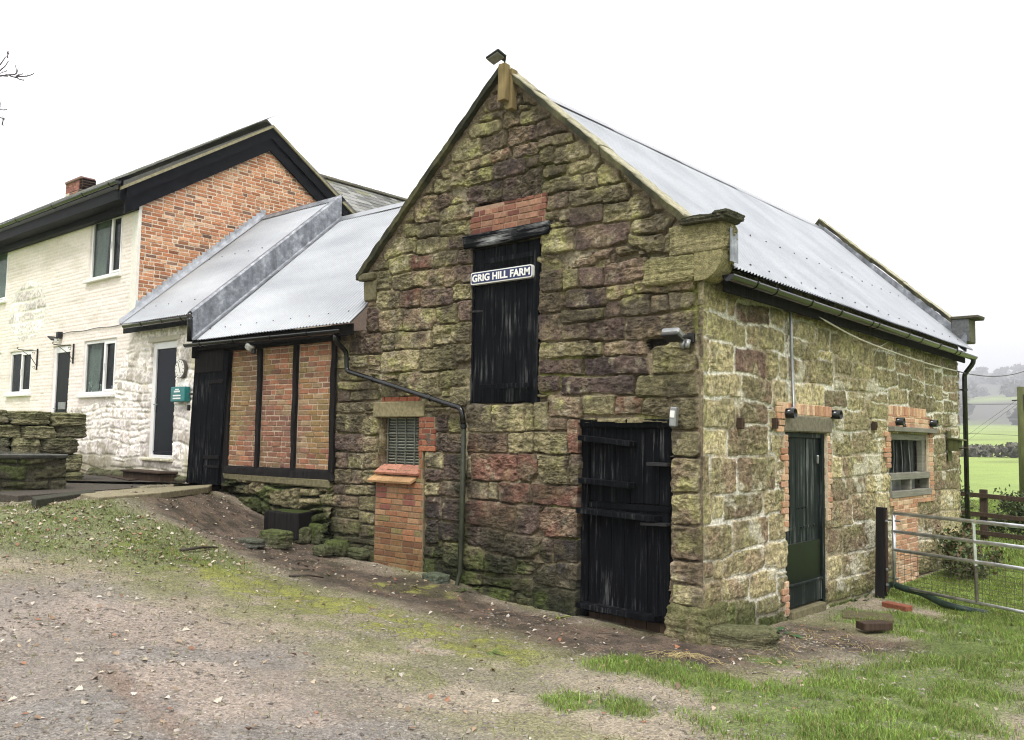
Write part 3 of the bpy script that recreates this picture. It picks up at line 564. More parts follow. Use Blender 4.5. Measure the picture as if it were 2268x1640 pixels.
# bottom corner stone, bulging mossy block
def f3(V, k, o, s): return (fbm(V[:, 0]*k+s, V[:, 1]*k, o, s)+fbm(V[:, 1]*k+5, V[:, 2]*k+s, o, s+2)+fbm(V[:, 2]*k+9, V[:, 0]*k, o, s+4))/3-.5
def rock(mb, c, size, seed, col, moss=0, sub=3, sq=3.0, rz=0):
    bm = bmesh.new(); bmesh.ops.create_icosphere(bm, subdivisions=sub, radius=1)
    V = np.array([v.co[:] for v in bm.verts]); Fs = [[v.index for v in f.verts] for f in bm.faces]; bm.free()
    nrm = (np.abs(V)**sq).sum(1)**(1/sq); V = V/nrm[:, None]
    V = V*(1+.50*f3(V, 1.4, 2, seed)[:, None]+.28*f3(V, 4.5, 3, seed+3)[:, None])
    V = V*(1+.13*f3(V, 13, 3, seed+5)[:, None]); cc = np.ones((len(V), 3))*np.array(col); t = np.clip(V[:, 2]*.8+.35+(fbm(V[:, 0]*4+seed, V[:, 1]*4, 3, seed+7)-.5)*1.6, 0, 1)*moss
    cc = cc*(1+1.5*f3(V, 5, 3, seed+9))[:, None]; cc = cc*(1-t[:, None])+MOS*t[:, None]*(.7+.6*RS.rand(len(V), 1))
    V = V*np.array(size)/2; cs_, sn = math.cos(rz), math.sin(rz); V = V@np.array([[cs_, sn, 0], [-sn, cs_, 0], [0, 0, 1]])
    V = V+np.array(c); n0 = mb.n; mb.V.append(V); mb.F.extend([[i+n0 for i in f] for f in Fs]); mb.C.append(cc); mb.n += len(V)
    return mb
mb = MB(); rock(mb, (-.14, .14, .11), (.44, .46, .46), 4, OCH*.75, .55, 6, 14)
mb.build('corner_stone', M['stone'], barn)
# --- loft hatch
def planks(mb, pl, u0, u1, v0, v1, d0, d1, n, rs, ch=.004, gap=.005, jit=.002):
    w = np.ones(n)+rs.uniform(-.15, .15, n); e = u0+np.concatenate([[0], np.cumsum(w)])/w.sum()*(u1-u0)
    for i in range(n): mb.pb(pl, e[i]+gap/2, e[i+1]-gap/2, v0+rs.uniform(-.006, .006), v1, d0, d1+rs.uniform(-.003, .003), ch, None, jit)
rsD = np.random.RandomState(5)
def strap(name, par, pl, a, b, d, w=.045, mat='iron', th=.009):
    # iron strap hinge from pixel a to pixel b
    f = fx if pl == 'F' else sx
    p, q = f(*a), f(*b); mb = MB()
    A = (p[0], -d, p[1]) if pl == 'F' else (d, p[0], p[1]); B = (q[0], -d, q[1]) if pl == 'F' else (d, q[0], q[1])
    mb.beam(A, B, th, w, .003)
    for t in (.15, .5, .85):
        c = [A[i]+(B[i]-A[i])*t for i in range(3)]
        off = (0, -.008, 0) if pl == 'F' else (.008, 0, 0)
        mb.box([c[i]+off[i] for i in range(3)], (.02, .02, .02), .006)
    return mb.build(name, M[mat], par)
mb = MB(); planks(mb, 'F', hat[0]+.02, hat[1]-.02, hat[2]+.01, hat[3]-.02, -.09, -.045, 6, rsD)
ht = mb.build('loft_hatch', M['black_wood'], barn)
mb = MB(); mb.pb('F', hat[1]-.085, hat[1]+.0, hat[2]-.01, hat[3]-.02, -.1, -.02, .006); mb.pb('F', hat[0]-.0, hat[0]+.03, hat[2]-.01, hat[3]-.02, -.1, -.02, .006); mb.build('frame', M['black_wood'], ht)
strap('strap_hinge', ht, 'F', (1076, 582), (1186, 563), .036, .06, 'black_wood', .02); strap('strap_hinge', ht, 'F', (1068, 858), (1178, 853), .036, .055, 'black_wood', .02); strap('bolt', ht, 'F', (1042, 692), (1073, 690), .03, .022)
mb = MB(); p = fx(1124, 522); a = fx(1029, 540); b = fx(1218, 505)
mb.pb('F', a[0], b[0], hat[3]-.0, hat[3]+.155, -.12, .045, .012, None, .012); mb.build('hatch_lintel', M['timber_h'], barn)
mb = MB(); brick_fill(mb, 'F', hb[0]-.06, hb[1]+.04, hat[3]+.16, hat[3]+.50, .018, [(.19, .085, .06), (.24, .115, .075), (.16, .065, .05), (.27, .15, .10)], rsD, L=.2, header=.4, backing=(hb[0]-.04, hb[1]+.02, hat[3]+.15, hat[3]+.5), inside=lambda u, v: not (u < fx(1115, 460)[0] and v > hat[3]+.42), mort=(.3, .2, .14))
mb.build('brick_infill', M['brick'], barn)
# --- split stable door
zs = fx(1390, 1118)[1]
mb = MB(); planks(mb, 'F', dor[0]+.10, dor[1]-.03, zs+.01, dor[3]-.05, -.14, -.085, 6, rsD, jit=.003)
up = mb.build('stable_door_upper_leaf', M['black_wood'], barn)
mb = MB(); planks(mb, 'F', dor[0]+.11, dor[1]-.04, .10, zs-.01, -.125, -.07, 7, rsD, jit=.003); mb.pb('F', dor[0]+.11, dor[1]-.03, zs-.06, zs-.0, -.08, -.055, .005)
lo = mb.build('stable_door_lower_leaf', M['black_wood'], barn)
mb = MB(); mb.pb('F', dor[0]-.01, dor[0]+.085, -.1, dor[3]-.04, -.16, -.06, .008, None, .006); mb.pb('F', dor[1]-.025, dor[1]+.03, -.1, dor[3]-.04, -.16, -.08, .006); mb.pb('F', dor[0], dor[1], dor[3]-.05, dor[3]+.04, -.16, -.02, .012, None, .012); mb.build('door_frame', M['black_wood'], barn)
mb = MB(); planks(mb, 'F', dor[0]+.09, dor[1]-.03, -.08, .11, -.13, -.09, 7, rsD); mb.build('kick_board', M['timber_brown'], lo)
for a, b, par in (((1287, 970), (1402, 984), up), ((1287, 1064), (1398, 1076), up), ((1284, 1130), (1458, 1150), lo), ((1284, 1338), (1458, 1372), lo)): strap('strap_hinge', par, 'F', a, b, .0 if par is lo else -.02, .055, 'black_wood', .16)
strap('bolt', up, 'F', (1436, 1028), (1482, 1030), -.02, .035, 'iron', .12); strap('bolt', lo, 'F', (1425, 1160), (1482, 1163), 0., .03, 'iron', .12)
# --- small barred window and the bricked-up opening below
mb = MB(); mb.pb('F', swn[0]-.12, swn[1]+.10, swn[3], swn[3]+.2, -.15, .035, .012, OCH*.85, .01); mb.build('window_lintel', M['stone_smooth'], barn)
mb = MB()
for i in range(17):
    z = swn[2]+.05+i*(swn[3]-swn[2]-.07)/16; mb.box(((swn[0]+swn[1])/2+.02, .135, z), (swn[1]-swn[0]-.07, .035, .006), .002, Matrix.Rotation(math.radians(-28), 3, 'X'), (.36, .38, .33))
for i in range(5):
    x = swn[0]+.06+(swn[1]-swn[0]-.08)*i/4; mb.bb(x-.008, x+.008, .085, .105, swn[2], swn[3], .003, (.12, .13, .10))
for f in (.36, .68): mb.bb(swn[0]+.02, swn[1], .08, .1, swn[2]+(swn[3]-swn[2])*f-.007, swn[2]+(swn[3]-swn[2])*f+.007, .003, (.12, .13, .10))
mb.bb(swn[0]+.0, swn[1], .16, .19, swn[2], swn[3], .003, (.05, .055, .045))
mb.build('louvred_window', M['paint_attr'], barn)
mb = MB(); rsB = np.random.RandomState(8)
for i in range(4):      # two courses of sloping sill tiles
    w = (swn[1]-swn[0]+.06)/4; x = swn[0]-.03+w*(i+.5)
    mb.box((x, .03, swn[2]+.0), (w-.006, .20, .035), .004, Matrix.Rotation(math.radians(32), 3, 'X'), np.array((.40, .19, .13))*rsB.uniform(.8, 1.15), .002)
    mb.box((x-.05, -.035, swn[2]-.115), (w-.006, .22, .035), .004, Matrix.Rotation(math.radians(25), 3, 'X'), np.array((.42, .26, .13))*rsB.uniform(.8, 1.15), .002)
mb.build('tiled_sill', M['brick'], barn)
mb = MB()
def bt(u, v, c, rs):
    k = float(sstep(.95, .45, v+(fbm(u*3, v*3, 2, 5)-.5)*.5)); c = np.array(c)*(1-k*.55)+np.array((.11, .075, .025))*k*.55
    if rs.rand() < .10: c = np.array((.20, .16, .07))
    return c
brick_fill(mb, 'F', bp[0]+.01, bp[1]-.01, .16, bp[3], .03, [(.30, .14, .075), (.35, .18, .095), (.20, .08, .06), (.28, .15, .08), (.33, .20, .11)], rsB, L=.225, h=.0755, tint=bt, backing=(bp[0], bp[1], .15, bp[3]), mort=(.2, .16, .1), header=.25)
a = fx(937, 925); brick_fill(mb, 'F', swn[1]+.0, fx(967, 950)[0], fx(950, 1000)[1], swn[3], .025, [(.24, .085, .055), (.28, .11, .06)], rsB, L=.16, backing=(swn[1], fx(967, 950)[0]-.02, fx(950, 1000)[1], swn[3]), mort=(.24, .2, .14))
brick_fill(mb, 'F', swn[1]+.0, swn[1]+.075, bp[3], swn[3]-.2, .02, [(.27, .10, .055), (.2, .10, .05)], rsB, L=.1, h=.13, backing=(swn[1], swn[1]+.075, bp[3]-.05, swn[3]-.2), mort=(.2, .16, .1))
brick_fill(mb, 'F', swn[0]+.05, swn[1]-.02, swn[3]+.2, swn[3]+.275, .02, [(.26, .09, .05)], rsB, L=.15)
mb.build('brick_infill', M['brick'], barn)
# --- side door
mb = MB(); planks(mb, 'S', sd[0]+.07, sd[1]-.08, .75, sd[3]-.06, -.10, -.06, 6, rsD); dS = mb.build('side_door', M['side_door'], barn)
mb = MB(); mb.pb('S', sd[0]+.05, sd[1]-.07, .28, .78, -.10, -.045, .003); mb.build('lower_panel', M['green_panel'], dS)
mb = MB(); mb.pb('S', sd[0]+.08, sd[1]-.08, .05, .30, -.09, -.03, .006); mb.pb('S', sd[0]+.08, sd[1]-.08, .29, .32, -.09, -.015, .006); mb.build('bottom_rail', M['side_door'], dS)
mb = MB(); mb.pb('S', sd[0]-.0, sd[0]+.065, -.12, sd[3], -.13, -.02, .006); mb.pb('S', sd[1]-.075, sd[1], -.1, sd[3], -.13, -.02, .006); mb.pb('S', sd[0]+.065, sd[1]-.075, sd[3]-.06, sd[3], -.13, -.03, .006); mb.build('door_frame', M['side_door'], barn)
mb = MB(); mb.pb('S', sd[0]+.1, sd[1]-.1, -.14, .03, -.13, .03, .015, OLV*.8, .008); mb.build('door_step', M['stone_smooth'], barn)
for a, b in (((1742, 1238-60), (1822, 1222-60)), ((1775, 1128), (1796, 1124))): strap('strap', dS, 'S', a, b, -.057, .03, 'side_door', .006)
mb = MB(); p = sx(1816, 1020); mb.beam((-.03, p[0], p[1]-.04), (-.02, p[0]-.02, p[1]+.06), .03, .03, .006); mb.build('latch', M['grey_metal'], dS)
mb = MB(); mb.pb('S', sd[0]-.10, sd[1]+.12, sd[3]+.01, sd[3]+.20, -.12, .04, .012, (.17, .155, .11), .006); mb.build('door_lintel', M['stone_smooth'], barn)
LB = [(.46, .27, .16), (.52, .34, .21), (.42, .22, .13), (.56, .40, .26), (.44, .26, .17)]
mb = MB(); mbj = MB(); rsC = np.random.RandomState(12)
brick_fill(mb, 'S', sd[0]-.14, sd[1]+.14, sd[3]+.21, sd[3]+.34, .035, LB, rsC, L=.085, h=.14, header=0, j=.012)
for zz in np.arange(0.02, 2.05, .0755):     # toothed brick jambs
    if not (.34 < zz < .95): brick_fill(mb if zz > .5 else mbj, 'S', sd[0]-(.17 if int(zz/.155) % 2 else .09), sd[0]-.005, zz, zz+.0755, .035, LB, rsC, header=0)
    if zz > 1.0: brick_fill(mb, 'S', sd[1]+.005, sd[1]+(.13 if int(zz/.155) % 2 else .07), zz, zz+.0755, .035, LB, rsC, header=0)
brick_fill(mb, 'S', sd[0]-.3, sd[0]-.1, sd[3]+.0, sd[3]+.34, .035, LB, rsC, header=.3)
mbj.pb('S', sd[0]-.09, sd[0], 0, .34, -.02, .024, .002, (.6, .5, .36)); mbj.build('brick_jamb', M['brick'], barn)
for q in ((sd[0]-.09, sd[0], .95, 2.05), (sd[1], sd[1]+.07, 1.0, 2.05), (sd[0]-.28, sd[1]+.13, sd[3]+.2, sd[3]+.34)): mb.pb('S', q[0], q[1], q[2], q[3], -.02, .024, .002, (.6, .5, .36))
mb.build('brick_surround', M['brick'], barn); mb = MB()
# brick round the side window
wl, wr = sw[0], sw[1]
bt0, bt1 = sx(2010, 922)[1], sx(2010, 903)[1]
brick_fill(mb, 'S', wl-.03, wr+.16, sw[3]+.10, bt0, .030, LB, rsC, header=.3, backing=(wl-.03, wr+.15, sw[3]+.1, bt0), mort=(.62, .5, .36))
brick_fill(mb, 'S', wl-.03, wr-.1, bt0, bt1, .030, LB, rsC, L=.08, h=.18, header=0, j=.012, backing=(wl-.03, wr-.1, bt0, bt1), mort=(.62, .5, .36))
for zz in np.arange(sw[2]-.1, sw[3]-.02, .0755):
    if zz > sw[2]+.35: brick_fill(mb, 'S', wl-(.26 if int(zz/.155) % 2 else .16), wl-.005, zz, zz+.0755, .036, LB, rsC, header=0)
    brick_fill(mb, 'S', wr+.005, wr+.22, zz, zz+.0755, .036, LB, rsC, header=.1)
mb.pb('S', wr, wr+.21, sw[2]-.1, sw[3], -.02, .024, .002, (.6, .5, .36)); mb.pb('S', wl-.15, wl, sw[2]+.35, sw[3], -.02, .024, .002, (.6, .5, .36))
bl = sx(1978, 1200)[0]; br = sx(2029, 1200)[0]
brick_fill(mb, 'S', wl-.02, wr+.28, sw[2]-.2, sw[2]-.04, .034, LB, rsC, backing=(wl, wr+.27, sw[2]-.2, sw[2]-.04), mort=(.62, .5, .36))
brick_fill(mb, 'S', bl, br, -.1, sw[2]-.2, .034, LB, rsC, header=.3, jit=.004, backing=(bl+.01, br-.01, -.12, sw[2]-.2), mort=(.62, .5, .36))
mb.build('brick_surround', M['brick'], barn)
# side window: frame, vertical boards, vent slot
mb = MB(); zv = sw[2]+.27
mb.pb('S', wl, wr, sw[3]-.09, sw[3]+.0, -.12, -.03, .005); mb.pb('S', wl, wl+.05, zv, sw[3]-.09, -.12, -.03, .005); mb.pb('S', wr-.16, wr, zv, sw[3]-.09, -.12, -.035, .005)
mb.pb('S', wl-.02, wr+.03, zv-.10, zv, -.12, .03, .006); mb.pb('S', wl-.02, wr+.05, sw[2]-.09, sw[2]+.01, -.12, .05, .008); mb.pb('S', (wl+wr)/2-.03, (wl+wr)/2+.03, sw[2]+.01, zv-.10, -.12, .02, .004); mb.pb('S', wl-.02, wl+.05, sw[2]+.01, zv-.1, -.12, .02, .004); mb.pb('S', wr-.03, wr+.03, sw[2]+.01, zv-.1, -.12, .02, .004)
wf = mb.build('side_window_frame', M['timber_grey'], barn)
mb = MB(); mb.pb('S', wl-.03, wr+.22, sw[3]+.03, sw[3]+.10, -.05, .10, .006); mb.build('drip_board', M['timber_grey'], wf)
for i in range(4):
    a = wl+.08+i*(wr-wl-.30)/4; w_ = (wr-wl-.30)/4
    P_ = np.array([[(-.05-.12*t, a+w_*t*(.80-.08*math.sin(z*9+i)), z) for z in np.linspace(zv, sw[3]-.09, 5)] for t in np.linspace(0, 1, 9)])
    mb = MB(); cc = [(.22, .27, .28), (.27, .30, .29), (.29, .32, .30), (.68, .69, .66)][i]; mb.grid(P_, cc, True); mb.grid(P_-np.array((.008, 0, 0)), cc); mb.build('torn_sheet', M['paint_attr'], wf, True)
mb = MB(); mb.pb('S', wl+.02, wr-.02, sw[2], sw[3]-.05, -.21, -.19, .002); mb.build('dark_interior', M['room'], wf)
# vents, conduit, iron bits on the side wall
for px, py in ((1736, 916), (1839, 919), (1981, 934), (2056, 938)):
    p = sx(px, py); mb = MB(); pts = [(.0, p[0], p[1]), (.13, p[0], p[1])]
    a = np.array([[(x, p[0]+r*math.cos(w), p[1]+r*math.sin(w)) for w in np.linspace(0, 2*math.pi, 17)] for x, r in ((.0, .058), (.14, .058), (.14, .05), (.05, .05))]); mb.grid(a, None, True); mb.build('vent_pipe', M['black_plastic'], barn, True)
for px, py in ((1634, 938), (1710, 938), (1931, 944), (2008-12, 948)):
    p = sx(px, py); mb = MB(); mb.pb('S', p[0]-.03, p[0]+.03, p[1]-.06, p[1]+.06, .0, .065, .006); mb.box((.07, p[0], p[1]), (.012, .025, .05), .004); mb.build('iron_cleat', M['timber_brown'], barn)
a = sx(1740, 660); b = sx(1748, 900); mb = MB(); mb.tube([(.055, a[0], a[1]+.1), (.05, (a[0]+b[0])/2, (a[1]+b[1])/2), (.055, b[0], b[1]), (.06, b[0]-.03, b[1]-.03), (.03, b[0]-.10, b[1]-.05)], .02, 8); mb.build('conduit_pipe', M['grey_metal'], barn, True)
# --- roofs of corrugated sheet
def corr(name, par, A, B, Cc, D, pitch=.0762, amp=.0125, rows=(.06, .5), mat='galv', seed=0):
    """A->B eaves, D->C ridge"""
    A, B, Cc, D = [np.array(p, float) for p in (A, B, Cc, D)]
    L = max(np.linalg.norm(B-A), np.linalg.norm(Cc-D)); nu = int(L/pitch*8)+1; nv = 7
    s = np.linspace(0, 1, nu)[:, None, None]; t = np.linspace(0, 1, nv)[None, :, None]
    P = (A*(1-s)+B*s)*(1-t)+(D*(1-s)+Cc*s)*t
    N = np.cross(B-A, D-A); N /= np.linalg.norm(N)
    if N[2] < 0: N = -N
    al = (s*L).squeeze(-1)
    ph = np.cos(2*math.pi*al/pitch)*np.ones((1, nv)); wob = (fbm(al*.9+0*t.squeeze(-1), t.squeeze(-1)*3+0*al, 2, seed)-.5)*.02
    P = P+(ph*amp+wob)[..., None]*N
    fl = np.cross(P[1, 0]-P[0, 0], P[0, 1]-P[0, 0])@N < 0
    V = P.reshape(-1, 3); Fq = grid_faces(nu, nv)
    if fl: Fq = Fq[:, ::-1]
    # underside, 3 mm lower
    V2 = V-N*.004; Fq = np.concatenate([Fq, Fq[:, ::-1]+len(V)])
    V = np.concatenate([V, V2])
    # screw heads along the purlins
    sv, sf = [], []; rs = np.random.RandomState(seed+3); nvv = len(V)
    for r in rows:
        for k in range(int(L/(pitch*6))):
            u = (k*6+3)*pitch/L+rs.uniform(-.002, .002); p = (A*(1-u)+B*u)*(1-r)+(D*(1-u)+Cc*u)*r+N*(amp+.0)
            a = (B-A)/np.linalg.norm(B-A)*.010; b = np.cross(N, a); n0 = nvv+len(sv)
            sv += [p-a-b, p+a-b, p+a+b, p-a+b, p-a*.5-b*.5+N*.012, p+a*.5-b*.5+N*.012, p+a*.5+b*.5+N*.012, p-a*.5+b*.5+N*.012]
            sf += [[n0, n0+1, n0+5, n0+4], [n0+1, n0+2, n0+6, n0+5], [n0+2, n0+3, n0+7, n0+6], [n0+3, n0, n0+4, n0+7], [n0+4, n0+5, n0+6, n0+7]]
    cv = (1.22-.85*np.clip(-ph*.5+.40, 0, 1)).reshape(-1, 1)*np.ones((1, 3)); cv = np.concatenate([cv, cv, np.full((len(sv), 3), .3)])  # corrugation shading painted into the colour: dark grimy valleys, brighter crests
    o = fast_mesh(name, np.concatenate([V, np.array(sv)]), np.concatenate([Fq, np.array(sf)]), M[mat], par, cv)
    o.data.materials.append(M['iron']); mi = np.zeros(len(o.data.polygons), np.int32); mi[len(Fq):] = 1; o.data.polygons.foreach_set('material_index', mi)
    return o
EX, EZ = .26, 3.70
RZ = 6.36
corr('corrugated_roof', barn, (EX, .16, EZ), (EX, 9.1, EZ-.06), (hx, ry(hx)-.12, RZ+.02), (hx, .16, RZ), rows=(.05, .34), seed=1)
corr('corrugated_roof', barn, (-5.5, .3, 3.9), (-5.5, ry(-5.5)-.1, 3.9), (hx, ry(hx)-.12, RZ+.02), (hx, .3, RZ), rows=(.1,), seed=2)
mb = MB()
for k in range(5):
    a = .3+(ry(hx)-.45)*k/5; b = .3+(ry(hx)-.45)*(k+1)/5+.05
    for s_ in (-1, 1): mb.add(np.array([(hx, a, RZ+.035+.004*k), (hx, b, RZ+.05), (hx+s_*.13, b, RZ-.075), (hx+s_*.13, a, RZ-.085)]), [[0, 1, 2, 3]])
mb.build('ridge_cap', M['galv'], barn)
mb = MB(); mb.beam((.13, .2, EZ-.13), (.13, 9.05, EZ-.19), .03, .20, .004); mb.build('fascia_board', M['timber_dark'], barn)
# --- copings (sandstone slabs) on both gables
def coping(name, y0, y1, zoff, seed, xr=.06, xl=-5.34, skew=0, lo=-.10, parts=5, top=6.50):
    mb = MB(); rs = np.random.RandomState(seed); N = np.array((math.sin(math.atan(RK)), 0, math.cos(math.atan(RK))))
    for s_, xe in ((1, xr), (-1, xl)):
        e = np.linspace(0, 1, parts+1)+np.concatenate([[0], rs.uniform(-.03, .03, parts-1), [0]])
        for i in range(parts):
            xa, xb = hx+(xe-hx)*e[i], hx+(xe-hx)*e[i+1]; oz = zoff+rs.uniform(-.012, .012); oy = rs.uniform(-.012, .012)
            n_ = 9; pr_ = []
            for k in range(n_):
                t = k/(n_-1); x = xa+(xb-xa)*(t*.992+.004); z = top-RK*abs(x-hx)+oz
                jt = lambda: rs.uniform(-.007, .007)
                yy = skew*(hx-x)*0+ (ry(x)-SL if skew else 0)
                pr_.append([(x+jt(), y0+yy+oy+jt(), z+lo+jt()), (x+jt(), y0+yy+oy-.012+jt(), z-.02+jt()), (x, y0+yy+oy+.02+jt(), z+jt()), (x, (y0+y1)/2+yy, z+.012+jt()), (x, y1+yy-.02, z+jt()), (x, y1+yy, z-.03), (x, y1+yy, z+lo)])
            P = np.array(pr_); P = np.concatenate([P, P[:, :1]], 1)
            nn = mb.n; mb.grid(P, None, s_ < 0); m = P.shape[1]
            mb.F.append([nn+j for j in range(m-1)][::(1 if s_ < 0 else -1)]); mb.F.append([nn+(n_-1)*m+j for j in range(m-1)][::(-1 if s_ < 0 else 1)])
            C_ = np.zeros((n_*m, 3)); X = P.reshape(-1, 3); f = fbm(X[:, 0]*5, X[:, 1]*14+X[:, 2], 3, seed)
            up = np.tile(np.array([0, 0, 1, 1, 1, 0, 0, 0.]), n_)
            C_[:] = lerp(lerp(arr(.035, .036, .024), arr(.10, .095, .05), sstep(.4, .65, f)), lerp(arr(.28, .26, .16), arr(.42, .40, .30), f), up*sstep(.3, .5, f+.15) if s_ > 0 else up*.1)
            mb.C[-1] = C_
    return mb.build(name, M['stone_smooth'], barn, False)
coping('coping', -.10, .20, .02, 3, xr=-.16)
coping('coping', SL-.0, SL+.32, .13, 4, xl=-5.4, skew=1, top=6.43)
# mortar seam and flashing of the far coping (lead upstand on the roof side)
mb = MB(); pts = []
for k in range(13):
    t = k/12; x = hx+(.16-hx)*t; z = 6.42-RK*(x-hx); y = ry(x)-.02
    pts.append([(x, y+.02, z+.04), (x, y, z-.20), (x, y-.01, z-.26), (x, y-.10-.02*math.sin(k*2.1), z-.285+.01)])
mb.grid(np.array(pts), None, False); mb.build('lead_flashing', M['lead'], barn)
# --- kneelers
def kneeler(y0, y1, x1, zc, name='kneeler', front=True):
    mb = MB()
    rock(mb, (.06, (y0+y1)/2-.03, zc+.03), (.48, y1-y0+.1, .075), 72, (.08, .076, .052), .2, 5, 10)
    rock(mb, (x1-.01, (y0+y1)/2-.035, zc+.055), (.17, y1-y0+.12, .07), 73, (.075, .072, .05), .2, 5, 10)
    rock(mb, ((x1-.36)/2, (y0+y1)/2-.005, zc-.145), (x1+.34, y1-y0+.02, .30), 71, (.27, .24, .13), .15, 6, 9)
    rock(mb, (-.36, (y0+y1)/2-.003, zc-.435), (.62, y1-y0+.03, .285), 74, (.25, .225, .115), .2, 6, 10)
    P_ = [(-.06, zc-.58), (0.0, zc-.58)]+[(.02+(x1-.04)*math.sin(t), zc-.58+.28*(1-math.cos(t))) for t in np.linspace(.15, math.pi/2, 7)]+[(x1-.01, zc-.295), (-.06, zc-.295)]
    mb.prism(P_, 'y', y0-.01, y1, (.25, .225, .115))
    return mb.build(name, M['stone'], barn)
kneeler(-.05, .22, .27, 4.14)
mb = MB(); zc = 4.20; mb.bb(-.1, .36, ry(0)-.05, ry(0)+.36, zc, zc+.06, .015, (.07, .066, .045), .01); mb.bb(-.1, .22, ry(0), ry(0)+.32, zc-.42, zc, .015, (.10, .10, .06)); mb.build('kneeler', M['stone_smooth'], barn)
mb = MB(); mb.bb(-.08, .20, ry(0)-.025, ry(0)-.003, zc-.40, zc-.0, .004, (.12, .125, .13)); mb.build('lead_cheek', M['stone_smooth'], barn)
mb = MB(); mb.bb(.272, .282, .05, .22, 3.74, 4.08, .003); mb.build('lead_cheek', M['lead'], barn)
mb = MB(); mb.bb(-5.30, -5.0, -.10, .15, 4.10, 4.20, .02, OLV*.6, .01); mb.bb(-5.24, -5.0, -.05, .15, 3.8, 4.1, .02, OLV*.7, .01); mb.build('kneeler', M['stone_smooth'], barn)
# --- gutters
def gutter(name, par, A, B, r=.058, brk=(), mat='black_plastic'):
    A = Vector(A); B = Vector(B); d = (B-A); L = d.length; d.normalize(); sd = d.cross(Vector((0, 0, 1))).normalized(); up = sd.cross(d)
    def pt(s, w, rr): return tuple(A+d*s+sd*(math.cos(w)*rr)+up*(math.sin(w)*rr))
    ws = np.linspace(math.pi, 2*math.pi, 13); mb = MB()
    ss = [0, L*.25, L*.5, L*.75, L]
    prof = [(w, r) for w in ws]+[(w, r-.005) for w in ws[::-1]]; prof.append(prof[0])
    mb.grid(np.array([[pt(s, w, rr) for w, rr in prof] for s in ss])); 
    for s in (0, L):
        q = [pt(s, w, r) for w in ws]; mb.add(q, [list(range(len(q)))])
    o = mb.build(name, M[mat], par, True)
    m2 = None
    for s in brk:
        s = s*L; mb = MB(); prof = [(w, r+.008) for w in np.linspace(math.pi*.97, 2.03*math.pi, 13)]
        pr2 = prof+[(w, r+.001) for w, _ in prof[::-1]]; pr2.append(pr2[0])
        mb.grid(np.array([[pt(s+e, w, rr) for w, rr in pr2] for e in (-.016, .016)]))
        for e in (-.016, .016):
            a = [pt(s+e, w, rr) for w, rr in pr2[:-1]]; nn = len(a)//2
            mb.add(a, [[i, i+1, 2*nn-2-i, 2*nn-1-i] for i in range(nn-1)])
        mb.build('bracket', M[mat], o)
    return o
sg = [(px, 602+(px-1605)*.3333) for px in (1668, 1712, 1790, 1855, 1925, 1938, 2005, 2035, 2075, 2112, 2120)]
g0, g1 = np.array((.24, .08, 3.615)), np.array((.24, 9.22, 3.53))
gg = []
for px, py in sg:
    p = on_plane(px, py, 0, .24); gg.append(float((p[1]-g0[1])/(g1[1]-g0[1])))
gutter('gutter', barn, g0, g1, .066, [g for g in gg if 0 < g < 1])
def pipe(name, par, pts, r=.034, mat='black_plastic', clips=()):
    mb = MB(); P = [Vector(p) for p in pts]; Q = [P[0]]
    for i in range(1, len(P)-1):
        a = (P[i-1]-P[i]).normalized()*min(.05, (P[i-1]-P[i]).length*.4); b = (P[i+1]-P[i]).normalized()*min(.05, (P[i+1]-P[i]).length*.4)
        Q += [P[i]+a, P[i]+(a+b)*.25, P[i]+b]
    Q.append(P[-1]); mb.tube(Q, r, 12)
    o = mb.build(name, M[mat], par, True)
    for c, ax in clips:
        mb = MB(); c = Vector(c); d = Vector(ax); mb.tube([c-d*.02, c+d*.02], r+.007, 12); mb.build('pipe_clip', M[mat], o)
    return o
dp = sx(2123, 830); ye = 9.19
pipe('downpipe', barn, [(.24, ye, 3.53), (.24, ye, 3.42), (.09, ye, 3.22), (.09, ye, 0.03)], .042, clips=[((.09, ye, z), (0, 0, 1)) for z in (2.95, 1.15, .35)])
for z in (2.95, 1.15, .35): mb = MB(); mb.bb(.0, .09, ye-.012, ye+.012, z-.012, z+.012, .003); mb.build('pipe_spike', M['iron'], barn)

# ------------------------------------------------------------------ TIMBER FRAMED OUTBUILDING (between barn and house)
ob = thing('timber_framed_outbuilding', 'low timber-framed brick outbuilding under a galvanised corrugated roof, joined to the stone barn', 'outbuilding', (-7.2, 1.5, .7))
XL, XR = -9.4, -5.22
LE, LZ, LY, LT = -.27, 3.50, 2.72, 6.17
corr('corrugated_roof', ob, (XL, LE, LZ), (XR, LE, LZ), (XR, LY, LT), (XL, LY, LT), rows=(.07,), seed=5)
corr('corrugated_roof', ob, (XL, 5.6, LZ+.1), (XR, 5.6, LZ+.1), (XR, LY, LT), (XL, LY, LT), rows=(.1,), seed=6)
mb = MB(); mb.grid(np.array([[(x, LY-.14, LT-.10), (x, LY, LT+.03), (x, LY+.14, LT-.10)] for x in np.linspace(XL+.05, XR, 6)])); mb.build('ridge_cap', M['galv'], ob)
mb = MB(); mb.bb(XL, -5.3, -.17, -.14, LZ-.16, LZ-.0, .004); mb.build('fascia_board', M['timber_dark'], ob)
post = [fx(577, 900)[0], fx(657, 900)[0], fx(742, 900)[0]]
zt = 3.36; zb = fx(620, 1036)[1]
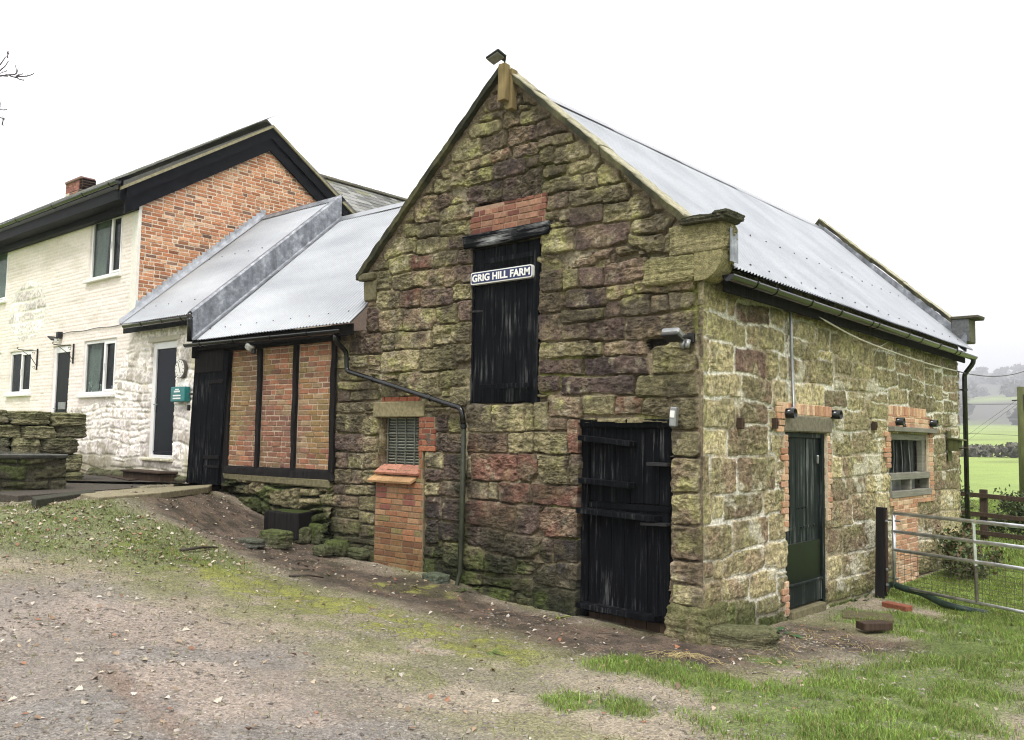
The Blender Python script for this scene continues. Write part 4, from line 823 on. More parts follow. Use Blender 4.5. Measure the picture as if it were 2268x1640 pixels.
for i, x in enumerate(post):
    mb = MB(); rs = np.random.RandomState(40+i); n_ = 8; w = .052
    P = []
    for k in range(n_):
        z = zb-.02+(zt-zb)*k/(n_-1); o_ = rs.uniform(-.012, .012)-.02*(k/(n_-1)-.5); ww = w*rs.uniform(.85, 1.1)
        P.append([(x+o_-ww, -.02, z), (x+o_-ww, -.055, z), (x+o_+ww, -.06, z), (x+o_+ww, -.02, z)])
    mb.grid(np.array(P), None, True); mb.build('timber_post', M['timber_dark'], ob)
mb = MB(); x0 = fx(508, 900)[0]; mb.bb(x0-.05, x0+.06, -.06, .05, 1.15, zt, .008, None, .008); mb.build('timber_post', M['timber_dark'], ob)
mb = MB(); mb.bb(x0, post[2]+.06, -.075, .05, zb-.16, zb-.01, .03, None, .025); mb.build('sill_beam', M['timber_dark'], ob)
mb = MB(); mb.bb(XL+.1, post[2]+.1, -.07, .08, zt-.06, zt+.12, .01, None, .008); mb.build('wall_plate', M['timber_dark'], ob)
LKB = [(.31, .145, .085), (.36, .175, .10), (.26, .12, .075), (.33, .20, .115), (.22, .12, .08), (.29, .205, .12), (.33, .15, .085)]
rsE = np.random.RandomState(9)
def lt(u, v, c, rs):
    n = float(fbm(u*1.4, v*1.4, 3, 66)); c = np.array(c)
    if n > .55: c = c*.5+np.array((.20, .175, .06))*.5
    if float(fbm(u*1.1+3, v*.8, 2, 67)) > .56: c = c*.55+np.array((.16, .09, .075))*.4
    return c
for a, b in ((x0+.05, post[0]-.06), (post[0]+.06, post[1]-.065), (post[1]+.065, post[2]-.065)):
    mb = MB(); brick_fill(mb, 'F', a, b, zb, zt-.03, .015, LKB, rsE, header=.12, jit=.004, tint=lt, L=.235, h=.079, j=.013, backing=(a-.03, b+.03, zb-.02, zt), mort=(.44, .35, .26)); mb.build('brick_panel', M['brick'], ob)
# rubble plinth
Up, Vp = uv_grid(-8.62, post[2]+.05, 0.1, zb-.12, .012)
def pl_col(U, V, r):
    a = lerp(OLV*.8, OCH*.8, r[..., 1]); a = lerp(a, BRN*.8, sstep(.6, .9, r[..., 2])); a = lerp(a, MOS*1.1, sstep(.48, .62, fbm(U*3, V*3, 3, 81))*.8)
    a = lerp(a, arr(.20, .20, .10), sstep(.62, .75, fbm(U*7, V*7, 3, 82))*.6)
    return lerp(a, ALG, sstep(.6, .05, V-gz(U, U*0)+(fbm(U*2, V*2, 2, 83)-.5)*.6)*.75)
Hp, Cp, _ = masonry(Up, Vp, courses(0, 1.6, .14, .27, np.random.RandomState(50)), np.random.RandomState(51), .2, .5, .03, .05, .07, .26, 12, pl_col, lambda U, V: ALG*1.2+np.zeros(U.shape+(3,)), .05)
Hp = Hp+.05*sstep(zb-.12, zb-.4, Vp)-.03
fast_mesh('stone_plinth', np.stack([Up, -Hp, Vp], -1).reshape(-1, 3), grid_faces(*Up.shape, ((Vp[:-1, :-1]+.02) > gz(Up[:-1, :-1], Up[:-1, :-1]*0)-.1)), M['stone'], ob, Cp.reshape(-1, 3))
mb = MB(); mb.bb(-8.6, post[2], -.06, .1, zb-.24, zb-.12, .02, OLV*.9, .02); mb.bb(XL, XR, .25, 5.3, .2, 3.4, .01, BRN); mb.build('inner_wall', M['stone_smooth'], ob)
# tall black plank door, standing a little out of true
bd = [fx(446, 778), fx(520, 778), fx(494, 1075), fx(425, 1070)]
mb = MB(); rs = np.random.RandomState(77)
for i in range(6):
    f0, f1 = i/6+.004, (i+1)/6-.004
    def q(f, t): return (bd[0][0]*(1-f)+bd[1][0]*f)*(1-t)+(bd[3][0]*(1-f)+bd[2][0]*f)*t, (bd[0][1]*(1-f)+bd[1][1]*f)*(1-t)+(bd[3][1]*(1-f)+bd[2][1]*f)*t
    A = [q(f0, 0), q(f1, 0), q(f1, 1), q(f0, 1)]; d = -.10-rs.uniform(0, .006)
    V = [(x, d, z) for x, z in A]+[(x, -.04, z) for x, z in A]
    mb.add(V, [[0, 3, 2, 1], [0, 1, 5, 4], [1, 2, 6, 5], [2, 3, 7, 6], [3, 0, 4, 7]])
bdo = mb.build('plank_door', M['black_wood'], ob)
mb = MB(); mb.bb(bd[0][0]+.02, x0-.04, -.125, -.08, fx(480, 822)[1]-.03, fx(480, 818)[1]+.30, .008); mb.build('head_board', M['timber_dark'], ob)
mb = MB(); mb.bb(XL+.2, x0-.02, .0, .2, 1.0, 3.4, .01); mb.build('door_recess', M['timber_dark'], ob)
strap('strap_hinge', bdo, 'F', (478, 848), (507, 845), .11, .06, 'timber_dark', .02); strap('strap_hinge', bdo, 'F', (464, 1013), (498, 1013), .11, .06, 'timber_dark', .02); strap('strap_hinge', bdo, 'F', (464, 1033), (498, 1035), .11, .04, 'timber_dark', .02)
mb = MB(); p = fx(439, 874); mb.bb(p[0]-.08, p[0]+.06, -.13, -.1, p[1]-.02, p[1]+.02, .004); mb.build('latch', M['iron'], bdo); mb = MB(); mb.bb(p[0]-.09, p[0]-.05, -.15, -.1, p[1]-.28, p[1]-.18, .006); mb.build('padlock', M['iron'], bdo)
# gutter, and the pipe that runs slantwise across the barn
gutter('gutter', ob, (fx(412, 768, -.32)[0], -.32, 3.43), (-5.33, -.32, 3.40), .058, (.12, .36, .6, .82))
p1 = fx(768, 760, -.1); p2 = fx(768, 822, -.1); p3 = fx(1022, 905, -.1); p4 = fx(1027, 935, -.1)
pipe('slanting_pipe', ob, [(p1[0], -.30, 3.36), (p1[0], -.30, 3.26), (p2[0], -.12, 3.12), (p2[0], -.1, p2[1]), (p3[0], -.1, p3[1]), (p4[0], -.1, p4[1]-.06)], .034, clips=[((p2[0], -.1, 3.02), (0, 0, 1)), ((p2[0]*.75+p3[0]*.25, -.1, p2[1]*.75+p3[1]*.25), (.93, 0, -.35)), ((p2[0]*.25+p3[0]*.75, -.1, p2[1]*.25+p3[1]*.75), (.93, 0, -.35)), ((p4[0], -.1, p4[1]-.05), (0, 0, 1))])
p5 = fx(1023, 1275, -.1)
mb = MB(); mb.tube([(p4[0], -.1, p4[1]-.04), (p4[0]+.01, -.1, 1.0), (p4[0], -.1, .35), (p4[0]-.03, -.14, .15), (p4[0]-.05, -.22, .10)], [.03, .03, .028, .026, .024], 8); mb.tube([(p4[0]-.05, -.07, p4[1]-.25), (p4[0]-.045, -.075, .9), (p4[0]-.06, -.08, .3)], .014, 6); mb.build('old_downpipe', M['mossy_pipe'], ob, True)
# ------------------------------------------------------------------ LEAN-TO PORCH between outbuilding and house
po = thing('whitewashed_lean_to', 'whitewashed stone lean-to with navy glazed door and short corrugated roof against the brick gable', 'outbuilding', (-10.7, 1.5, 1.1))
HX = -12.04
PE, PZ, PT = -.30, 3.95, 6.60
corr('corrugated_roof', po, (HX+.05, PE, PZ), (XL, PE, PZ), (XL, LY, PT), (HX+.05, LY, PT), rows=(.12, .55), seed=8)
mb = MB(); mb.grid(np.array([[(x, LY-.16, PT-.115), (x, LY, PT+.03), (x, LY+.12, PT-.06)] for x in np.linspace(HX+.05, XL+.02, 4)])); mb.build('ridge_cap', M['lead'], po)
# lead-clad step down to the lower roof
mb = MB(); pts = []
for k in range(15):
    t = k/14; y = PE+(LY-PE)*t; zu = PZ+(PT-PZ)*t; zl = LZ+(LT-LZ)*(y-LE)/(LY-LE)
    w = .006*math.sin(k*1.9); pts.append([(XL-.16, y, zu+.02), (XL-.01, y, zu+.045), (XL+.03+w, y, zu+.01), (XL+.035+w, y, (zu+zl)/2), (XL+.04, y, zl+.05), (XL+.07, y, zl+.025), (XL+.17, y, zl+.022)])
mb.grid(np.array(pts), None, True)
for t in (.03, .52):
    y = PE+(LY-PE)*t; zu = PZ+(PT-PZ)*t; mb.beam((XL+.04, y, zu-.44), (XL+.04, y+.02, zu+.02), .02, .02, .006)
mb.build('lead_step_flashing', M['lead'], po)
mb = MB(); mb.bb(HX, XL+.02, -.2, -.17, PZ-.16, PZ-.02, .004); mb.build('fascia_board', M['black_paint'], po)
gutter('gutter', po, (fx(277, 718, -.33)[0], -.34, PZ-.05), (XL+.04, -.34, PZ-.06), .055, (.3, .62, .9))
pipe('downpipe', po, [(XL+.03, -.34, PZ-.08), (XL+.03, -.33, PZ-.15), (XL+.02, -.32, 3.47)], .045)
mb = MB(); mb.bb(XL-.02, XL+.0, -.25, 2.6, 3.2, 3.9, .004); mb.bb(HX+.1, XL-.03, .35, 5, 1.0, 3.8, .01); mb.build('inner_wall', M['timber_dark'], po)
# ------------------------------------------------------------------ FARMHOUSE
hs = thing('farmhouse', 'two-storey cream painted farmhouse with orange brick gable, black bargeboards and slate roof', 'house', (-15, 2.5, 1.3))
HL = -21.5
# white front wall: painted brick above, limewashed rubble below
Uw, Vw = uv_grid(HL, XL-.02, 1.0, 6.5, .017)
csw = courses(.9, 4.4, .15, .3, np.random.RandomState(60))
def wcol(U, V, r):
    a = lerp(arr(.80, .735, .675), arr(.85, .795, .75), r[..., 1]); return a
Hw, Cw, Sw = masonry(Uw, Vw, csw, np.random.RandomState(61), .2, .6, .03, .010, .017, .20, 21, wcol, lambda U, V: arr(.78, .75, .66)+np.zeros(U.shape+(3,)), .012)
# painted brick
row = np.floor(Vw/.0765); uo = Uw/.235+.5*(row % 2)+.2*np.sin(row*3.7)
fr = np.minimum(np.minimum(Vw/.0765 % 1, 1-Vw/.0765 % 1)*.0765, np.minimum(uo % 1, 1-uo % 1)*.235)
jm = sstep(.002, .013, fr+(fbm(Uw*9, Vw*9, 2, 63)-.5)*.006); bid = vnoise(np.floor(uo)*3.1, row*5.3, 64)
Hb = jm*.007+(bid-.5)*.008+(fbm(Uw*3, Vw*3, 3, 65)-.5)*.02
vsplit = np.where(Uw > HX, 6, np.interp(Uw, [HL, -15.6, -13.2, HX], [2.1, 2.2, 2.5, 3.75]))+(fbm(Uw*1.6, Vw*1.6, 3, 68)-.5)*.5
rough_up = gauss(Uw, Vw, fx(60, 690), (1.15, .62)) > .45
kb = sstep(-.06, .06, Vw-vsplit)*(Uw < HX)
Hw = Hw*.95+.01
Hw = Hw*(1-kb)+Hb*kb; Cb = lerp(arr(.82, .73, .665), arr(.86, .785, .735), bid); Cw = Cw*(1-kb[..., None])+Cb*kb[..., None]
Hr, Cr_, _ = masonry(Uw, Vw, courses(.9, 7, .16, .3, np.random.RandomState(66)), np.random.RandomState(67), .35, .9, .04, .012, .010, .1, 25, wcol, lambda U, V: arr(.8, .78, .7)+np.zeros(U.shape+(3,)), .0)
kr = (sstep(.40, .5, gauss(Uw, Vw, fx(60, 690), (1.2, .75))+(fbm(Uw*3, Vw*3, 2, 69)-.5)*.1))*(Uw < -15.5); Hw = Hw*(1-kr)+Hr*kr; Cw = Cw*(1-kr[..., None])+(Cr_*.97)*kr[..., None]
# weather stains: yellow-green damp, flaked limewash, splash zone
n1 = fbm(Uw*1.6, Vw*1.1, 4, 71); Cw = lerp(Cw, arr(.70, .62, .52), sstep(.50, .75, n1)*.3*(1-kb*.5))
n2 = fbm(Uw*7, Vw*7, 4, 73); lowz = sstep(3.4, 1.2, Vw)
Cw = lerp(Cw, arr(.34, .30, .21), sstep(.62, .70, n2+.05*lowz)*(1-kb)*.6)
Cw = lerp(Cw, arr(.48, .46, .24), sstep(.52, .66, fbm(Uw*2.2, Vw*2.2, 4, 75))*sstep(-10.3, -9.7, Uw)*.7)
hg = Vw-gz(Uw, Uw*0); Cw = lerp(Cw, arr(.22, .20, .11), sstep(.42, .0, hg+(fbm(Uw*3, Vw*3, 3, 76)-.5)*.5)*.75)
Cw = lerp(Cw, arr(.55, .51, .42), sstep(.55, .75, fbm(Uw*1.2, Vw*4.5, 3, 79))*kb*.35)
def wrect(pts):
    xs = [fx(*p)[0] for p in pts]; zs_ = [fx(*p)[1] for p in pts]
    return (xs[0]+xs[3])/2, (xs[1]+xs[2])/2, (zs_[2]+zs_[3])/2, (zs_[0]+zs_[1])/2
W1 = wrect([(204, 492), (272, 468), (269, 605), (197, 622)]); W2 = wrect([(187, 757), (258, 750), (254, 872), (182, 875)]); W3 = wrect([(24, 780), (72, 777), (67, 872), (18, 873)]); W4 = wrect([(-52, 568), (20, 551), (13, 668), (-58, 680)]); W5 = wrect([(-45, 788), (2, 785), (-2, 880), (-50, 880)])
D1 = (fx(115, 850)[0], fx(152, 850)[0], 1.3, fx(135, 768)[1]); D2 = (fx(332, 900)[0], fx(387, 900)[0], fx(355, 1016)[1], fx(360, 757)[1])
for i, w in enumerate((W1, W2, W3, W4, W5)): niche(Hw, Cw, Uw, Vw, *w, .09, i, None, .002)
niche(Hw, Cw, Uw, Vw, *D1, .12, 7, None, .002); niche(Hw, Cw, Uw, Vw, *D2, .10, 8, None, .002)
# real openings where the windows stand
uc = (Uw[:-1, :-1]+Uw[1:, 1:])/2; vc = (Vw[:-1, :-1]+Vw[1:, 1:])/2
mask = np.ones(uc.shape, bool)
for w in (W1, W2, W3, W4, W5): mask &= ~((uc > w[0]+.04) & (uc < w[1]-.04) & (vc > w[2]+.04) & (vc < w[3]-.04))
kk = sstep(HX-.12, HX, Uw)*(Uw < HX+.02)*(Vw > 4)
Yw = -Hw
mh = uc < HX; 
fast_mesh('front_wall', np.stack([Uw, Yw, Vw], -1).reshape(-1, 3), grid_faces(*Uw.shape, mask & mh & (vc < 6.45)), M['white'], hs, Cw.reshape(-1, 3))
fast_mesh('front_wall', np.stack([Uw, Yw, Vw], -1).reshape(-1, 3), grid_faces(*Uw.shape, mask & ~mh & (vc < PZ-.05)), M['white'], po, Cw.reshape(-1, 3))
# brick gable end
GA = (2.75, 8.55); mbk = MB(); rsG = np.random.RandomState(14)
GB = [(.50, .22, .11), (.54, .255, .135), (.47, .195, .10), (.57, .30, .165), (.43, .175, .09), (.52, .24, .13), (.49, .23, .125), (.26, .15, .105), (.58, .36, .23), (.53, .26, .14), (.50, .23, .12)]
SLh = (8.60-6.72)/2.9
def in_gable(u, v): return v < 8.45-SLh*abs(u-2.75) and v > PZ+.1+(PT-PZ)*(u-PE)/(LY-PE)-.35 if u < LY else v < 8.45-SLh*abs(u-2.75) and v > 5.5
def sidebrick(u, v, c, rs): return np.array(c)*(.55 if rs.rand() < .06 else 1.0)
# the gable lies on the plane x = HX: build in side-plane coordinates and shift
brick_fill(mbk, 'S', .055, 5.5, 3.9, 8.5, .03, GB, rsG, in_gable, header=.33, jit=.003, tint=sidebrick, j=.017)
for i in range(len(mbk.V)): mbk.V[i] = mbk.V[i]+np.array((HX-.03, 0, 0))
mbk.prism([(.05, 1.0), (5.5, 1.0), (5.5, 6.75), (2.75, 8.5), (.05, 6.75)], 'x', HX-.25, HX-.006, (.66, .56, .44))
mbk.build('brick_gable', M['brick'], hs)
mb = MB(); mb.bb(HX-.22, HX+.012, -.015, .052, 3.9, 6.6, .006, (.80, .77, .70), .004); mb.build('painted_quoin', M['white'], hs)
# roof
EY, EZh, AY, AZ = -.42, 6.66, 2.78, 8.66
def slate_slope(name, par, O, U, W, nu, nv, su, sv, seed, th=.008):
    """O eaves corner, U unit along eaves, W unit up the slope"""
    O, U, W = [np.array(a, float) for a in (O, U, W)]; N = np.cross(U, W); N = N/np.linalg.norm(N)
    if N[2] < 0: N = -N
    rs = np.random.RandomState(seed); mb = MB(); R = np.stack([U, W, N], 1)
    for j in range(nv):
        for i in range(nu+(j % 2)):
            a = max((i-.5*(j % 2))*su, 0); b = min((i+1-.5*(j % 2))*su, nu*su)
            if b-a < .02: continue
            c = np.array((.15, .15, .145))*rs.uniform(.55, 1.7)*np.array((1, 1+rs.uniform(-.02, .03), 1-rs.uniform(0, .1)))
            if rs.rand() < .12: c = np.array((.17, .17, .10))
            tl = Matrix.Rotation(-.035, 3, 'X'); mb.box(O+U*((a+b)/2)+W*(sv*(j+.7))+N*(.02+rs.uniform(0, .004)), (b-a-.004, sv*1.45, th), .002, R@np.array(tl), c)
    return mb.build(name, M['slate'], par)
Wf = np.array((0, AY-EY, AZ-EZh+.10)); Lf = np.linalg.norm(Wf); Wf /= Lf
slate_slope('slate_roof', hs, (HL, EY-.03, EZh+.0), (1, 0, 0), Wf, int((HX+.16-HL)/.3), int(Lf/.23)+1, (HX+.16-HL)/int((HX+.16-HL)/.3), Lf/(int(Lf/.23)+.7), 1)
mb = MB(); mb.prism([(EY+.05, EZh-.0), (AY, AZ-.03), (5.9, 6.75), (5.9, 6.6), (AY, AZ-.16), (EY+.05, EZh-.12)], 'x', HL, HX+.10, (.12, .12, .11)); mb.build('roof_deck', M['slate'], hs)
mb = MB()
for k in range(24): mb.prism([(AY-.15, AZ+.03), (AY, AZ+.14), (AY+.15, AZ+.03), (AY, AZ+.08)], 'x', HL+k*.39, HL+(k+1)*.39-.006, np.array((.16, .15, .12))*RS.uniform(.7, 1.2))
mb.build('ridge_tiles', M['slate'], hs)
# bargeboards: outer board and set-back inner board
def barge(name, x0_, x1_, dz0, dz1, mat):
    mb = MB()
    for s_, ye_, in ((0, EY+.10), (1, 5.75)):
        ze = AZ-SLh*abs(ye_-AY)
        P = [(ye_, ze+dz0), (AY, AZ+dz0), (AY, AZ+dz1), (ye_, ze+dz1)]
        mb.prism(P, 'x', x0_, x1_)
    return mb.build(name, M[mat], hs)
barge('bargeboard', HX+.085, HX+.12, -.34, -.105, 'black_paint'); barge('bargeboard', HX+.03, HX+.075, -.60, -.31, 'black_paint')
mb = MB()
for ye_ in (EY, 5.8): mb.prism([(ye_, AZ-SLh*abs(ye_-AY)-.11), (AY, AZ-.11), (AY, AZ-.05), (ye_, AZ-SLh*abs(ye_-AY)-.05)], 'x', HX-.1, HX+.16, (.30, .27, .17))
mb.build('verge_mortar', M['stone_smooth'], hs)
# boxed eaves, gutter
mb = MB(); mb.bb(HL, HX+.02, -.42, -.0, 6.30, 6.52, .006); mb.bb(HL, HX+.02, -.16, -.012, 6.18, 6.31, .006); mb.prism([(-.42, 6.30), (-.42, 6.72), (0.05, 6.85), (.05, 6.3)], 'x', HX-.02, HX+.05); mb.build('boxed_eaves', M['black_paint'], hs)
gutter('gutter', hs, (HL, -.50, 6.60), (HX+.14, -.50, 6.62), .06, (.3, .5, .7, .85, .97))
# chimney, behind the ridge
c0 = fx(160, 470, 2.9)[0]; c1 = fx(214, 400, 2.9)[0]; ct = fx(187, 396, 2.9)[1]; c0 += .26; c1 -= .26; ct -= .10
mb = MB(); rsH = np.random.RandomState(15)
def chim(a, b, z0, z1, mb, pal):
    z = z0; k = 0
    while z < z1-.03:
        u = a-(.11 if k % 2 else 0)
        while u < b:
            x_, y_ = max(u, a), min(u+.21, b)
            if y_-x_ > .03:
                c = np.array(pal[rsH.randint(len(pal))])*rsH.uniform(.7, 1.1); mb.bb(x_, y_-.01, 2.60, 2.8, z, z+.066, .005, c)
                mb.bb(b-.2, b, 2.60, 2.98, z, z+.066, .005, c)
            u += .22
        z += .0765; k += 1
    mb.bb(a+.01, b-.01, 2.61, 2.97, z0, z1-.01, .003, (.35, .3, .24))
chim(c0, c1, 7.6, ct-.35, mb, [(.33, .13, .09), (.38, .17, .12), (.30, .11, .08)]); chim(c0-.06, c1+.06, ct-.35, ct-.08, mb, [(.30, .12, .10), (.34, .15, .12)]); mb.bb(c0-.02, c1+.02, 2.55, 2.98, ct-.08, ct, .02, (.22, .14, .12)); mb.bb(c0-.01, c0+.22, 2.58, 2.62, 7.6, ct-.36, .004, (.55, .51, .42))
mb.build('chimney', M['brick'], hs)
# windows and doors of house and porch
def window(par, w, split=.62, sill=True, curtain=None, wide_left=True):
    u0, u1, v0, v1 = w; mb = MB(); f = .055; d0, d1 = -.07, -.02
    mb.pb('F', u0, u1, v1-f, v1, d0, d1, .004); mb.pb('F', u0, u1, v0, v0+f, d0, d1, .004); mb.pb('F', u0, u0+f, v0+f, v1-f, d0, d1, .004); mb.pb('F', u1-f, u1, v0+f, v1-f, d0, d1, .004)
    m = u0+(u1-u0)*split; mb.pb('F', m-.035, m+.035, v0+f, v1-f, d0, d1, .004)
    # casement frame on the narrow light
    g = .04; a, b = m+.035, u1-f; mb.pb('F', a, a+g, v0+f, v1-f, d1-.03, d1+.012, .004); mb.pb('F', b-g, b, v0+f, v1-f, d1-.03, d1+.012, .004); mb.pb('F', a+g, b-g, v0+f, v0+f+g, d1-.03, d1+.012, .004); mb.pb('F', a+g, b-g, v1-f-g, v1-f, d1-.03, d1+.012, .004)
    wf = mb.build('window', M['upvc'], par)
    for p, q, r_, s_ in ((u0+f, m-.035, v0+f, v1-f), (a+g, b-g, v0+f+g, v1-f-g)):
        mb = MB(); mb.pb('F', p, q, r_, s_, d0+.01, d0+.018, .001); mb.build('pane', M['glass'], wf)
    mb = MB(); mb.pb('F', a+.008, a+.03, (v0+v1)/2-.07, (v0+v1)/2+.07, d1+.01, d1+.035, .004); mb.build('handle', M['upvc'], wf)
    if sill: mb = MB(); mb.pb('F', u0-.10, u1+.06, v0-.065, v0-.0, -.06, .085, .008); mb.build('sill', M['upvc'], wf)
    mb = MB(); mb.add([(u0, .09, v0), (u1, .09, v0), (u1, .09, v1), (u0, .09, v1), (u0-.4, 1.2, v0-.3), (u1+.4, 1.2, v0-.3), (u1+.4, 1.2, v1+.3), (u0-.4, 1.2, v1+.3)], [[4, 5, 6, 7], [0, 4, 7, 3], [1, 2, 6, 5], [0, 1, 5, 4], [3, 7, 6, 2]]); mb.build('room_behind', M['room'], wf)
    if curtain:
        ca, cb = u0+(u1-u0)*curtain[0], u0+(u1-u0)*curtain[1]
        P = np.array([[(ca+(cb-ca)*(t*(1-.15*(1-z))), .10+.015*math.sin(t*19), v0+.03+(v1-v0-.06)*z) for z in np.linspace(0, 1, 8)] for t in np.linspace(0, 1, 25)]); mb = MB(); mb.grid(P); mb.build('curtain', M['curtain'], wf, True)
    return wf
wA = window(hs, W1, .64, True, (.02, .45)); wB = window(hs, W2, .62, True, (.02, .42)); window(hs, W3, .5, True, (.72, .98)); window(hs, W4, .5, True, (.6, .95)); window(hs, W5, .5)
mb = MB()     # ornaments standing inside the lower sill
for f_, h_ in ((.12, .20), (.2, .12), (.47, .14), (.82, .1)):
    x = W2[0]+(W2[1]-W2[0])*f_; mb.tube([(x, .1, W2[2]+.06), (x, .1, W2[2]+.06+h_*.5), (x, .1, W2[2]+.06+h_)], [.05, .035, .045], 8)
mb.build('ornaments', M['curtain'], wB, True)
def door(par, d, mat, wl_=.09, glazed=False, base=None):
    u0, u1, v0, v1 = d; mb = MB(); mb.pb('F', u0, u0+wl_, v0, v1, -.09, -.02, .004); mb.pb('F', u1-.05, u1, v0, v1, -.09, -.02, .004); mb.pb('F', u0+wl_, u1-.05, v1-.13, v1, -.09, -.02, .004); mb.pb('F', u0+wl_, u1-.05, v0, v0+.06, -.09, .01, .004)
    fr_ = mb.build('door', M['upvc'], par); mb = MB(); mb.pb('F', u0+wl_+.004, u1-.054, v0+.062, v1-.134, -.085, -.045, .005)
    if not glazed:
        pass
    else:
        mb.pb('F', u0+wl_+.004, u1-.054, v0+.10, v0+.13, -.05, -.035, .003)
    mb.build('door_leaf', M[mat], fr_)
    zc = v0+ (v1-v0)*.46; mb = MB(); mb.pb('F', u0+wl_-.005, u0+wl_+.035, zc-.12, zc+.12, -.045, -.03, .004); mb.beam((u0+wl_+.01, .0, zc), (u0+wl_+.15, .0, zc), .018, .018, .004); mb.build('handle', M['grey_metal'], fr_)
    return fr_
dh = door(hs, (D1[0], D1[1], D1[2], D1[3]), 'door_dark', .13); dpz = door(po, D2, 'door_navy', .12, True)
mb = MB(); p = fx(127, 906); q = fx(139, 894); mb.pb('F', p[0]-.05, q[0]+.05, p[1]-.01, q[1]+.03, -.045, -.03, .004); mb.build('letterbox', M['grey_metal'], dh)
mb = MB(); mb.pb('F', D2[0]-.12, D2[1]+.12, D2[3]-.0, D2[3]+.09, -.06, .03, .01, (.6, .56, .45), .006); mb.build('door_lintel', M['white'], po)
mb = MB(); mb.pb('F', D2[0]-.15, D2[1]+.05, D2[2]-.05, D2[2]+.0, -.08, .07, .01, (.55, .52, .38), .006); mb.build('threshold', M['stone_smooth'], po)
# stepped lead flashing on the brick
mb = MB(); nst = 27
for k in range(nst):
    t = (k+.5)/nst; y = .02+(LY-.0)*t; z = PZ+(PT-PZ)*(y-PE)/(LY-PE)
    dy = LY/nst; dzs = (PT-PZ)/(LY-PE)*dy
    mb.prism([(y-dy*.62, z-.06), (y+dy*.7, z-.06+dzs), (y+dy*.66, z+.10+dzs), (y-dy*.55, z+.17)], 'x', HX+.004, HX+.016+.003*(k % 2))
mb.grid(np.array([[(HX+.02, y, PZ+(PT-PZ)*(y-PE)/(LY-PE)+.09), (HX+.03, y, PZ+(PT-PZ)*(y-PE)/(LY-PE)+.02), (HX+.17, y, PZ+(PT-PZ)*(y-PE)/(LY-PE)+.02)] for y in np.linspace(PE, LY, 12)]), None, True)
mb.build('stepped_flashing', M['lead_light'], hs)
# rear wing, slates facing the barn
p = on_plane(720, 400, 0, -14.2); q = on_plane(885, 442, 0, -14.2); wz = (p[2]+q[2])/2
Ww = np.array((-2.6, 0, 2.0)); Lw = np.linalg.norm(Ww); Ww /= Lw; O = np.array((-14.2, 4.2, wz))-Ww*3.6
slate_slope('slate_roof', hs, (O[0], 14.5, O[2]), (0, -1, 0), Ww, 42, 16, .245, .225, 6)
mb = MB(); mb.prism([(O[0], O[2]-.02), (-14.2, wz-.02), (-17, O[2]-.02), (-17, 1.2), (O[0]-.3, 1.2)], 'y', 4.6, 14.5, (.2, .15, .12)); mb.build('rear_wing', M['brick'], hs)
mb = MB()
for k in range(26): mb.bb(-14.32, -14.08, 4.3+k*.4, 4.3+k*.4+.392, wz-.0, wz+.075, .03, np.array((.14, .13, .10))*RS.uniform(.7, 1.3))
mb.build('ridge_tiles', M['slate'], hs)
mb = MB(); mb.bb(HL, HX-.26, 1.25, 5.4, 1.0, 6.5, .01, (.3, .28, .25)); mb.build('inner_wall', M['room'], hs)
# ------------------------------------------------------------------ THINGS FIXED TO THE WALLS
a = fx(1045, 607, -.0); b = fx(1182, 585); c = fx(1046, 634); d_ = fx(1181, 613)
su0, su1 = (a[0]+c[0])/2, (b[0]+d_[0])/2; sv1, sv0 = (a[1]+b[1])/2, (c[1]+d_[1])/2
sg_ = thing('farm_sign', 'long dark blue enamel sign with white letters GRIG HILL FARM across the loft hatch', 'sign', ((su0+su1)/2, -.03, sv0))
def rrect(u0, u1, v0, v1, r, n=6):
    P = []
    for cx_, cy_, s in ((u1-r, v1-r, 0), (u0+r, v1-r, 90), (u0+r, v0+r, 180), (u1-r, v0+r, 270)):
        for k in range(n+1): w = math.radians(s+90*k/n); P.append((cx_+r*math.cos(w), cy_+r*math.sin(w)))
    return P
mb = MB(); mb.prism(rrect(su0, su1, sv0, sv1, .03), 'y', -.022, .05); mb.build('white_border', M['sign_white'], sg_)
mb = MB(); mb.prism(rrect(su0+.013, su1-.013, sv0+.013, sv1-.013, .022), 'y', -.0255, -.0); mb.build('blue_plate', M['sign_blue'], sg_)
def text_mesh(name, body, mat, par, u0, u1, v0, v1, y, bold=.012):
    cu = bpy.data.curves.new(name, 'FONT'); cu.body = body; cu.size = 1; cu.offset = bold; cu.extrude = .004; cu.space_character = 1.02
    o = bpy.data.objects.new(name, cu); COL.objects.link(o); bpy.context.view_layer.update()
    me = bpy.data.meshes.new_from_object(o.evaluated_get(bpy.context.evaluated_depsgraph_get())); bpy.data.objects.remove(o)
    V = np.array([v.co[:] for v in me.vertices]); lo_, hi_ = V.min(0), V.max(0)
    W = np.zeros_like(V); W[:, 0] = u0+(V[:, 0]-lo_[0])/(hi_[0]-lo_[0])*(u1-u0); W[:, 2] = v0+(V[:, 1]-lo_[1])/(hi_[1]-lo_[1])*(v1-v0); W[:, 1] = y-(V[:, 2]-lo_[2])*.4
    me.vertices.foreach_set('co', W.ravel()); me.materials.clear(); me.materials.append(M[mat]); me.update()
    o = bpy.data.objects.new(name, me); COL.objects.link(o); attach(o, par); return o
text_mesh('lettering', 'GRIG HILL FARM', 'sign_white', sg_, su0+.03, su1-.03, sv0+.03, sv1-.03, -.0265, .036)
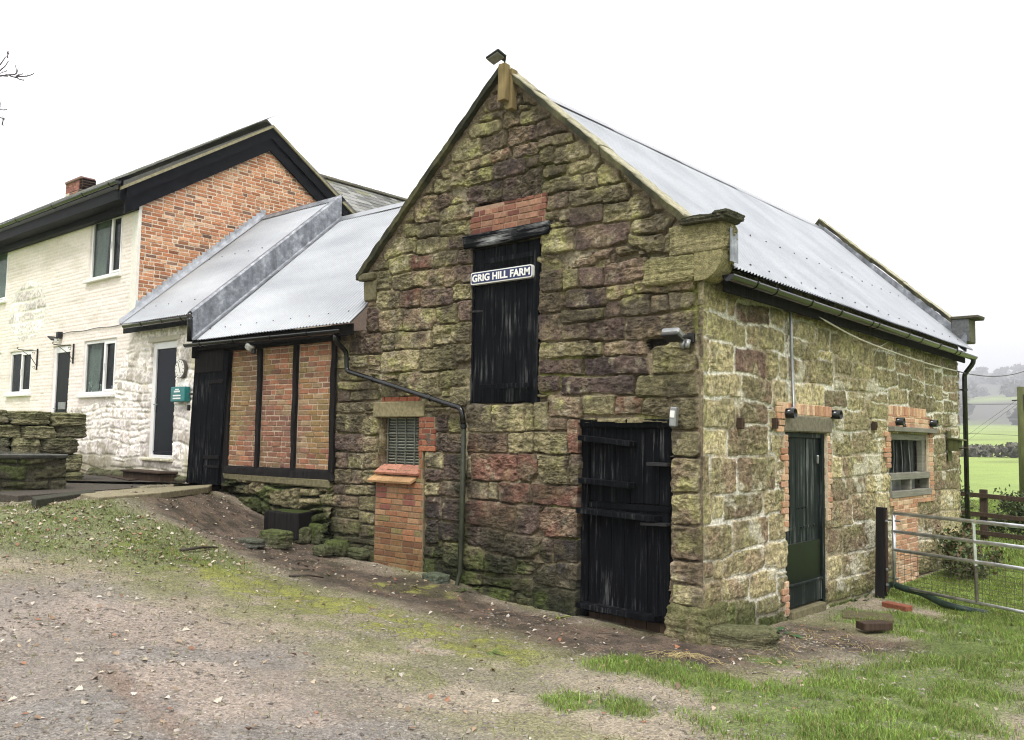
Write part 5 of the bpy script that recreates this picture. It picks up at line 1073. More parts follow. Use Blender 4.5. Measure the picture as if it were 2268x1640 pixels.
# timber bracket and floodlight at the apex
p = fx(1120, 145, -.14); q = fx(1120, 240, -.14)
tb = thing('apex_timber_bracket', 'upright pair of tan timber battens fixed at the apex of the stone gable', 'bracket', (p[0], -.12, q[1]))
mb = MB(); mb.bb(p[0]-.075, p[0]+.035, -.20, -.10, q[1]+.09, p[1]+.01, .006, None, .004); mb.build('front_batten', M['timber_tan'], tb)
mb = MB(); mb.bb(p[0]-.02, p[0]+.075, -.098, -.0, q[1]-.0, p[1]-.04, .006, None, .004); mb.build('back_batten', M['timber_tan'], tb)
f_ = fx(1101, 131, -.30)
fl_ = thing('apex_floodlight', 'flat dark floodlight tilted out on a stalk above the apex timber of the stone gable', 'floodlight', (p[0], -.2, p[1]))
mb = MB(); Rf = np.array(Matrix.Rotation(math.radians(-14), 3, 'Y')@Matrix.Rotation(math.radians(-16), 3, 'X')); mb.box((f_[0], -.32, f_[1]+.02), (.21, .15, .03), .012, Rf); mb.build('lamp_head', M['iron'], fl_)
mb = MB(); mb.box((f_[0]-.005, -.325, f_[1]+.0), (.18, .12, .012), .003, Rf); mb.build('lens', M['grey_metal'], fl_)
mb = MB(); mb.tube([(p[0]-.01, -.15, p[1]), (p[0]-.0, -.16, p[1]+.05), (f_[0]+.10, -.26, f_[1]+.03)], .012, 8); mb.box((p[0]+.01, -.19, p[1]+.055), (.05, .05, .03), .006); mb.build('stalk', M['iron'], fl_)
# sensor floodlight on the corner
p = fx(1500, 748, -.15)
cl = thing('corner_floodlight', 'pale grey floodlight with twin sensor on the stone gable near its right corner', 'floodlight', (p[0], -.05, p[1]))
mb = MB(); mb.box((p[0]-.005, -.22, p[1]+.03), (.20, .15, .07), .02, np.array(Matrix.Rotation(math.radians(-25), 3, 'X'))); mb.build('lamp_head', M['grey_metal'], cl)
mb = MB(); mb.box((p[0]-.005, -.24, p[1]-.012), (.185, .14, .02), .005, np.array(Matrix.Rotation(math.radians(-25), 3, 'X'))); mb.build('lens', M['iron'], cl)
mb = MB(); mb.beam((p[0]+.1, -.05, p[1]+.01), (p[0]+.08, -.2, p[1]), .03, .03, .006); mb.bb(p[0]+.06, p[0]+.14, -.07, -.03, p[1]-.05, p[1]+.05, .006); mb.build('arm', M['iron'], cl)
mb = MB()
for s in (-.025, .03): mb.tube([(p[0]+.09+s, -.14, p[1]-.03), (p[0]+.085+s, -.16, p[1]-.11)], [.026, .022], 10)
mb.build('sensor', M['grey_metal'], cl, True)
# key box beside the stable door
p = fx(1495, 906, -.08); q = fx(1495, 942, -.08)
kb_ = thing('solar_wall_lamp', 'small pale grey box lamp on the wall at the top right of the stable door', 'wall lamp', (p[0], -.05, q[1]))
mb = MB(); mb.box((p[0], -.10, (p[1]+q[1])/2), (.075, .07, .20), .012, np.array(Matrix.Rotation(math.radians(4), 3, 'Y'))); mb.build('case', M['grey_metal'], kb_)
mb = MB(); mb.box((p[0]+.002, -.137, p[1]-.055), (.05, .01, .07), .003, np.array(Matrix.Rotation(math.radians(4), 3, 'Y'))); mb.build('solar_panel', M['sign_white'], kb_)
# lamp under the outbuilding eaves
p = fx(556, 771, -.15)
ul = thing('eaves_lamp', 'small white and black spotlight on the brick panel below the outbuilding gutter', 'wall lamp', (p[0], -.05, p[1]))
mb = MB(); mb.box((p[0]-.02, -.16, p[1]+.01), (.13, .12, .09), .02, np.array(Matrix.Rotation(math.radians(30), 3, 'Y')), (.62, .62, .6)); mb.build('lamp_head', M['paint_attr'], ul)
mb = MB(); mb.tube([(p[0]+.03, -.12, p[1]-.02), (p[0]+.04, -.13, p[1]-.09)], .035, 10); mb.box((p[0]+.03, -.07, p[1]+.03), (.07, .10, .07), .01); mb.build('mount', M['iron'], ul)
# lamp above the house door
p = fx(124, 750, -.1)
dl = thing('door_lamp', 'small black lantern on the cream wall above the farmhouse door', 'wall lamp', (p[0], -.05, p[1]))
mb = MB(); mb.bb(p[0]-.02, p[0]+.1, -.1, .0, p[1]+.0, p[1]+.14, .01); mb.box((p[0]-.05, -.14, p[1]-.0), (.22, .16, .03), .01, np.array(Matrix.Rotation(math.radians(22), 3, 'Y'))); mb.build('hood', M['iron'], dl)
mb = MB(); mb.tube([(p[0]+.02, -.12, p[1]-.02), (p[0]+.03, -.12, p[1]-.08)], [.05, .035], 8); mb.build('lamp_glass', M['curtain'], dl)
mb = MB(); pts = [(x, -.03, p[1]+.1+.012*math.sin(x*5)) for x in np.linspace(p[0]+.1, HX+.1, 14)]; mb.tube(pts, .008, 5); mb.build('lamp_cable', M['cable_dark'], dl)
# hanging basket brackets
def bracket(px, py0, py1, label):
    a = fx(px, py0); b = fx(px, py1); t = thing('basket_bracket', label, 'bracket', (a[0], 0, b[1]), 'hanging basket brackets on the farmhouse')
    mb = MB(); mb.bb(a[0]-.01, a[0]+.01, -.04, -.01, b[1], a[1], .003); mb.build('wall_bar', M['iron'], t)
    L = .42; z = a[1]-.05; mb = MB(); mb.tube([(a[0], -.02, z), (a[0], -.2, z-.005), (a[0], -L, z), (a[0], -L-.03, z+.03), (a[0], -L, z+.05)], .009, 6); mb.tube([(a[0], -.03, b[1]+.09), (a[0], -.16, z-.14), (a[0], -.34, z-.02)], .007, 6)
    w = np.linspace(0, 5.2, 16); mb.tube([(a[0], -.10-.035*math.cos(t_)*(1-t_/9), z-.06+.035*math.sin(t_)*(1-t_/9)) for t_ in w], .005, 5); mb.tube([(a[0], -.08-.03*math.cos(t_)*(1-t_/9), b[1]+.05+.03*math.sin(t_)*(1-t_/9)) for t_ in w], .005, 5)
    mb.build('scrolled_arm', M['iron'], t, True)
bracket(166, 762, 806, 'black scrolled iron hanging basket bracket beside the right edge of the farmhouse door')
bracket(86, 773, 820, 'black scrolled iron hanging basket bracket beside the small lower farmhouse window')
# clock and teal box
p = fx(408, 818); ck = thing('wall_clock', 'round white clock hanging on the whitewashed wall right of the navy door', 'clock', (p[0], 0, p[1]))
def disc(mb, c, r, y0, y1, n=32, col=None): mb.prism([(c[0]+r*math.cos(2*math.pi*k/n), c[1]+r*math.sin(2*math.pi*k/n)) for k in range(n)], 'y', y0, y1, col)
cr = .165
mb = MB(); disc(mb, p, cr, -.085, -.03, 32, (.10, .09, .08)); mb.build('rim', M['paint_attr'], ck)
mb = MB(); disc(mb, p, cr-.012, -.088, -.05, 32, (.78, .76, .70)); mb.build('face', M['paint_attr'], ck)
mb = MB()
for k in range(12):
    w = math.pi*k/6; mb.beam((p[0]+math.sin(w)*.115, -.09, p[1]+math.cos(w)*.115), (p[0]+math.sin(w)*.14, -.09, p[1]+math.cos(w)*.14), .004, .014, .001)
for w, l in ((2.7, .085), (-.45, .11)): mb.beam((p[0], -.092, p[1]), (p[0]+math.sin(w)*l, -.092, p[1]+math.cos(w)*l), .004, .012, .001)
mb.build('hands', M['iron'], ck)
a = fx(383, 858, -.1); b = fx(414, 890, -.1)
tb2 = thing('teal_wall_box', 'teal plastic notice box with white label strips beside the navy door', 'box', ((a[0]+b[0])/2, -.05, b[1]))
mb = MB(); mb.bb(a[0], b[0]-.02, -.14, -.03, b[1], a[1], .012); mb.build('case', M['teal'], tb2)
mb = MB(); cxm = (a[0]+b[0])/2-.03; H_ = a[1]-b[1]
for f0, f1, w in ((.78, .86, .06), (.62, .74, .10), (.36, .46, .13), (.17, .27, .13)): mb.bb(cxm-w, cxm+w, -.144, -.138, b[1]+H_*f0, b[1]+H_*f1, .001)
mb.build('label_strips', M['sign_white'], tb2)
# wire along the side wall and off into the field
cp = [on_plane(1772, 683, 0, .10), on_plane(1790, 690, 0, .12), on_plane(1830, 712, 0, .14), on_plane(1905, 752, 0, .14), on_plane(2000, 788, 0, .13), on_plane(2070, 810, 0, .12), on_plane(2118, 822, 0, .12)]
def cat(P, n=6):
    P = [Vector(p) for p in P]; out = []
    for i in range(len(P)-1):
        a, b, c, d = P[max(i-1, 0)], P[i], P[i+1], P[min(i+2, len(P)-1)]
        for k in range(n): t = k/n; out.append(.5*((2*b)+(c-a)*t+(2*a-5*b+4*c-d)*t*t+(3*b-a-3*c+d)*t**3))
    return out+[P[-1]]
cbl = thing('fence_cable', 'pale cable sagging from a red connector under the barn gutter and away to the right', 'cable', tuple(cp[0]))
e0 = Vector(cp[-1]); mb = MB(); mb.tube(cat(cp)+[e0], .011, 6); mb.build('wall_run', M['cable'], cbl, True)
far = Vector((9.0, 22.0, 5.6)); pts = [e0.lerp(far, t)+Vector((0, 0, -1.2*4*t*(1-t)*.35)) for t in np.linspace(0, 1, 24)]
tgt = on_plane(2268, 823, 1, 14.0); pts = [e0.lerp(Vector(tgt)*1.0, t)+Vector((0, 0, -.10*4*t*(1-t))) for t in np.linspace(0, 1, 16)]; dv_ = Vector(tgt)-e0; pts += [Vector(tgt)+dv_*t+Vector((0, 0, .12*t)) for t in (.3, .7, 1.2, 2)]
mb = MB(); mb.tube(pts, .010, 6); mb.build('free_run', M['cable_dark'], cbl, True)
mb = MB(); mb.tube([cp[0], cp[1]], [.03, .018], 8); mb.build('red_connector', M['red'], cbl)
mb = MB(); q0 = on_plane(1925, 618+82, 0, .05); mb.tube(cat([on_plane(1965, 585+110+64, 0, .05), on_plane(1945, 772, 0, .08), on_plane(1935, 790, 0, .05)]), .008, 5); mb.build('loose_end', M['cable'], cbl, True)
# bird box
bx = sx(2110, 985)
nb = thing('nest_box', 'mossy wooden nest box with a sloping lid near the barn downpipe', 'bird box', (0.05, bx[0], bx[1]-.2))
zt_ = sx(2095, 955)[1]; zb_ = sx(2095, 1020)[1]; y_ = sx(2097, 985)[0]
mb = MB(); mb.bb(.03, .055, y_-.09, y_+.09, zb_, zt_, .004, None, .003); mb.build('back_board', M['mossy_wood'], nb)
mb = MB(); mb.prism([(.055, zb_+.16), (.20, zb_+.16), (.22, zt_-.17), (.055, zt_-.12)], 'y', y_-.11, y_+.11); mb.build('case', M['mossy_wood'], nb)
mb = MB(); mb.box((.155, y_, zt_-.135), (.25, .28, .025), .004, np.array(Matrix.Rotation(math.radians(9), 3, 'Y'))); mb.build('lid', M['mossy_wood'], nb)
mb = MB(); mb.tube([(.2, y_-.05, zb_+.20), (.34, y_-.05, zb_+.22)], .012, 6); mb.build('perch', M['timber_brown'], nb)

# ------------------------------------------------------------------ YARD THINGS
# metal field gate, its post
A = Vector(on_plane(1979, 1137, 2, 1.04)); B = Vector(on_plane(2268, 1169, 2, 1.03)); dG = (B-A); dG.z = 0; dG.normalize()
gt = thing('field_gate', 'galvanised tubular field gate with wire mesh panel beside the barn', 'gate', (A.x, A.y, .0))
GLn = 3.0; zA = float(gz(A.x, A.y))+.03
def gp(s, z): return (A.x+dG.x*s, A.y+dG.y*s, z)
zt0, zt1, zt2 = 1.04, .80, .555; zbm = .075
for z in (zt0, zt1, zt2): mb = MB(); mb.tube([gp(0, z), gp(GLn, z)], .024, 12); mb.build('top_rail' if z == zt0 else 'rail', M['galv_tube'], gt, True)
mb = MB(); mb.tube([gp(0, zbm), gp(GLn, zbm-.02)], .02, 10); mb.build('bottom_rail', M['galv_tube'], gt, True)
mb = MB(); mb.tube([gp(0, zbm-.03), gp(0, zt0+.01)], .024, 12); mb.tube([gp(GLn, zbm-.03), gp(GLn, zt0+.01)], .024, 12); mb.build('end_upright', M['galv_tube'], gt, True)
sM = (Vector(on_plane(2168, 1155, 2, 1.04))-A).dot(dG)
mb = MB(); mb.beam(gp(sM, zt0), gp(sM+.02, zt2-.05), .045, .02, .004, (dG.x, dG.y, 0)); mb.build('middle_upright', M['galv_tube'], gt); mb = MB(); mb.beam(gp(sM+.02, zt2-.05), gp(sM+.03, zbm), .045, .02, .004, (dG.x, dG.y, 0)); mb.build('lower_upright', M['wire'], gt)
mb = MB(); k = 0
for s in np.arange(.06, GLn, .105): mb.tube([gp(s, zt2), gp(s+RS.uniform(-.008, .008), (zt2+zbm)/2), gp(s, zbm)], .0026, 4)
for z in np.linspace(zbm+.05, zt2-.05, 7): mb.tube([gp(s, z+RS.uniform(-.004, .004)) for s in np.arange(0, GLn+.1, .3)], .0026, 4)
mb.build('wire_mesh', M['wire'], gt)
mb = MB(); mb.tube([gp(-.12, zt0-.10), gp(.12, zt0-.10)], .012, 8); mb.tube([gp(-.12, zbm+.1), gp(.06, zbm+.1)], .012, 8); mb.build('hinge_pin', M['grey_metal'], gt)
pb_ = on_plane(1950, 1320, 2, -.06); ptz = on_plane(1950, 1124, 1, pb_[1])[2]
gpst = thing('gate_post', 'square black timber gate post against the barn side wall', 'post', (pb_[0], pb_[1], -.1))
mb = MB(); mb.box((pb_[0]+.02, pb_[1], (ptz-.2)/2), (.115, .13, ptz+.2), .006, np.array(Matrix.Rotation(math.radians(1.2), 3, 'Y')), None, .003); mb.build('post', M['timber_dark'], gpst)
mb = MB(); mb.bb(pb_[0]+.08, pb_[0]+.10, pb_[1]-.03, pb_[1]+.03, .0, ptz-.04, .003); mb.build('side_plate', M['timber_brown'], gpst)
mb = MB()
for z in (.1, .3, .94): mb.box((pb_[0]+.10, pb_[1]-.03, z), (.03, .03, .03), .006)
mb.build('hinge_bolt', M['grey_metal'], gpst)
# timber rail fence beyond
FY_ = 13.0
fc = thing('rail_fence', 'dark brown post and rail fence crossing the field edge behind the barn', 'fence', (.4, FY_, 0))
for z, dz in ((1.0, -.05), (.60, -.05), (.22, -.05)):
    mb = MB(); mb.beam((-3.2, FY_-.06, z+.06), (4.4, FY_-.06, z-.34), .04, .095, .006); mb.build('rail', M['timber_brown'], fc)
for x in (-2.4, -.55, 1.3, 3.15):
    g_ = float(gz(x, FY_)); mb = MB(); mb.bb(x-.07, x+.07, FY_-.03, FY_+.09, g_-.2, 1.05-(x+.55)*.052, .008, None, .004); mb.build('fence_post', M['timber_brown'], fc)
# telegraph pole and wires
pt_ = on_plane(2260, 857, 1, 30.0)
pl_ = thing('telegraph_pole', 'mossy wooden telegraph pole standing in the field to the right of the barn', 'telegraph pole', (pt_[0], 30.0, float(gz(pt_[0], 30))))
mb = MB(); mb.tube([(pt_[0]+.02, 30, float(gz(pt_[0], 30))-.3), (pt_[0], 30, pt_[2]-.02), (pt_[0], 30, pt_[2])], [.15, .12, .09], 12); mb.build('pole', M['mossy_wood'], pl_, True)
mb = MB(); mb.tube([(pt_[0]-.30, 30, pt_[2]-.52), (pt_[0]+.25, 30, pt_[2]-.48)], .025, 6); mb.bb(pt_[0]+.1, pt_[0]+.14, 29.9, 30, pt_[2]-.9, pt_[2]-.3, .01); mb.build('cross_bracket', M['iron'], pl_)
w0 = Vector((pt_[0], 30, pt_[2]-.65)); w1 = Vector(on_plane(2131, 893, 1, 30.0)); d1_ = w1-w0
mb = MB(); mb.tube([w0+d1_*t+Vector((0, 0, -.05*4*min(t/3, 1)*(1-min(t/3, 1)))) for t in np.linspace(0, 3, 10)], .012, 5); w3 = Vector(on_plane(2131, 960, 1, 30.0)); w2 = Vector((pt_[0], 30, on_plane(2264, 965, 1, 30)[2])); mb.tube([w2+(w3-w2)*t for t in (0, 1, 2.5)], .008, 5)
for ex, ey in ((2195, 950), (2205, 955)):
    q = Vector(on_plane(ex-60, ey+20, 1, 52.0)); mb.tube([w0+Vector((0, 0, .25 if ex == 2195 else .1)), q], .008, 4)
mb.build('wires', M['cable_dark'], pl_)
# terrace: paving, kerb, slabs
TZ = 1.12
def quad_slab(name, P, z0, z1, mat, label=None, cat_=None, col=None, group=None, sub=1):
    c_ = np.mean(np.array(P), 0); loc = (float(c_[0]), float(c_[1]), z0); mb = MB(); mb.prism([(x, y) for x, y in P], 'z', z0, z1, col)
    o = mb.build(name, M[mat], None, False, loc); bv = o.modifiers.new('edge', 'BEVEL'); bv.width = .012; bv.segments = 2
    if label: tag(o, label, cat_, group)
    return o
def wp(px, py, z): p = on_plane(px, py, 2, z); return (float(p[0]), float(p[1]))
tp = [wp(215, 1086, TZ), wp(440, 1070, TZ), (-8.75, -.02), (-14.5, -.02), (-14.5, -4.6), wp(40, 1098, TZ)]
tag(quad_slab('terrace', tp, .8, TZ, 'ground', None, None, (.085, .075, .06)), kind='structure')
s1 = [wp(178, 1096, TZ+.02), wp(300, 1084, TZ+.02), wp(353, 1093, TZ+.02), wp(218, 1104, TZ+.02)]
quad_slab('paving_slab', s1, TZ-.07, TZ+.03, 'stone_smooth', 'buff paving slab at the terrace edge nearest the stone bench', 'slab', (.25, .22, .14))
s2 = [wp(300, 1083.5, TZ+.02), wp(470, 1074, TZ+.02), wp(462, 1079.5, TZ+.02), wp(355, 1092, TZ+.02)]
quad_slab('paving_slab', s2, TZ-.07, TZ+.025, 'stone_smooth', 'long buff paving slab at the terrace edge in front of the black plank door', 'slab', (.23, .205, .13))
k1 = [wp(70, 1102, TZ), wp(205, 1086, TZ), wp(212, 1091, TZ), wp(80, 1109, TZ)]
quad_slab('kerb_stone', k1, TZ-.22, TZ+.01, 'stone_smooth', 'dark kerb stone along the terrace edge below the stone bench', 'kerb', (.05, .05, .035))
# step and doormat at the navy door
a = wp(278, 1052, TZ+.02); 
mb = MB(); sx0, sx1 = fx(283, 1040, -.3)[0], fx(370, 1040, -.3)[0]
stp = thing('wooden_step', 'dark brown wooden box step below the navy door', 'step', ((sx0+sx1)/2, -.25, TZ))
mb.bb(sx0+.03, sx1-.03, -.40, -.1, TZ-.03, TZ+.13, .008); mb.build('box', M['timber_brown'], stp); mb = MB(); mb.bb(sx0, sx1, -.44, -.09, TZ+.13, TZ+.165, .008); mb.build('tread', M['timber_brown'], stp)
mm = [wp(240, 1053, TZ+.03), wp(285, 1046, TZ+.03), wp(332, 1058, TZ+.03), wp(285, 1062, TZ+.03)]
quad_slab('doormat', mm, TZ+.002, TZ+.022, 'timber_brown', 'dark rubber doormat covered with fallen leaves on the terrace', 'doormat')
# rubble below the whitewashed wall
mb = MB(); rs = np.random.RandomState(3)
for i in range(34):
    x = rs.uniform(-13.2, -9.6); 
    if -11.6 < x < -10.4: continue
    rock(mb, (x, rs.uniform(-.22, -.03), TZ+rs.uniform(.0, .06)), (rs.uniform(.18, .4), .24, rs.uniform(.10, .22)), i, (.12, .11, .075), .4, 2)
tag(mb.build('footing_rubble', M['stone'], None, True, (-11.5, -.1, TZ)), 'low mossy rubble footing along the base of the whitewashed wall', 'rubble', kind='stuff')
# dry stone wall end and bench
dw = thing('dry_stone_wall', 'mossy dry stone wall end of large dark blocks in front of the white farmhouse', 'wall', (-11.6, -2.5, TZ))
mb = MB(); rs = np.random.RandomState(31)
WX, WY = -11.25, -1.15
z = TZ-.1; lay = 0
while z < 2.06:
    h = rs.uniform(.20, .32); y = WY+rs.uniform(-.10, .05)
    while y > -5.2:
        L = rs.uniform(.34, .68); zz = z+h/2+rs.uniform(-.02, .02); top_in = z > 2.0 and y < WY-1.6
        c_ = [(.16, .15, .085), (.12, .11, .07), (.20, .185, .11), (.09, .085, .06)][rs.randint(4)]
        rock(mb, (WX-.30+rs.uniform(-.07, .07), y-L/2, zz), (.75, L*.98, h*rs.uniform(.93, 1.05)), int(rs.randint(500)), np.array(c_)*1.35, .35, 5, rs.uniform(5, 11), rs.uniform(-.16, .16))
        y -= L
    z += h; lay += 1
mb.build('stone_blocks', M['stone'], dw)
mb = MB(); mb.bb(WX-.55, WX-.08, -5.2, WY-.12, TZ-.2, 2.12, .03, (.02, .02, .016)); mb.build('core', M['stone'], dw)
bn = thing('stone_bench', 'low stone bench with a wet dark slab top in front of the dry stone wall', 'bench', (-9.6, -3.2, TZ))
bxr, byr = wp(146, 1087, TZ-.02); bzt = on_plane(147, 1006, 0, bxr)[2]
mb = MB(); Ub, Vb = uv_grid(-5.6, byr, TZ-.35, bzt-.06, .016)
Hbn, Cbn, _ = masonry(Ub, Vb, courses(.7, 2, .2, .3, np.random.RandomState(70)), np.random.RandomState(71), .4, .8, .03, .04, .05, .2, 41, lambda U, V, r: lerp(lerp(arr(.07, .066, .045), arr(.10, .095, .05), r[..., 1]), MOS, sstep(.5, .66, fbm(U*4, V*4, 3, 3))*.6), lambda U, V: ALG+np.zeros(U.shape+(3,)), .02)
fast_mesh('front_masonry', np.stack([bxr-.05+Hbn, Ub, Vb], -1).reshape(-1, 3), grid_faces(*Ub.shape), M['stone'], bn, Cbn.reshape(-1, 3))
mb.bb(WX, bxr-.05, -5.6, byr-.005, TZ-.3, bzt-.06, .02, (.07, .065, .045), .01); mb.build('end_masonry', M['stone'], bn)
t_ = NT('wet_slab'); nn_ = t_.noise(6, 5); t_.set(base=t_.ramp(nn_, [(.3, (.03, .032, .03)), (.7, (.10, .10, .085))]), rough=t_.ramp(nn_, [(.35, .06), (.65, .3)]), spec=.8, normal=t_.bump(t_.noise(14, 4), .3, .01)); M['wet_slab'] = t_.m
mb = MB()
for y0, y1 in ((byr+.01, -3.5), (-3.5, -4.6), (-4.6, -5.7)): mb.bb(WX+.1, bxr+.02, y0-.004, y1, bzt-.065, bzt+RS.uniform(-.004, .004), .012, None, .008)
mb.build('slab_top', M['wet_slab'], bn)
# tarred timber block and loose stones by the plinth
p = G(590, 1192); q = G(568, 1190)
tbk = thing('tarred_timber_block', 'black tarred timber block lying against the mossy plinth', 'timber block', tuple(p))
R_ = np.array(Matrix.Rotation(math.radians(18), 3, 'Z')); pc = G(612, 1190)
mb = MB(); mb.box((pc[0], pc[1]+.22, pc[2]+.16), (.62, .42, .38), .015, R_, None, .012); mb.build('block', M['timber_dark'], tbk); mb = MB(); mb.box((pc[0], pc[1]+.22, pc[2]+.35), (.56, .38, .02), .005, R_, MOS*.6, .01); mb.build('mossy_top', M['stone'], tbk)
def stone_thing(px, py, size, seed, label, col=(.085, .085, .05), moss=.5, rz=0, dz=.3, name='loose_stone', dy=0, sq=3.0, cat_='stone', group=None):
    p = G(px, py); mb = MB(); c = (p[0], p[1]+dy, p[2]+size[2]*dz); rock(mb, c, size, seed, np.array(col)*1.5, moss*.8, 5, sq*1.6, rz)
    return tag(mb.build(name, M['stone'], None, False, (p[0], p[1]+dy, p[2])), label, cat_, group)
stone_thing(613, 1210, (.42, .30, .24), 5, 'green topped angular stone just in front of the black timber block', moss=.9, dz=.4, sq=5)
stone_thing(558, 1209, (.36, .26, .12), 15, 'flat grey stone on the mud left of the green topped stone', (.07, .07, .06), .3)
stone_thing(664, 1200, (.30, .26, .24), 25, 'rounded mossy stone between the black timber block and the fallen stones', moss=.6, dz=.4)
for k, (px, py, s, lb) in enumerate(((705, 1205, (.46, .26, .30), 'bright green mossy boulder, leftmost of the fallen stones under the plinth'), (760, 1205, (.55, .22, .20), 'long mossy block, topmost of the fallen stones under the plinth'), (745, 1228, (.30, .24, .20), 'small round green stone in the middle of the fallen stones under the plinth'), (800, 1218, (.36, .22, .18), 'dark slab-like stone among the fallen stones left of the brick panel'), (800, 1236, (.40, .26, .15), 'low grey-green stone at the foot of the brick panel, lowest of the fallen stones'), (715, 1230, (.24, .20, .14), 'little mossy stone at the front of the fallen stones'))):
    stone_thing(px, py, s, 50+k, lb, (.06, .062, .035), 1.0 if k < 3 else .4, dz=.45, dy=.0)
stone_thing(965, 1288, (.34, .24, .12), 61, 'flat grey-green stone at the foot of the old downpipe', (.07, .08, .06), .3)
stone_thing(1612, 1425, (.92, .36, .22), 62, 'long mossy boulder lying at the bottom corner of the barn', (.09, .085, .05), .4, math.radians(22), .25, sq=4)
# timber offcut, board, brick, hose
p = G(1922, 1402); mb = MB(); mb.box((p[0]+.02, p[1]+.14, p[2]+.06), (.17, .34, .08), .006, np.array(Matrix.Rotation(math.radians(-38), 3, 'Z'))); tag(mb.build('timber_offcut', M['timber_brown'], None, False, tuple(p)), 'short sawn timber offcut on the mud near the gate', 'timber')
p = G(1915, 1372); mb = MB(); mb.box((p[0], p[1]+.1, p[2]+.015), (.55, .45, .04), .006, np.array(Matrix.Rotation(math.radians(20), 3, 'Z')), (.11, .095, .05)); tag(mb.build('stone_flag', M['stone_smooth'], None, False, tuple(p)), 'flat muddy stone flag behind the timber offcut', 'flagstone')
p = G(1985, 1352); mb = MB(); mb.box((p[0], p[1]+.03, p[2]+.035), (.36, .13, .09), .008, np.array(Matrix.Rotation(math.radians(-22), 3, 'Z')), (.24, .085, .05), .003); tag(mb.build('loose_brick', M['brick'], None, False, tuple(p)), 'red brick lying by the foot of the gate post', 'brick')
hp = [G(1962, 1322), G(1975, 1322), G(2005, 1330), G(2040, 1336), G(2085, 1350), G(2130, 1358), G(2190, 1364)]
hz = [.10, .16, .15, .13, .08, .05, .02]; hp = [(p[0], p[1], p[2]+z) for p, z in zip(hp, hz)]
mb = MB(); mb.tube(cat(hp), .042, 10); tag(mb.build('drain_hose', M['hose'], None, True, None), 'dark green flexible pipe lying along the bottom of the field gate', 'hose')
# ------------------------------------------------------------------ GROUND
def line(a, b, step): return np.arange(a, b, step)
def geo(a, b, s0, f):
    out = [a]; s = s0
    while out[-1] < b: out.append(out[-1]+s); s *= f
    return np.array(out)
xs = np.concatenate([-geo(12.5, 3050, .4, 1.2)[::-1], line(-12.1, -9, .08), line(-9, 3.6, .032), line(3.6, 9, .15), geo(9, 3050, .4, 1.2)])
ys = np.concatenate([-geo(9.6, 3050, .4, 1.25)[::-1], line(-9.3, -6.9, .1), line(-6.9, 6, .032), line(6, 20, .12), geo(20, 3050, .5, 1.06)])
X, Y = np.meshgrid(xs, ys, indexing='ij')
def polyd(X, Y, pts):
    D = np.full(X.shape, 1e9)
    for (ax, ay), (bx_, by_) in zip(pts[:-1], pts[1:]):
        dx, dy = bx_-ax, by_-ay; L2 = dx*dx+dy*dy+1e-9; t = np.clip(((X-ax)*dx+(Y-ay)*dy)/L2, 0, 1)
        D = np.minimum(D, np.hypot(X-ax-t*dx, Y-ay-t*dy))
    return D
def gp_(pts): return [tuple(G(*p)[:2]) for p in pts]
def stroke(X, Y, pts, r, soft=.5, nz=.5, seed=0):
    if len(pts) == 1: pts = pts*2
    D = polyd(X, Y, pts)+(fbm(X*1.7, Y*1.7, 4, seed)-.5)*2*nz*r
    return sstep(r*(1+soft), r*(1-soft), D)
L_track = gp_([(20, 1350), (250, 1460), (560, 1640)])
L_edge = gp_([(0, 1240), (200, 1300), (500, 1400), (800, 1520), (1150, 1640)])
L_mossA = gp_([(330, 1225), (470, 1260), (600, 1310), (720, 1340), (850, 1375), (960, 1400), (1080, 1435)])
L_mossB = gp_([(860, 1300), (960, 1310)])
L_mud = gp_([(430, 1130), (520, 1180), (640, 1240), (800, 1285), (960, 1320), (1100, 1365), (1250, 1400), (1400, 1430), (1480, 1450)])
L_mud2 = gp_([(385, 1118), (470, 1115), (560, 1170), (660, 1215)])
L_leafy = gp_([(10, 1150), (120, 1160), (250, 1180), (330, 1200)])
L_grassA = gp_([(1400, 1480), (1480, 1490), (1560, 1510), (1640, 1540)])
L_grassB = gp_([(1690, 1462), (1720, 1465)])
L_grassC = gp_([(2240, 1400), (2200, 1470), (2080, 1520), (1960, 1560), (1900, 1600), (1850, 1640)])
L_grassD = gp_([(1960, 1370), (2060, 1385), (2180, 1390), (2268, 1380)])
L_grassE = gp_([(1250, 1560), (1320, 1560), (1380, 1570)])
L_mudR = gp_([(1890, 1430), (2000, 1440), (2130, 1440)])
L_straw = gp_([(1600, 1450), (1700, 1425), (1800, 1400), (1870, 1420)])
L_puddle = gp_([(240, 1480), (330, 1560), (420, 1640)])
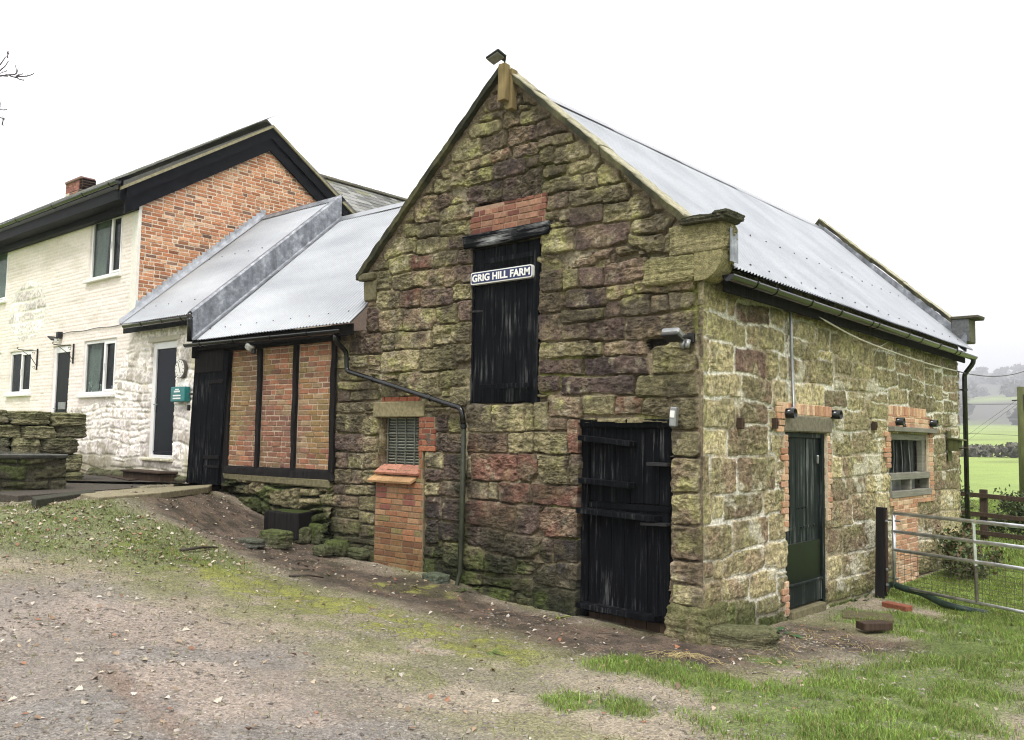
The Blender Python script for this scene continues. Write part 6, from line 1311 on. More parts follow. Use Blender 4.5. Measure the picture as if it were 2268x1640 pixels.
def masks(X, Y):
    m = {}
    m['track'] = stroke(X, Y, L_track, 1.15, .5, .35, 1)
    m['mossA'] = stroke(X, Y, L_mossA, .36, .7, .6, 2); m['mossB'] = stroke(X, Y, L_mossB, .22, .7, .5, 3)
    m['mud'] = stroke(X, Y, L_mud, .72, .5, .45, 4); m['mud'] = np.maximum(m['mud'], stroke(X, Y, L_mud2, .75, .5, .45, 41)); m['leafy'] = stroke(X, Y, L_leafy, .95, .45, .4, 5)
    m['grA'] = stroke(X, Y, L_grassA, .30, .6, .6, 6); m['grB'] = stroke(X, Y, L_grassB, .14, .7, .7, 7); m['grC'] = stroke(X, Y, L_grassC, .72, .45, .6, 8)
    m['grD'] = stroke(X, Y, L_grassD, .55, .4, .5, 9); m['grE'] = stroke(X, Y, L_grassE, .20, .7, .8, 10)
    m['mudR'] = stroke(X, Y, L_mudR, .34, .5, .5, 11); m['straw'] = stroke(X, Y, L_straw, .5, .5, .5, 12); m['puddle'] = stroke(X, Y, L_puddle, .10, .9, .9, 13)
    ox, oy = A.x, A.y; nx_, ny_ = -dG.y, dG.x      # beyond the gate
    s_ = (X-ox)*nx_+(Y-oy)*ny_
    m['field'] = sstep(-.5, .35, s_+(fbm(X*2, Y*2, 3, 14)-.5)*.8)*((X > .05) | (Y > 9.3))*(Y > -2)
    m['field'] = np.maximum(m['field'], sstep(9.5, 10.5, Y)); m['field'] = np.maximum(m['field'], sstep(3.6, 5.5, X+(fbm(X*1.5, Y*1.5, 3, 15)-.5)*1.2)*(Y > -3)); m['field'] = np.maximum(m['field'], sstep(-15, -17, X))
    m['field'] = np.maximum(m['field'], sstep(-10.5, -13, Y))
    return m
Mk = masks(X, Y)
Z = gz(X, Y)
near = (np.abs(X+3) < 15) & (Y > -12) & (Y < 22)
Z = Z+np.where(near, (fbm(X*1.3, Y*1.3, 3, 21)-.5)*.05+(fbm(X*5, Y*5, 4, 22)-.5)*.028+(fbm(X*16, Y*16, 3, 23)-.5)*.013, 0)
# ruts, clods
clod = np.maximum(Mk['mud'], Mk['mudR'])
Z = Z+np.where(near, clod*(fbm(X*9, Y*9, 4, 24)-.5)*.05 + Mk['mossA']*.012 + np.maximum(Mk['grA'], Mk['grC'])*.02, 0)
for off, w in ((.0, .06), (.16, .05)):
    Lr = gp_([(1100, 1480), (1280, 1440), (1380, 1455)]); Dr = polyd(X, Y, [(a_, b_+off) for a_, b_ in Lr]); Z = Z-np.exp(-(Dr/w)**2)*.022
Z = Z-Mk['puddle']*.02
inT = (X < -7.9-.25*(Y+2.5)) & (Y > -5) & (Y < 0) & (X > -14.5); edgeT = polyd(X, Y, [tp[5], tp[0], tp[1]])
Z = np.where(inT & (edgeT > .12), np.minimum(Z, 1.02), Z)
wall_in = (Y > .12) & (Y < 9) & (X < -.12) & (X > -21); Z = np.where(wall_in, Z-.1, Z)
# colours
n1 = fbm(X*.9, Y*.9, 4, 31); n2 = fbm(X*6, Y*6, 4, 32); n3 = fbm(X*14, Y*14, 3, 33)
Cg = lerp(arr(.18, .15, .11), arr(.25, .215, .16), n1)
Cg = lerp(Cg, arr(.135, .125, .085), sstep(.45, .65, fbm(X*2.2, Y*2.2, 4, 34))*.75)
Cg = lerp(Cg, arr(.125, .13, .05), sstep(.50, .66, fbm(X*1.4+7, Y*1.4, 4, 35))*.6)
Cg = lerp(Cg, lerp(arr(.160, .136, .114), arr(.225, .186, .155), sstep(.42, .62, fbm(X*.8, Y*1.6, 3, 36))), Mk['track']*.95)
Cg = lerp(Cg, arr(.145, .137, .125), Mk['track']*sstep(.48, .6, fbm(X*1.1+3, Y*.7, 3, 37))*.7)
Cg = lerp(Cg, arr(.10, .11, .035), stroke(X, Y, L_mossA, .95, .6, .5, 51)*(1-Mk['mud'])*sstep(.3, .6, n2)*.6)
Cg = lerp(Cg, arr(.17, .09, .055), Mk['puddle']*.4)
mudc = lerp(arr(.034, .025, .018), arr(.085, .060, .044), sstep(.35, .65, n2))
Cg = lerp(Cg, mudc, Mk['mud']*.9); Cg = lerp(Cg, mudc*.85, Mk['mudR']*.95); Cg = lerp(Cg, mudc*1.05, Mk['straw']*.8)
Cg = lerp(Cg, lerp(arr(.085, .09, .025), arr(.165, .172, .035), sstep(.35, .6, n2)), np.clip(np.maximum(Mk['mossA'], Mk['mossB'])*(.30+sstep(.38, .55, n1+n2-.5))*(.35+.8*sstep(.35, .6, n3)), 0, .85))
gcol = lerp(arr(.065, .10, .020), arr(.12, .17, .035), n2)
gm = np.maximum.reduce([Mk['grA'], Mk['grB'], Mk['grC'], Mk['grD'], Mk['grE'], Mk['leafy']*.65])
Cg = lerp(Cg, gcol*.8, gm*.85)
fieldc = lerp(arr(.145, .20, .05), arr(.205, .265, .075), fbm(X*.7, Y*.7, 4, 41)); fieldc = lerp(fieldc, arr(.20, .26, .055), sstep(40, 120, Y)*.5)
fieldc = fieldc*(1-.35*sstep(.55, .7, fbm(X*.11, Y*.05, 4, 42))*sstep(25, 60, Y))[..., None]
Cg = lerp(Cg, fieldc, Mk['field'])
wood = sstep(.47, .55, fbm(X/220., Y/220., 4, 43)+.2*sstep(800, 1300, Y)-.03)*sstep(640, 760, Y)
Cg = lerp(Cg, arr(.075, .075, .06), wood)
Cg = Cg*1.28*(.82+.36*n3)[..., None]*np.where(near, 1, 1)[..., None]
# ground material has its own wetness
t = NT('ground'); c_ = t.attr('col').outputs['Color']; wt = t.attr('wet').outputs['Fac']
gr = t.noise(55, 4, rough=.7); sp = t.n('ShaderNodeTexVoronoi'); sp.inputs['Scale'].default_value = 75; t.l(t.coord(), sp.inputs['Vector'])
spk = t.ramp(sp.outputs['Color'], [(.2, .42), (.8, 1.75)])
cc = t.mix(1.0, c_, t.ramp(gr, [(.3, .65), (.7, 1.35)]), 'MULTIPLY'); cc = t.mix(.55, cc, t.mix(1.0, cc, spk, 'MULTIPLY'))
h = t.n('ShaderNodeMath', operation='ADD'); t.l(gr, h.inputs[0]); t.l(sp.outputs['Distance'], h.inputs[1])
t.set(base=cc, rough=t.ramp(wt, [(0, .95), (1, .30)]), spec=.35, normal=t.bump(h.outputs[0], .75, .012)); M['ground_sheet'] = t.m
V = np.stack([X, Y, Z], -1).reshape(-1, 3)
go = fast_mesh('ground', V, grid_faces(*X.shape), M['ground_sheet'], None, Cg.reshape(-1, 3)); tag(go, kind='structure')
wet = np.clip(Mk['track']*sstep(.40, .60, fbm(X*.9, Y*1.8, 3, 51))*.75+Mk['puddle']+Mk['mud']*.25, 0, 1)
go.data.attributes.new('wet', 'FLOAT', 'POINT').data.foreach_set('value', wet.ravel().astype(np.float32))
# height lookup on the finished sheet
def zs_at(x, y):
    i = np.clip(np.searchsorted(xs, x)-1, 0, len(xs)-2); j = np.clip(np.searchsorted(ys, y)-1, 0, len(ys)-2)
    tx = (x-xs[i])/(xs[i+1]-xs[i]); ty = (y-ys[j])/(ys[j+1]-ys[j])
    return (Z[i, j]*(1-tx)+Z[i+1, j]*tx)*(1-ty)+(Z[i, j+1]*(1-tx)+Z[i+1, j+1]*tx)*ty
def in_view(x, y, z, pad=60):
    q = np.stack([x, y, z], -1)-CAM; d = q@CF; px = CX+F*(q@CR)/np.maximum(d, .1); py = CY+F*(q@CD)/np.maximum(d, .1)
    return (d > .3) & (px > -pad) & (px < 2268+pad) & (py > -pad) & (py < 1640+pad*3)
free = lambda x, y: ~((y > -.06) & (x < .06) & (y < 9.3))
# ------------------------------------------------------------------ grass: one blade mesh
def blades(x, y, hgt, wid, c0, c1, seed, lean=.5):
    rs = np.random.RandomState(seed); n = len(x); z = zs_at(x, y)-.004; a = rs.uniform(0, 2*math.pi, n); b = rs.uniform(0, 2*math.pi, n)
    ln = rs.uniform(.1, 1, n)*lean*hgt; dx, dy = np.cos(a), np.sin(a); bx__, by__ = np.cos(b)*ln, np.sin(b)*ln
    base = np.stack([x, y, z], -1); w = np.stack([dx*wid, dy*wid, 0*x], -1)/2
    mid = base+np.stack([bx__*.35, by__*.35, hgt*.6], -1); tip = base+np.stack([bx__, by__, hgt*(1-.25*rs.rand(n))], -1)
    V = np.stack([base-w, base+w, mid+w*.7, mid-w*.7, tip+w*.12, tip-w*.12], 1).reshape(-1, 3)
    I = np.arange(n)[:, None]*6; Fq = np.concatenate([I+[0, 1, 2, 3], I+[3, 2, 4, 5]])
    t_ = rs.rand(n)[:, None]; c = c0*(1-t_)+c1*t_; c = c*rs.uniform(.55, 1.35, (n, 1))*(.65+.7*fbm(x*3, y*3, 3, 99))[:, None]; dry = rs.rand(n) < .14; c[dry] = np.array((.26, .22, .10))*rs.uniform(.6, 1.2, (dry.sum(), 1))
    C = np.repeat(c, 6, 0)
    return V, Fq, C
def scatter(n, x0, x1, y0, y1, seed, dens):
    rs = np.random.RandomState(seed); x = rs.uniform(x0, x1, n); y = rs.uniform(y0, y1, n); m = masks(x, y)
    p = dens(m, x, y); k = (rs.rand(n) < p) & free(x, y) & in_view(x, y, zs_at(x, y)); return x[k], y[k]
allV, allF, allC, nv = [], [], [], 0
def push(v, f, c):
    global nv
    allV.append(v); allF.append(f+nv); allC.append(c); nv += len(v)
clump = lambda x, y, s: sstep(.38, .62, fbm(x*4.5, y*4.5, 3, s))
x, y = scatter(330000, -.6, 3.8, -4.2, 5.2, 1, lambda m, x, y: np.clip(np.maximum.reduce([m['grA'], m['grC'], m['grD'], m['grE']])*(1-m['mudR'])*(.05+.95*clump(x, y, 3)), 0, 1))
push(*blades(x, y, np.random.RandomState(1).gamma(4, .0075, len(x))+.008, .006, arr(.11, .18, .026), arr(.24, .345, .075), 1, .9))
x, y = scatter(60000, -9.5, 3, -6.4, 3, 2, lambda m, x, y: np.clip(.05+.55*m['mossA']*.3+m['grB']+m['leafy']*clump(x, y, 6)*1.0+.16*clump(x, y, 4)*(1-m['mud'])*(1-m['track']), 0, 1))
push(*blades(x, y, np.random.RandomState(2).uniform(.015, .055, len(x)), .006, arr(.08, .115, .02), arr(.18, .20, .05), 2, 1.1))
x, y = scatter(90000, -11, -3.5, -4.4, -.8, 4, lambda m, x, y: np.clip(m['leafy']*(1-m['mud'])*(.04+.5*clump(x, y, 8)), 0, 1))
push(*blades(x, y, np.random.RandomState(4).uniform(.012, .055, len(x)), .007, arr(.10, .145, .028), arr(.22, .27, .075), 4, .9))
x, y = scatter(260000, .1, 5, 3.2, 13.5, 3, lambda m, x, y: np.clip(m['field']*(.35+.65*clump(x, y, 9))*np.clip(1.4-(y-3)/11, .25, 1), 0, 1))
push(*blades(x, y, np.random.RandomState(3).uniform(.02, .07, len(x)), .008, arr(.13, .20, .03), arr(.25, .34, .07), 3, .9))
x, y = scatter(160000, -4.5, 2.5, 9.3, 30, 5, lambda m, x, y: np.full(x.shape, .6)*(.3+.7*clump(x, y, 10)))
push(*blades(x, y, np.random.RandomState(5).uniform(.05, .13, len(x)), .018, arr(.13, .20, .03), arr(.25, .34, .07), 5, .9))
go2 = fast_mesh('grass', np.concatenate(allV), np.concatenate(allF), M['leaf'], None, np.concatenate(allC), False); tag(go2, 'short green winter grass growing in tufts over the yard and field', 'grass', kind='stuff')
# ------------------------------------------------------------------ pebbles
rs = np.random.RandomState(6); n = 70000; x = rs.uniform(-8, 3.4, n); y = rs.uniform(-6.8, 1.5, n); m = masks(x, y)
p = np.clip(.30+.55*sstep(.4, .6, fbm(x*1.2, y*1.2, 3, 71))-.55*m['mud']-.6*m['leafy']-.6*np.maximum(m['grA'], m['grC'])-.4*m['mossA'], .02, 1); k = (rs.rand(n) < p) & free(x, y) & in_view(x, y, zs_at(x, y)); x, y = x[k], y[k]; n = len(x)
r = rs.gamma(2.0, .0030, n)+.003; r = np.minimum(r, .02)
oc = np.array([(1, 0, 0), (-1, 0, 0), (0, 1, 0), (0, -1, 0), (0, 0, 1), (.7, .7, .5), (-.7, .7, .45), (-.7, -.7, .5), (.7, -.7, .5)], float)
of = np.array([(0, 5, 4), (5, 2, 4), (2, 6, 4), (6, 1, 4), (1, 7, 4), (7, 3, 4), (3, 8, 4), (8, 0, 4)])
sc = rs.uniform(.6, 1.3, (n, 1, 3))*np.array((1, 1, .6)); an = rs.uniform(0, 6.28, n); ca, sa = np.cos(an), np.sin(an)
P = oc[None]*sc*r[:, None, None]*rs.uniform(.8, 1.2, (n, 9, 1)); Xr = P[..., 0]*ca[:, None]-P[..., 1]*sa[:, None]; Yr = P[..., 0]*sa[:, None]+P[..., 1]*ca[:, None]
V = np.stack([Xr+x[:, None], Yr+y[:, None], P[..., 2]+zs_at(x, y)[:, None]-.001], -1).reshape(-1, 3)
pal = np.array([(.25, .22, .18), (.20, .175, .145), (.30, .265, .225), (.23, .18, .14), (.17, .15, .135), (.34, .31, .265), (.24, .21, .15)]); c = pal[rs.randint(len(pal), size=n)]*rs.uniform(.6, 1.15, (n, 1))
po_ = fast_mesh('gravel', V, (np.arange(n)[:, None, None]*9+of[None]).reshape(-1, 3), M['stone_smooth'], None, np.repeat(c, 9, 0), False); tag(po_, 'small loose stones and grit scattered over the track', 'gravel', kind='stuff')
# ------------------------------------------------------------------ fallen leaves: litter as stuff, the largest as single leaves
def leaf_tmpl(lobes=True):
    n = 9; t = np.linspace(0, 1, n); w = np.sin(t*math.pi)**.7*.30*(1+.28*np.cos(t*6*math.pi)*(1 if lobes else 0)); w[0] = .015; w[-1] = .02
    L = np.stack([t-.5, -w, .10*(np.abs(w)/.3)**1.3+.08*np.sin(t*3)], -1); Cn = np.stack([t-.5, 0*w, .08*np.sin(t*3)], -1); R = np.stack([t-.5, w, .13*(np.abs(w)/.3)**1.3+.08*np.sin(t*3)], -1)
    V = np.concatenate([L, Cn, R]); Fq = [[i, i+1, n+i+1, n+i] for i in range(n-1)]+[[n+i, n+i+1, 2*n+i+1, 2*n+i] for i in range(n-1)]
    return V, np.array(Fq)
LT_, LF_ = leaf_tmpl()
LPAL = np.array([(.42, .34, .24), (.34, .25, .16), (.48, .42, .34), (.24, .15, .09), (.28, .13, .07), (.20, .14, .09), (.44, .37, .26), (.28, .21, .14), (.42, .38, .32), (.36, .31, .24), (.50, .46, .40)])
rs = np.random.RandomState(8); n = 26000; x = rs.uniform(-9.5, 3.2, n); y = rs.uniform(-6.6, 4.8, n); m = masks(x, y)
wl_d = np.exp(-np.maximum(-y, 0)/.5)*(x < 0)
p = np.clip(.05+.85*m['leafy']+.10*m['mud']+.18*wl_d*(x > -6.5)*(x < -3)+.06*m['track']+.08*m['straw']+.05*m['mossA'], 0, 1); k = (rs.rand(n) < p) & free(x, y) & in_view(x, y, zs_at(x, y), 0); x, y = x[k], y[k]; n = len(x)
s = rs.uniform(.022, .062, n); yaw = rs.uniform(0, 6.28, n); tl = rs.normal(0, .28, n); tl2 = rs.normal(0, .28, n); flip = np.where(rs.rand(n) < .4, -1, 1)
P = LT_[None]*s[:, None, None]; P[..., 2] *= flip[:, None]
zz = P[..., 2]+P[..., 0]*np.sin(tl)[:, None]+P[..., 1]*np.sin(tl2)[:, None]; zz = zz-zz.min(1, keepdims=True)
xx = P[..., 0]*np.cos(yaw)[:, None]-P[..., 1]*np.sin(yaw)[:, None]; yy = P[..., 0]*np.sin(yaw)[:, None]+P[..., 1]*np.cos(yaw)[:, None]
W = np.stack([xx+x[:, None], yy+y[:, None], zz+zs_at(x, y)[:, None]+.002], -1)
c = LPAL[rs.randint(len(LPAL), size=n)]*rs.uniform(.7, 1.2, (n, 1))
dist = np.hypot(x-CAM[0], y-CAM[1]); app = s/dist; big = np.argsort(-app)[:70]; isb = np.zeros(n, bool); isb[big] = True
k = ~isb; nl = len(LT_); fast = fast_mesh('leaf_litter', W[k].reshape(-1, 3), (np.arange(k.sum())[:, None, None]*nl+LF_[None]).reshape(-1, 4), M['leaf'], None, np.repeat(c[k], nl, 0), True); tag(fast, 'litter of small fallen brown leaves over the verge and mud', 'leaf litter', kind='stuff')
for i in big:
    loc = np.array((x[i], y[i], zs_at(x[i], y[i])+.002)); o = fast_mesh('fallen_leaf', W[i]-loc, LF_, M['leaf'], None, np.repeat(c[i:i+1], nl, 0), True); o.location = loc
    tag(o, 'dry lobed fallen leaf lying on the gravel of the foreground track', 'leaf', 'fallen leaves on the track')
# twigs and straw
mb = MB(); rs = np.random.RandomState(19)
for i in range(260):
    if i < 110: b = L_straw; sp_ = .32
    elif i < 190: b = gp_([(1470, 1450), (1540, 1458)]) if i == 110 else bst; bst = b; sp_ = .10
    else: b = L_mud; sp_ = .4
    j = rs.randint(len(b)-1); t_ = rs.rand(); px = b[j][0]*(1-t_)+b[j+1][0]*t_+rs.normal(0, sp_); py = b[j][1]*(1-t_)+b[j+1][1]*t_+rs.normal(0, sp_*.6)
    if not free(np.array(px), np.array(py)): continue
    a_ = rs.uniform(0, 6.28) if i > 190 else rs.normal(-.5, .6); L = rs.uniform(.05, .2); z0 = float(zs_at(np.array(px), np.array(py))); x2, y2 = px+math.cos(a_)*L, py+math.sin(a_)*L; z2 = float(zs_at(np.array(x2), np.array(y2)))
    mb.tube([(px, py, z0+.006), ((px+x2)/2+.01, (py+y2)/2, (z0+z2)/2+rs.uniform(.008, .03)), (x2, y2, z2+.006)], rs.uniform(.0014, .003) if i < 190 else rs.uniform(.002, .005), 4, (np.array((.42, .34, .16)) if i < 190 else np.array((.09, .07, .05)))*rs.uniform(.6, 1.2))
tag(mb.build('straw', M['leaf']), 'straw and thin twigs strewn over the mud at the barn corner', 'straw', kind='stuff')
for (pa, pb2, w, lb) in (((640, 1279), (716, 1282), .014, 'dark bare stick lying across the yellow moss'), ((400, 1222), (480, 1215), .018, 'forked dark stick on the mud below the terrace slabs'), ((1900, 1250), (0, 0), .01, '')):
    if not lb: continue
    a_, b_ = G(*pa), G(*pb2); mb = MB(); mb.tube([tuple(a_+(0, 0, .015)), tuple((a_+b_)/2+(0.02, .02, .03)), tuple(b_+(0, 0, .012))], [w, w*.9, w*.5], 6, (.05, .04, .03)); tag(mb.build('stick', M['leaf'], None, True), lb, 'stick')
# weeds
def weed(name, px, py, n, L, col, label, cat_='plant', up=.6, wid=.28, spread=.12, seed=0, dy=0, mess=False):
    p = G(px, py); p[1] += dy; rs = np.random.RandomState(seed); mb = MB()
    for i in range(n):
        a_ = rs.uniform(0, 6.28); r0 = rs.uniform(0, spread); l = L*rs.uniform(.6, 1.2); e = rs.uniform(.2, 1)*up; b0 = p+(math.cos(a_)*r0*1.4, math.sin(a_)*r0*.8, 0)
        if mess: b0[2] += rs.uniform(0, up*spread*2)
        d = np.array((math.cos(a_)*math.cos(e), math.sin(a_)*math.cos(e), math.sin(e))); sd_ = np.array((-math.sin(a_), math.cos(a_), 0)); ts = np.linspace(0, 1, 6)
        P = np.array([[b0+d*l*t-np.array((0, 0, .45*l*t*t))+sd_*s_*l*wid*math.sin(math.pi*min(t*.9+.08, 1))**.8*.5+np.array((0, 0, abs(s_)*.05*l)) for s_ in (-1, 0, 1)] for t in ts]); mb.grid(P, np.array(col)*rs.uniform(.65, 1.35))
    o = mb.build(name, M['leaf'], None, True, tuple(p)); return tag(o, label, cat_)
weed('daffodil_shoot', 1238, 1372, 9, .14, (.30, .34, .08), 'pale green shoot of strap leaves left of the stable door', up=1.0, wid=.16, spread=.01, seed=1)
weed('dock_plant', 1712, 1405, 30, .15, (.05, .11, .045), 'leafy dark green weed against the side wall between the corner and side door', up=.9, wid=.55, spread=.24, seed=2, dy=.06)
weed('ivy_plant', 1030, 1300, 40, .08, (.08, .11, .03), 'low ivy at the foot of the gable below the slanting pipe', up=.8, wid=.7, spread=.28, seed=3, dy=-.04)
weed('nettle_plant', 1870, 1325, 40, .09, (.05, .075, .03), 'dark low weeds at the foot of the side wall left of the gate post', up=.9, wid=.6, spread=.35, seed=4)
weed('clover_plant', 1400, 1470, 30, .07, (.05, .10, .03), 'small clover tuft on bare soil at the left end of the grass', up=.7, wid=.8, spread=.2, seed=6)
weed('weed_plant', 1075, 1447, 16, .08, (.10, .15, .04), 'little flat rosette weed alone on the track verge', up=.5, wid=.5, spread=.12, seed=7)
# bushes: behind the gate, by the fence
def bush(name, c, size, n, seed, cols, label, leaf=.045, stems=14):
    rs = np.random.RandomState(seed); z0 = float(gz(c[0], c[1])); t_ = thing(name, label, 'bush', (c[0], c[1], z0)); mb = MB()
    for i in range(stems):
        e = np.array((rs.normal(0, size[0]*.35), rs.normal(0, size[1]*.35), size[2]*rs.uniform(.5, 1.05))); b0 = np.array((c[0]+rs.normal(0, size[0]*.12), c[1]+rs.normal(0, size[1]*.12), z0)); mb.tube([b0, b0+e*.5+rs.normal(0, .04, 3), b0+e], [.008, .006, .003], 4, (.10, .08, .055))
    mb.build('stems', M['leaf'], t_)
    k = rs.randint(14, size=n); cen = np.stack([rs.normal(0, size[0]*.38, 14), rs.normal(0, size[1]*.38, 14), rs.uniform(.15, .95, 14)*size[2]], -1)
    P = cen[k]+rs.normal(0, 1, (n, 3))*np.array(size)*.13; P[:, 2] = np.abs(P[:, 2])
    d = rs.normal(0, 1, (n, 3)); d /= np.linalg.norm(d, axis=1)[:, None]; u = np.cross(d, rs.normal(0, 1, (n, 3))); u /= np.linalg.norm(u, axis=1)[:, None]; s = leaf*rs.uniform(.5, 1.2, (n, 1)); P = P+np.array((c[0], c[1], z0))
    V = np.stack([P-d*s, P+u*s*.5, P+d*s, P-u*s*.5], 1).reshape(-1, 3); cc_ = np.array(cols)[rs.randint(len(cols), size=n)]*rs.uniform(.6, 1.35, (n, 1))
    fast_mesh('foliage', V, np.arange(4*n).reshape(-1, 4), M['leaf'], t_, np.repeat(cc_, 4, 0), False); return t_
bush('bramble_bush', (.55, 7.2), (.5, .9, .65), 2600, 1, [(.06, .085, .03), (.10, .10, .04), (.10, .065, .03), (.07, .11, .035)], 'tangled low brambles behind the gate mesh at the foot of the side wall', .04)
bush('hedge_bush', (-.1, 14.2), (1.1, .5, .95), 3000, 2, [(.05, .08, .025), (.09, .12, .035), (.07, .075, .03)], 'straggling green bush growing through the rail fence', .05)
bush('hedge_bush', (1.6, 14.0), (1.0, .5, .95), 2600, 3, [(.05, .08, .025), (.09, .12, .035), (.07, .075, .03)], 'lower green bush behind the rail fence at the right picture edge', .05)
bush('hedge_bush', (-1.6, 14.6), (.8, .5, 1.0), 2000, 4, [(.05, .08, .025), (.10, .12, .04)], 'thin twiggy bush behind the rail fence next to the barn downpipe', .05)
# far hedge line and far wood
def far_clump(nm, cx_, cy_, w, h, n, seed, cols, lf):
    rs = np.random.RandomState(seed); P = rs.normal(0, 1, (n, 3)); P /= np.linalg.norm(P, axis=1)[:, None]; P = P*rs.uniform(.55, 1.0, (n, 1))*np.array((w/2, w/2, h/2)); P += np.array((cx_, cy_, float(gz(cx_, cy_))+h*.45)); return P
def far_mesh(name, P, lf, cols, seed, label, cat_, kind):
    rs = np.random.RandomState(seed); n = len(P); d = rs.normal(0, 1, (n, 3)); d /= np.linalg.norm(d, axis=1)[:, None]; u = np.cross(d, rs.normal(0, 1, (n, 3))); u /= np.linalg.norm(u, axis=1)[:, None]; s = lf*rs.uniform(.5, 1.3, (n, 1))
    V = np.stack([P-d*s-u*s*.5, P-d*s*.2+u*s, P+d*s, P-u*s*.7], 1).reshape(-1, 3); c_ = np.array(cols)[rs.randint(len(cols), size=n)]*rs.uniform(.6, 1.3, (n, 1))
    return tag(fast_mesh(name, V, np.arange(4*n).reshape(-1, 4), M['leaf'], None, np.repeat(c_, 4, 0), False), label, cat_, None, kind)
rs = np.random.RandomState(44)
P = np.concatenate([far_clump('', x_, 150+rs.normal(0, 1.5)-.25*(x_+30), rs.uniform(3, 12), rs.uniform(.9, 3.2)*(1.2 if abs(x_+31) < 8 else .7), 260, i, 0, 0) for i, x_ in enumerate(np.arange(-150, 90, 3.2))])
far_mesh('hedgerow', P, .42, [(.11, .10, .08), (.14, .125, .10), (.09, .09, .06)], 1, 'bare grey-brown hedgerow crossing between the two pale green fields', 'hedgerow', None)
P = []
for i in range(520):
    x_, y_ = rs.uniform(-1100, 500), rs.uniform(700, 2500)
    P.append(far_clump('', x_, y_, rs.uniform(22, 46), rs.uniform(13, 24), 50, i, 0, 0))
far_mesh('far_wood', np.concatenate(P), 5., [(.085, .085, .075), (.10, .095, .085), (.08, .075, .065)], 2, 'hazy wood covering the distant hillside', 'wood', 'stuff')
# ------------------------------------------------------------------ bare oak whose twigs reach in at the top left
ot = thing('oak_tree', 'bare oak reaching a few brown-leaved twigs in at the top left edge', 'tree', (-6.6, -7.2, float(gz(-6.6, -7.2))))
def at(px, py, yy): return Vector(on_plane(px, py, 1, yy))
yk = -3.6; tip = at(-60, 175, yk); tz = float(gz(-6.6, -7.2))
mb = MB(); mb.tube([(-6.6, -7.2, tz-.2), (-6.55, -7.1, tz+1.5), (-6.7, -7.0, tz+3.2), (-6.5, -6.7, tz+5.0), (-6.4, -6.6, tz+7.5)], [.30, .24, .2, .14, .05], 10, (.10, .09, .07)); mb.build('trunk', M['stone_smooth'], ot, True)
mb = MB(); e1 = at(-160, 200, yk-.1); mb.tube(cat([(-6.6, -6.9, tz+3.4), (-6.0, -5.6, tz+3.6), tuple((Vector((-6.0, -5.6, tz+3.6))+e1)/2), tuple(e1), tuple(tip)]), [.07*(1-i/26) + .012 for i in range(25)], 6, (.09, .08, .075)); mb.build('branch', M['leaf'], ot, True)
mb = MB(); TW = (.075, .065, .068)
def tw(pts, r=.006):
    r = r*1.5
    P = [at(px/4.685*.621, 93.2+py/4.685*.621, yk+.05*k) for k, (px, py) in enumerate(pts)]; mb.tube(P, [r*(1-.55*i/len(P)) for i in range(len(P))], 5, TW)
    for i in range(1, len(P)):
        for t_ in (.35, .8):
            c_ = P[i-1].lerp(P[i], t_); mb.tube([c_, c_+Vector((RS.normal(0, .012), 0, RS.uniform(.004, .02)))], [.004, .0055], 4, TW)
S0 = (-450, 590)
tw([S0, (-200, 560), (0, 570), (120, 555), (250, 545)], .011); tw([(150, 550), (190, 580), (240, 590), (300, 600)], .007); tw([(250, 545), (275, 520), (270, 450), (255, 385)], .006); tw([(275, 530), (295, 480), (303, 435)], .005); tw([(280, 560), (330, 550), (390, 535)], .005); tw([(290, 575), (350, 578), (440, 575), (500, 560), (570, 530)], .007); tw([(300, 615), (340, 630), (405, 645)], .006)
tw([S0, (-150, 440), (0, 385), (60, 300), (95, 250)], .008); tw([S0, (-100, 520), (0, 480), (90, 400), (140, 320)], .008); tw([(-200, 560), (0, 525), (60, 505), (110, 490)], .005); tw([(60, 572), (100, 575), (140, 585)], .005)
tw([(-450, 700), (-200, 1000), (0, 1125), (60, 1140), (120, 1135)], .008); tw([(-60, 1180), (0, 1110), (10, 1010)], .005); tw([(-450, 700), (-250, 1150), (0, 1260), (40, 1280), (75, 1295)], .007)
mb.build('twig', M['leaf'], ot, True)
def dead(px, py, L, w, n, seed, col=(.13, .085, .075)):
    rs = np.random.RandomState(seed); mb2 = MB(); c_ = at(px/4.685*.621, 93.2+py/4.685*.621, yk)
    for i in range(n):
        a_ = rs.uniform(-.5, .5)+(math.pi/2 if L > w else 0); d = Vector((math.cos(a_)*.8, rs.uniform(-.3, .3), math.sin(a_))); sd_ = Vector((-d.z, 0, d.x)); l = max(L, w)*rs.uniform(.5, 1.1)
        mb2.grid(np.array([[tuple(c_+d*l*(t_-.4)+sd_*s_*l*.22*math.sin(math.pi*t_*.9+.15)*(1+.4*math.cos(t_*14))+Vector((0, s_*.01, 0))) for s_ in (-1, 0, 1)] for t_ in np.linspace(0, 1, 7)]), np.array(col)*rs.uniform(.7, 1.3))
    mb2.build('leaf_cluster', M['leaf'], ot, True)
dead(128, 225, .13, .05, 4, 1); dead(270, 590, .07, .075, 9, 2, (.10, .06, .055)); dead(45, 1340, .16, .05, 4, 3, (.10, .095, .085))

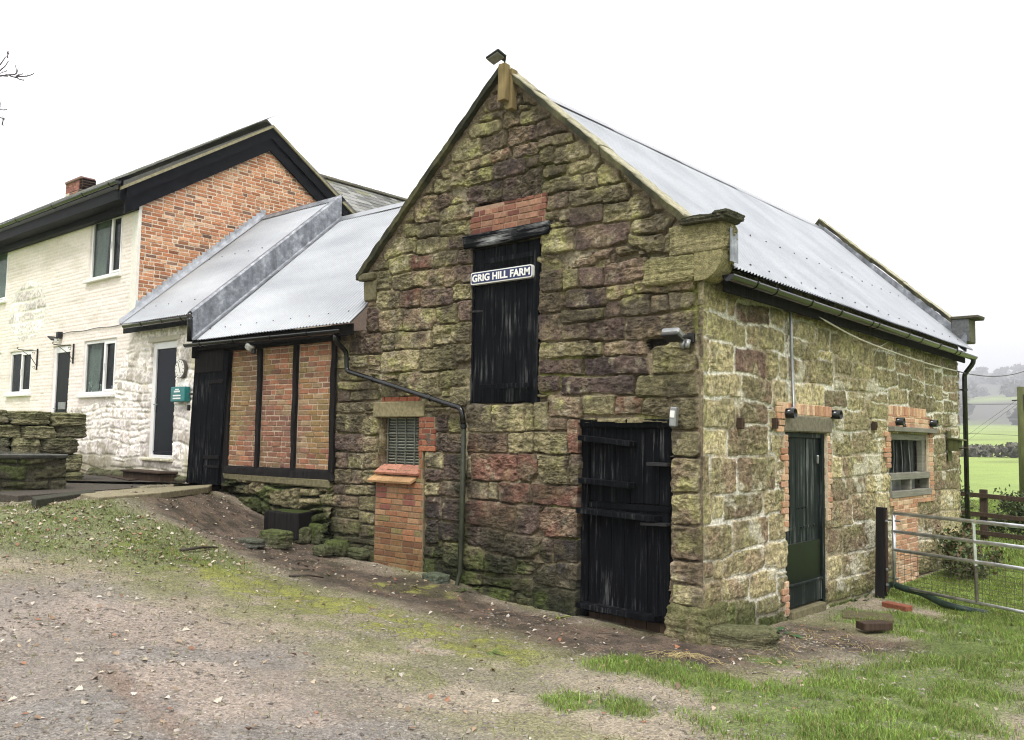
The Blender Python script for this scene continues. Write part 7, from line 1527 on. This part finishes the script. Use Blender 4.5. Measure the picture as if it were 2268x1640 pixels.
# ------------------------------------------------------------------ HAZE, SKY, SUN, CAMERA
hz_ = MB(); hz_.bb(-3800, 3800, -3800, 4200, -60, 330, 0)
t = NT('haze_air'); t.t.nodes.remove(t.b); pv = t.n('ShaderNodeVolumePrincipled'); pv.inputs['Color'].default_value = (.93, .955, 1, 1); pv.inputs['Density'].default_value = .0006; pv.inputs['Anisotropy'].default_value = .2
t.l(pv.outputs[0], t.out.inputs['Volume'])
USE_HAZE = True
if USE_HAZE: tag(hz_.build('haze', t.m), 'thin mist whitening the distant fields and hill', 'haze', kind='stuff')
w = bpy.data.worlds.new('World'); scene.world = w; w.use_nodes = True; nt = w.node_tree; nt.nodes.clear()
el, az = math.radians(56), math.radians(145)
sky = nt.nodes.new('ShaderNodeTexSky'); sky.sky_type = 'NISHITA'; sky.sun_disc = False; sky.sun_elevation = el; sky.sun_rotation = az; sky.air_density = 1; sky.dust_density = 6; sky.ozone_density = 1
mx = nt.nodes.new('ShaderNodeMix'); mx.data_type = 'RGBA'; mx.inputs[0].default_value = .9; nt.links.new(sky.outputs[0], mx.inputs[6]); mx.inputs[7].default_value = (13.3, 13.15, 13.3, 1)
bg = nt.nodes.new('ShaderNodeBackground'); bg.inputs[1].default_value = .1; nt.links.new(mx.outputs[2], bg.inputs[0])
wo = nt.nodes.new('ShaderNodeOutputWorld'); nt.links.new(bg.outputs[0], wo.inputs[0])
sl = bpy.data.lights.new('overcast_sun', 'SUN'); sl.energy = 1.5; sl.angle = math.radians(12); sl.color = (1, .965, .90)
so = bpy.data.objects.new('overcast_sun', sl); COL.objects.link(so)
# towards the sun: from the right and in front of the buildings
sd_ = Vector((math.sin(az)*math.cos(el), math.cos(az)*math.cos(el), math.sin(el))); so.rotation_euler = sd_.to_track_quat('Z', 'Y').to_euler()
cam = bpy.data.cameras.new('camera'); co = bpy.data.objects.new('camera', cam); COL.objects.link(co); scene.camera = co
cam.sensor_fit = 'HORIZONTAL'; cam.sensor_width = 36; cam.lens = F/2268*36; cam.clip_start = .05; cam.clip_end = 5000
m_ = Matrix(((CR[0], -CD[0], -CF[0], CAM[0]), (CR[1], -CD[1], -CF[1], CAM[1]), (CR[2], -CD[2], -CF[2], CAM[2]), (0, 0, 0, 1))); co.matrix_world = m_
vs = scene.view_settings; vs.view_transform = 'Standard'; vs.look = 'None'; vs.gamma = 1; vs.use_curve_mapping = False; vs.exposure = .76
try: scene.cycles.max_bounces = 6; scene.cycles.diffuse_bounces = 3; scene.cycles.glossy_bounces = 3; scene.cycles.transmission_bounces = 4; scene.cycles.transparent_max_bounces = 8; scene.cycles.volume_bounces = 0; scene.cycles.use_denoising = True; scene.cycles.filter_width = 1.1; scene.cycles.use_adaptive_sampling = False
except Exception: pass
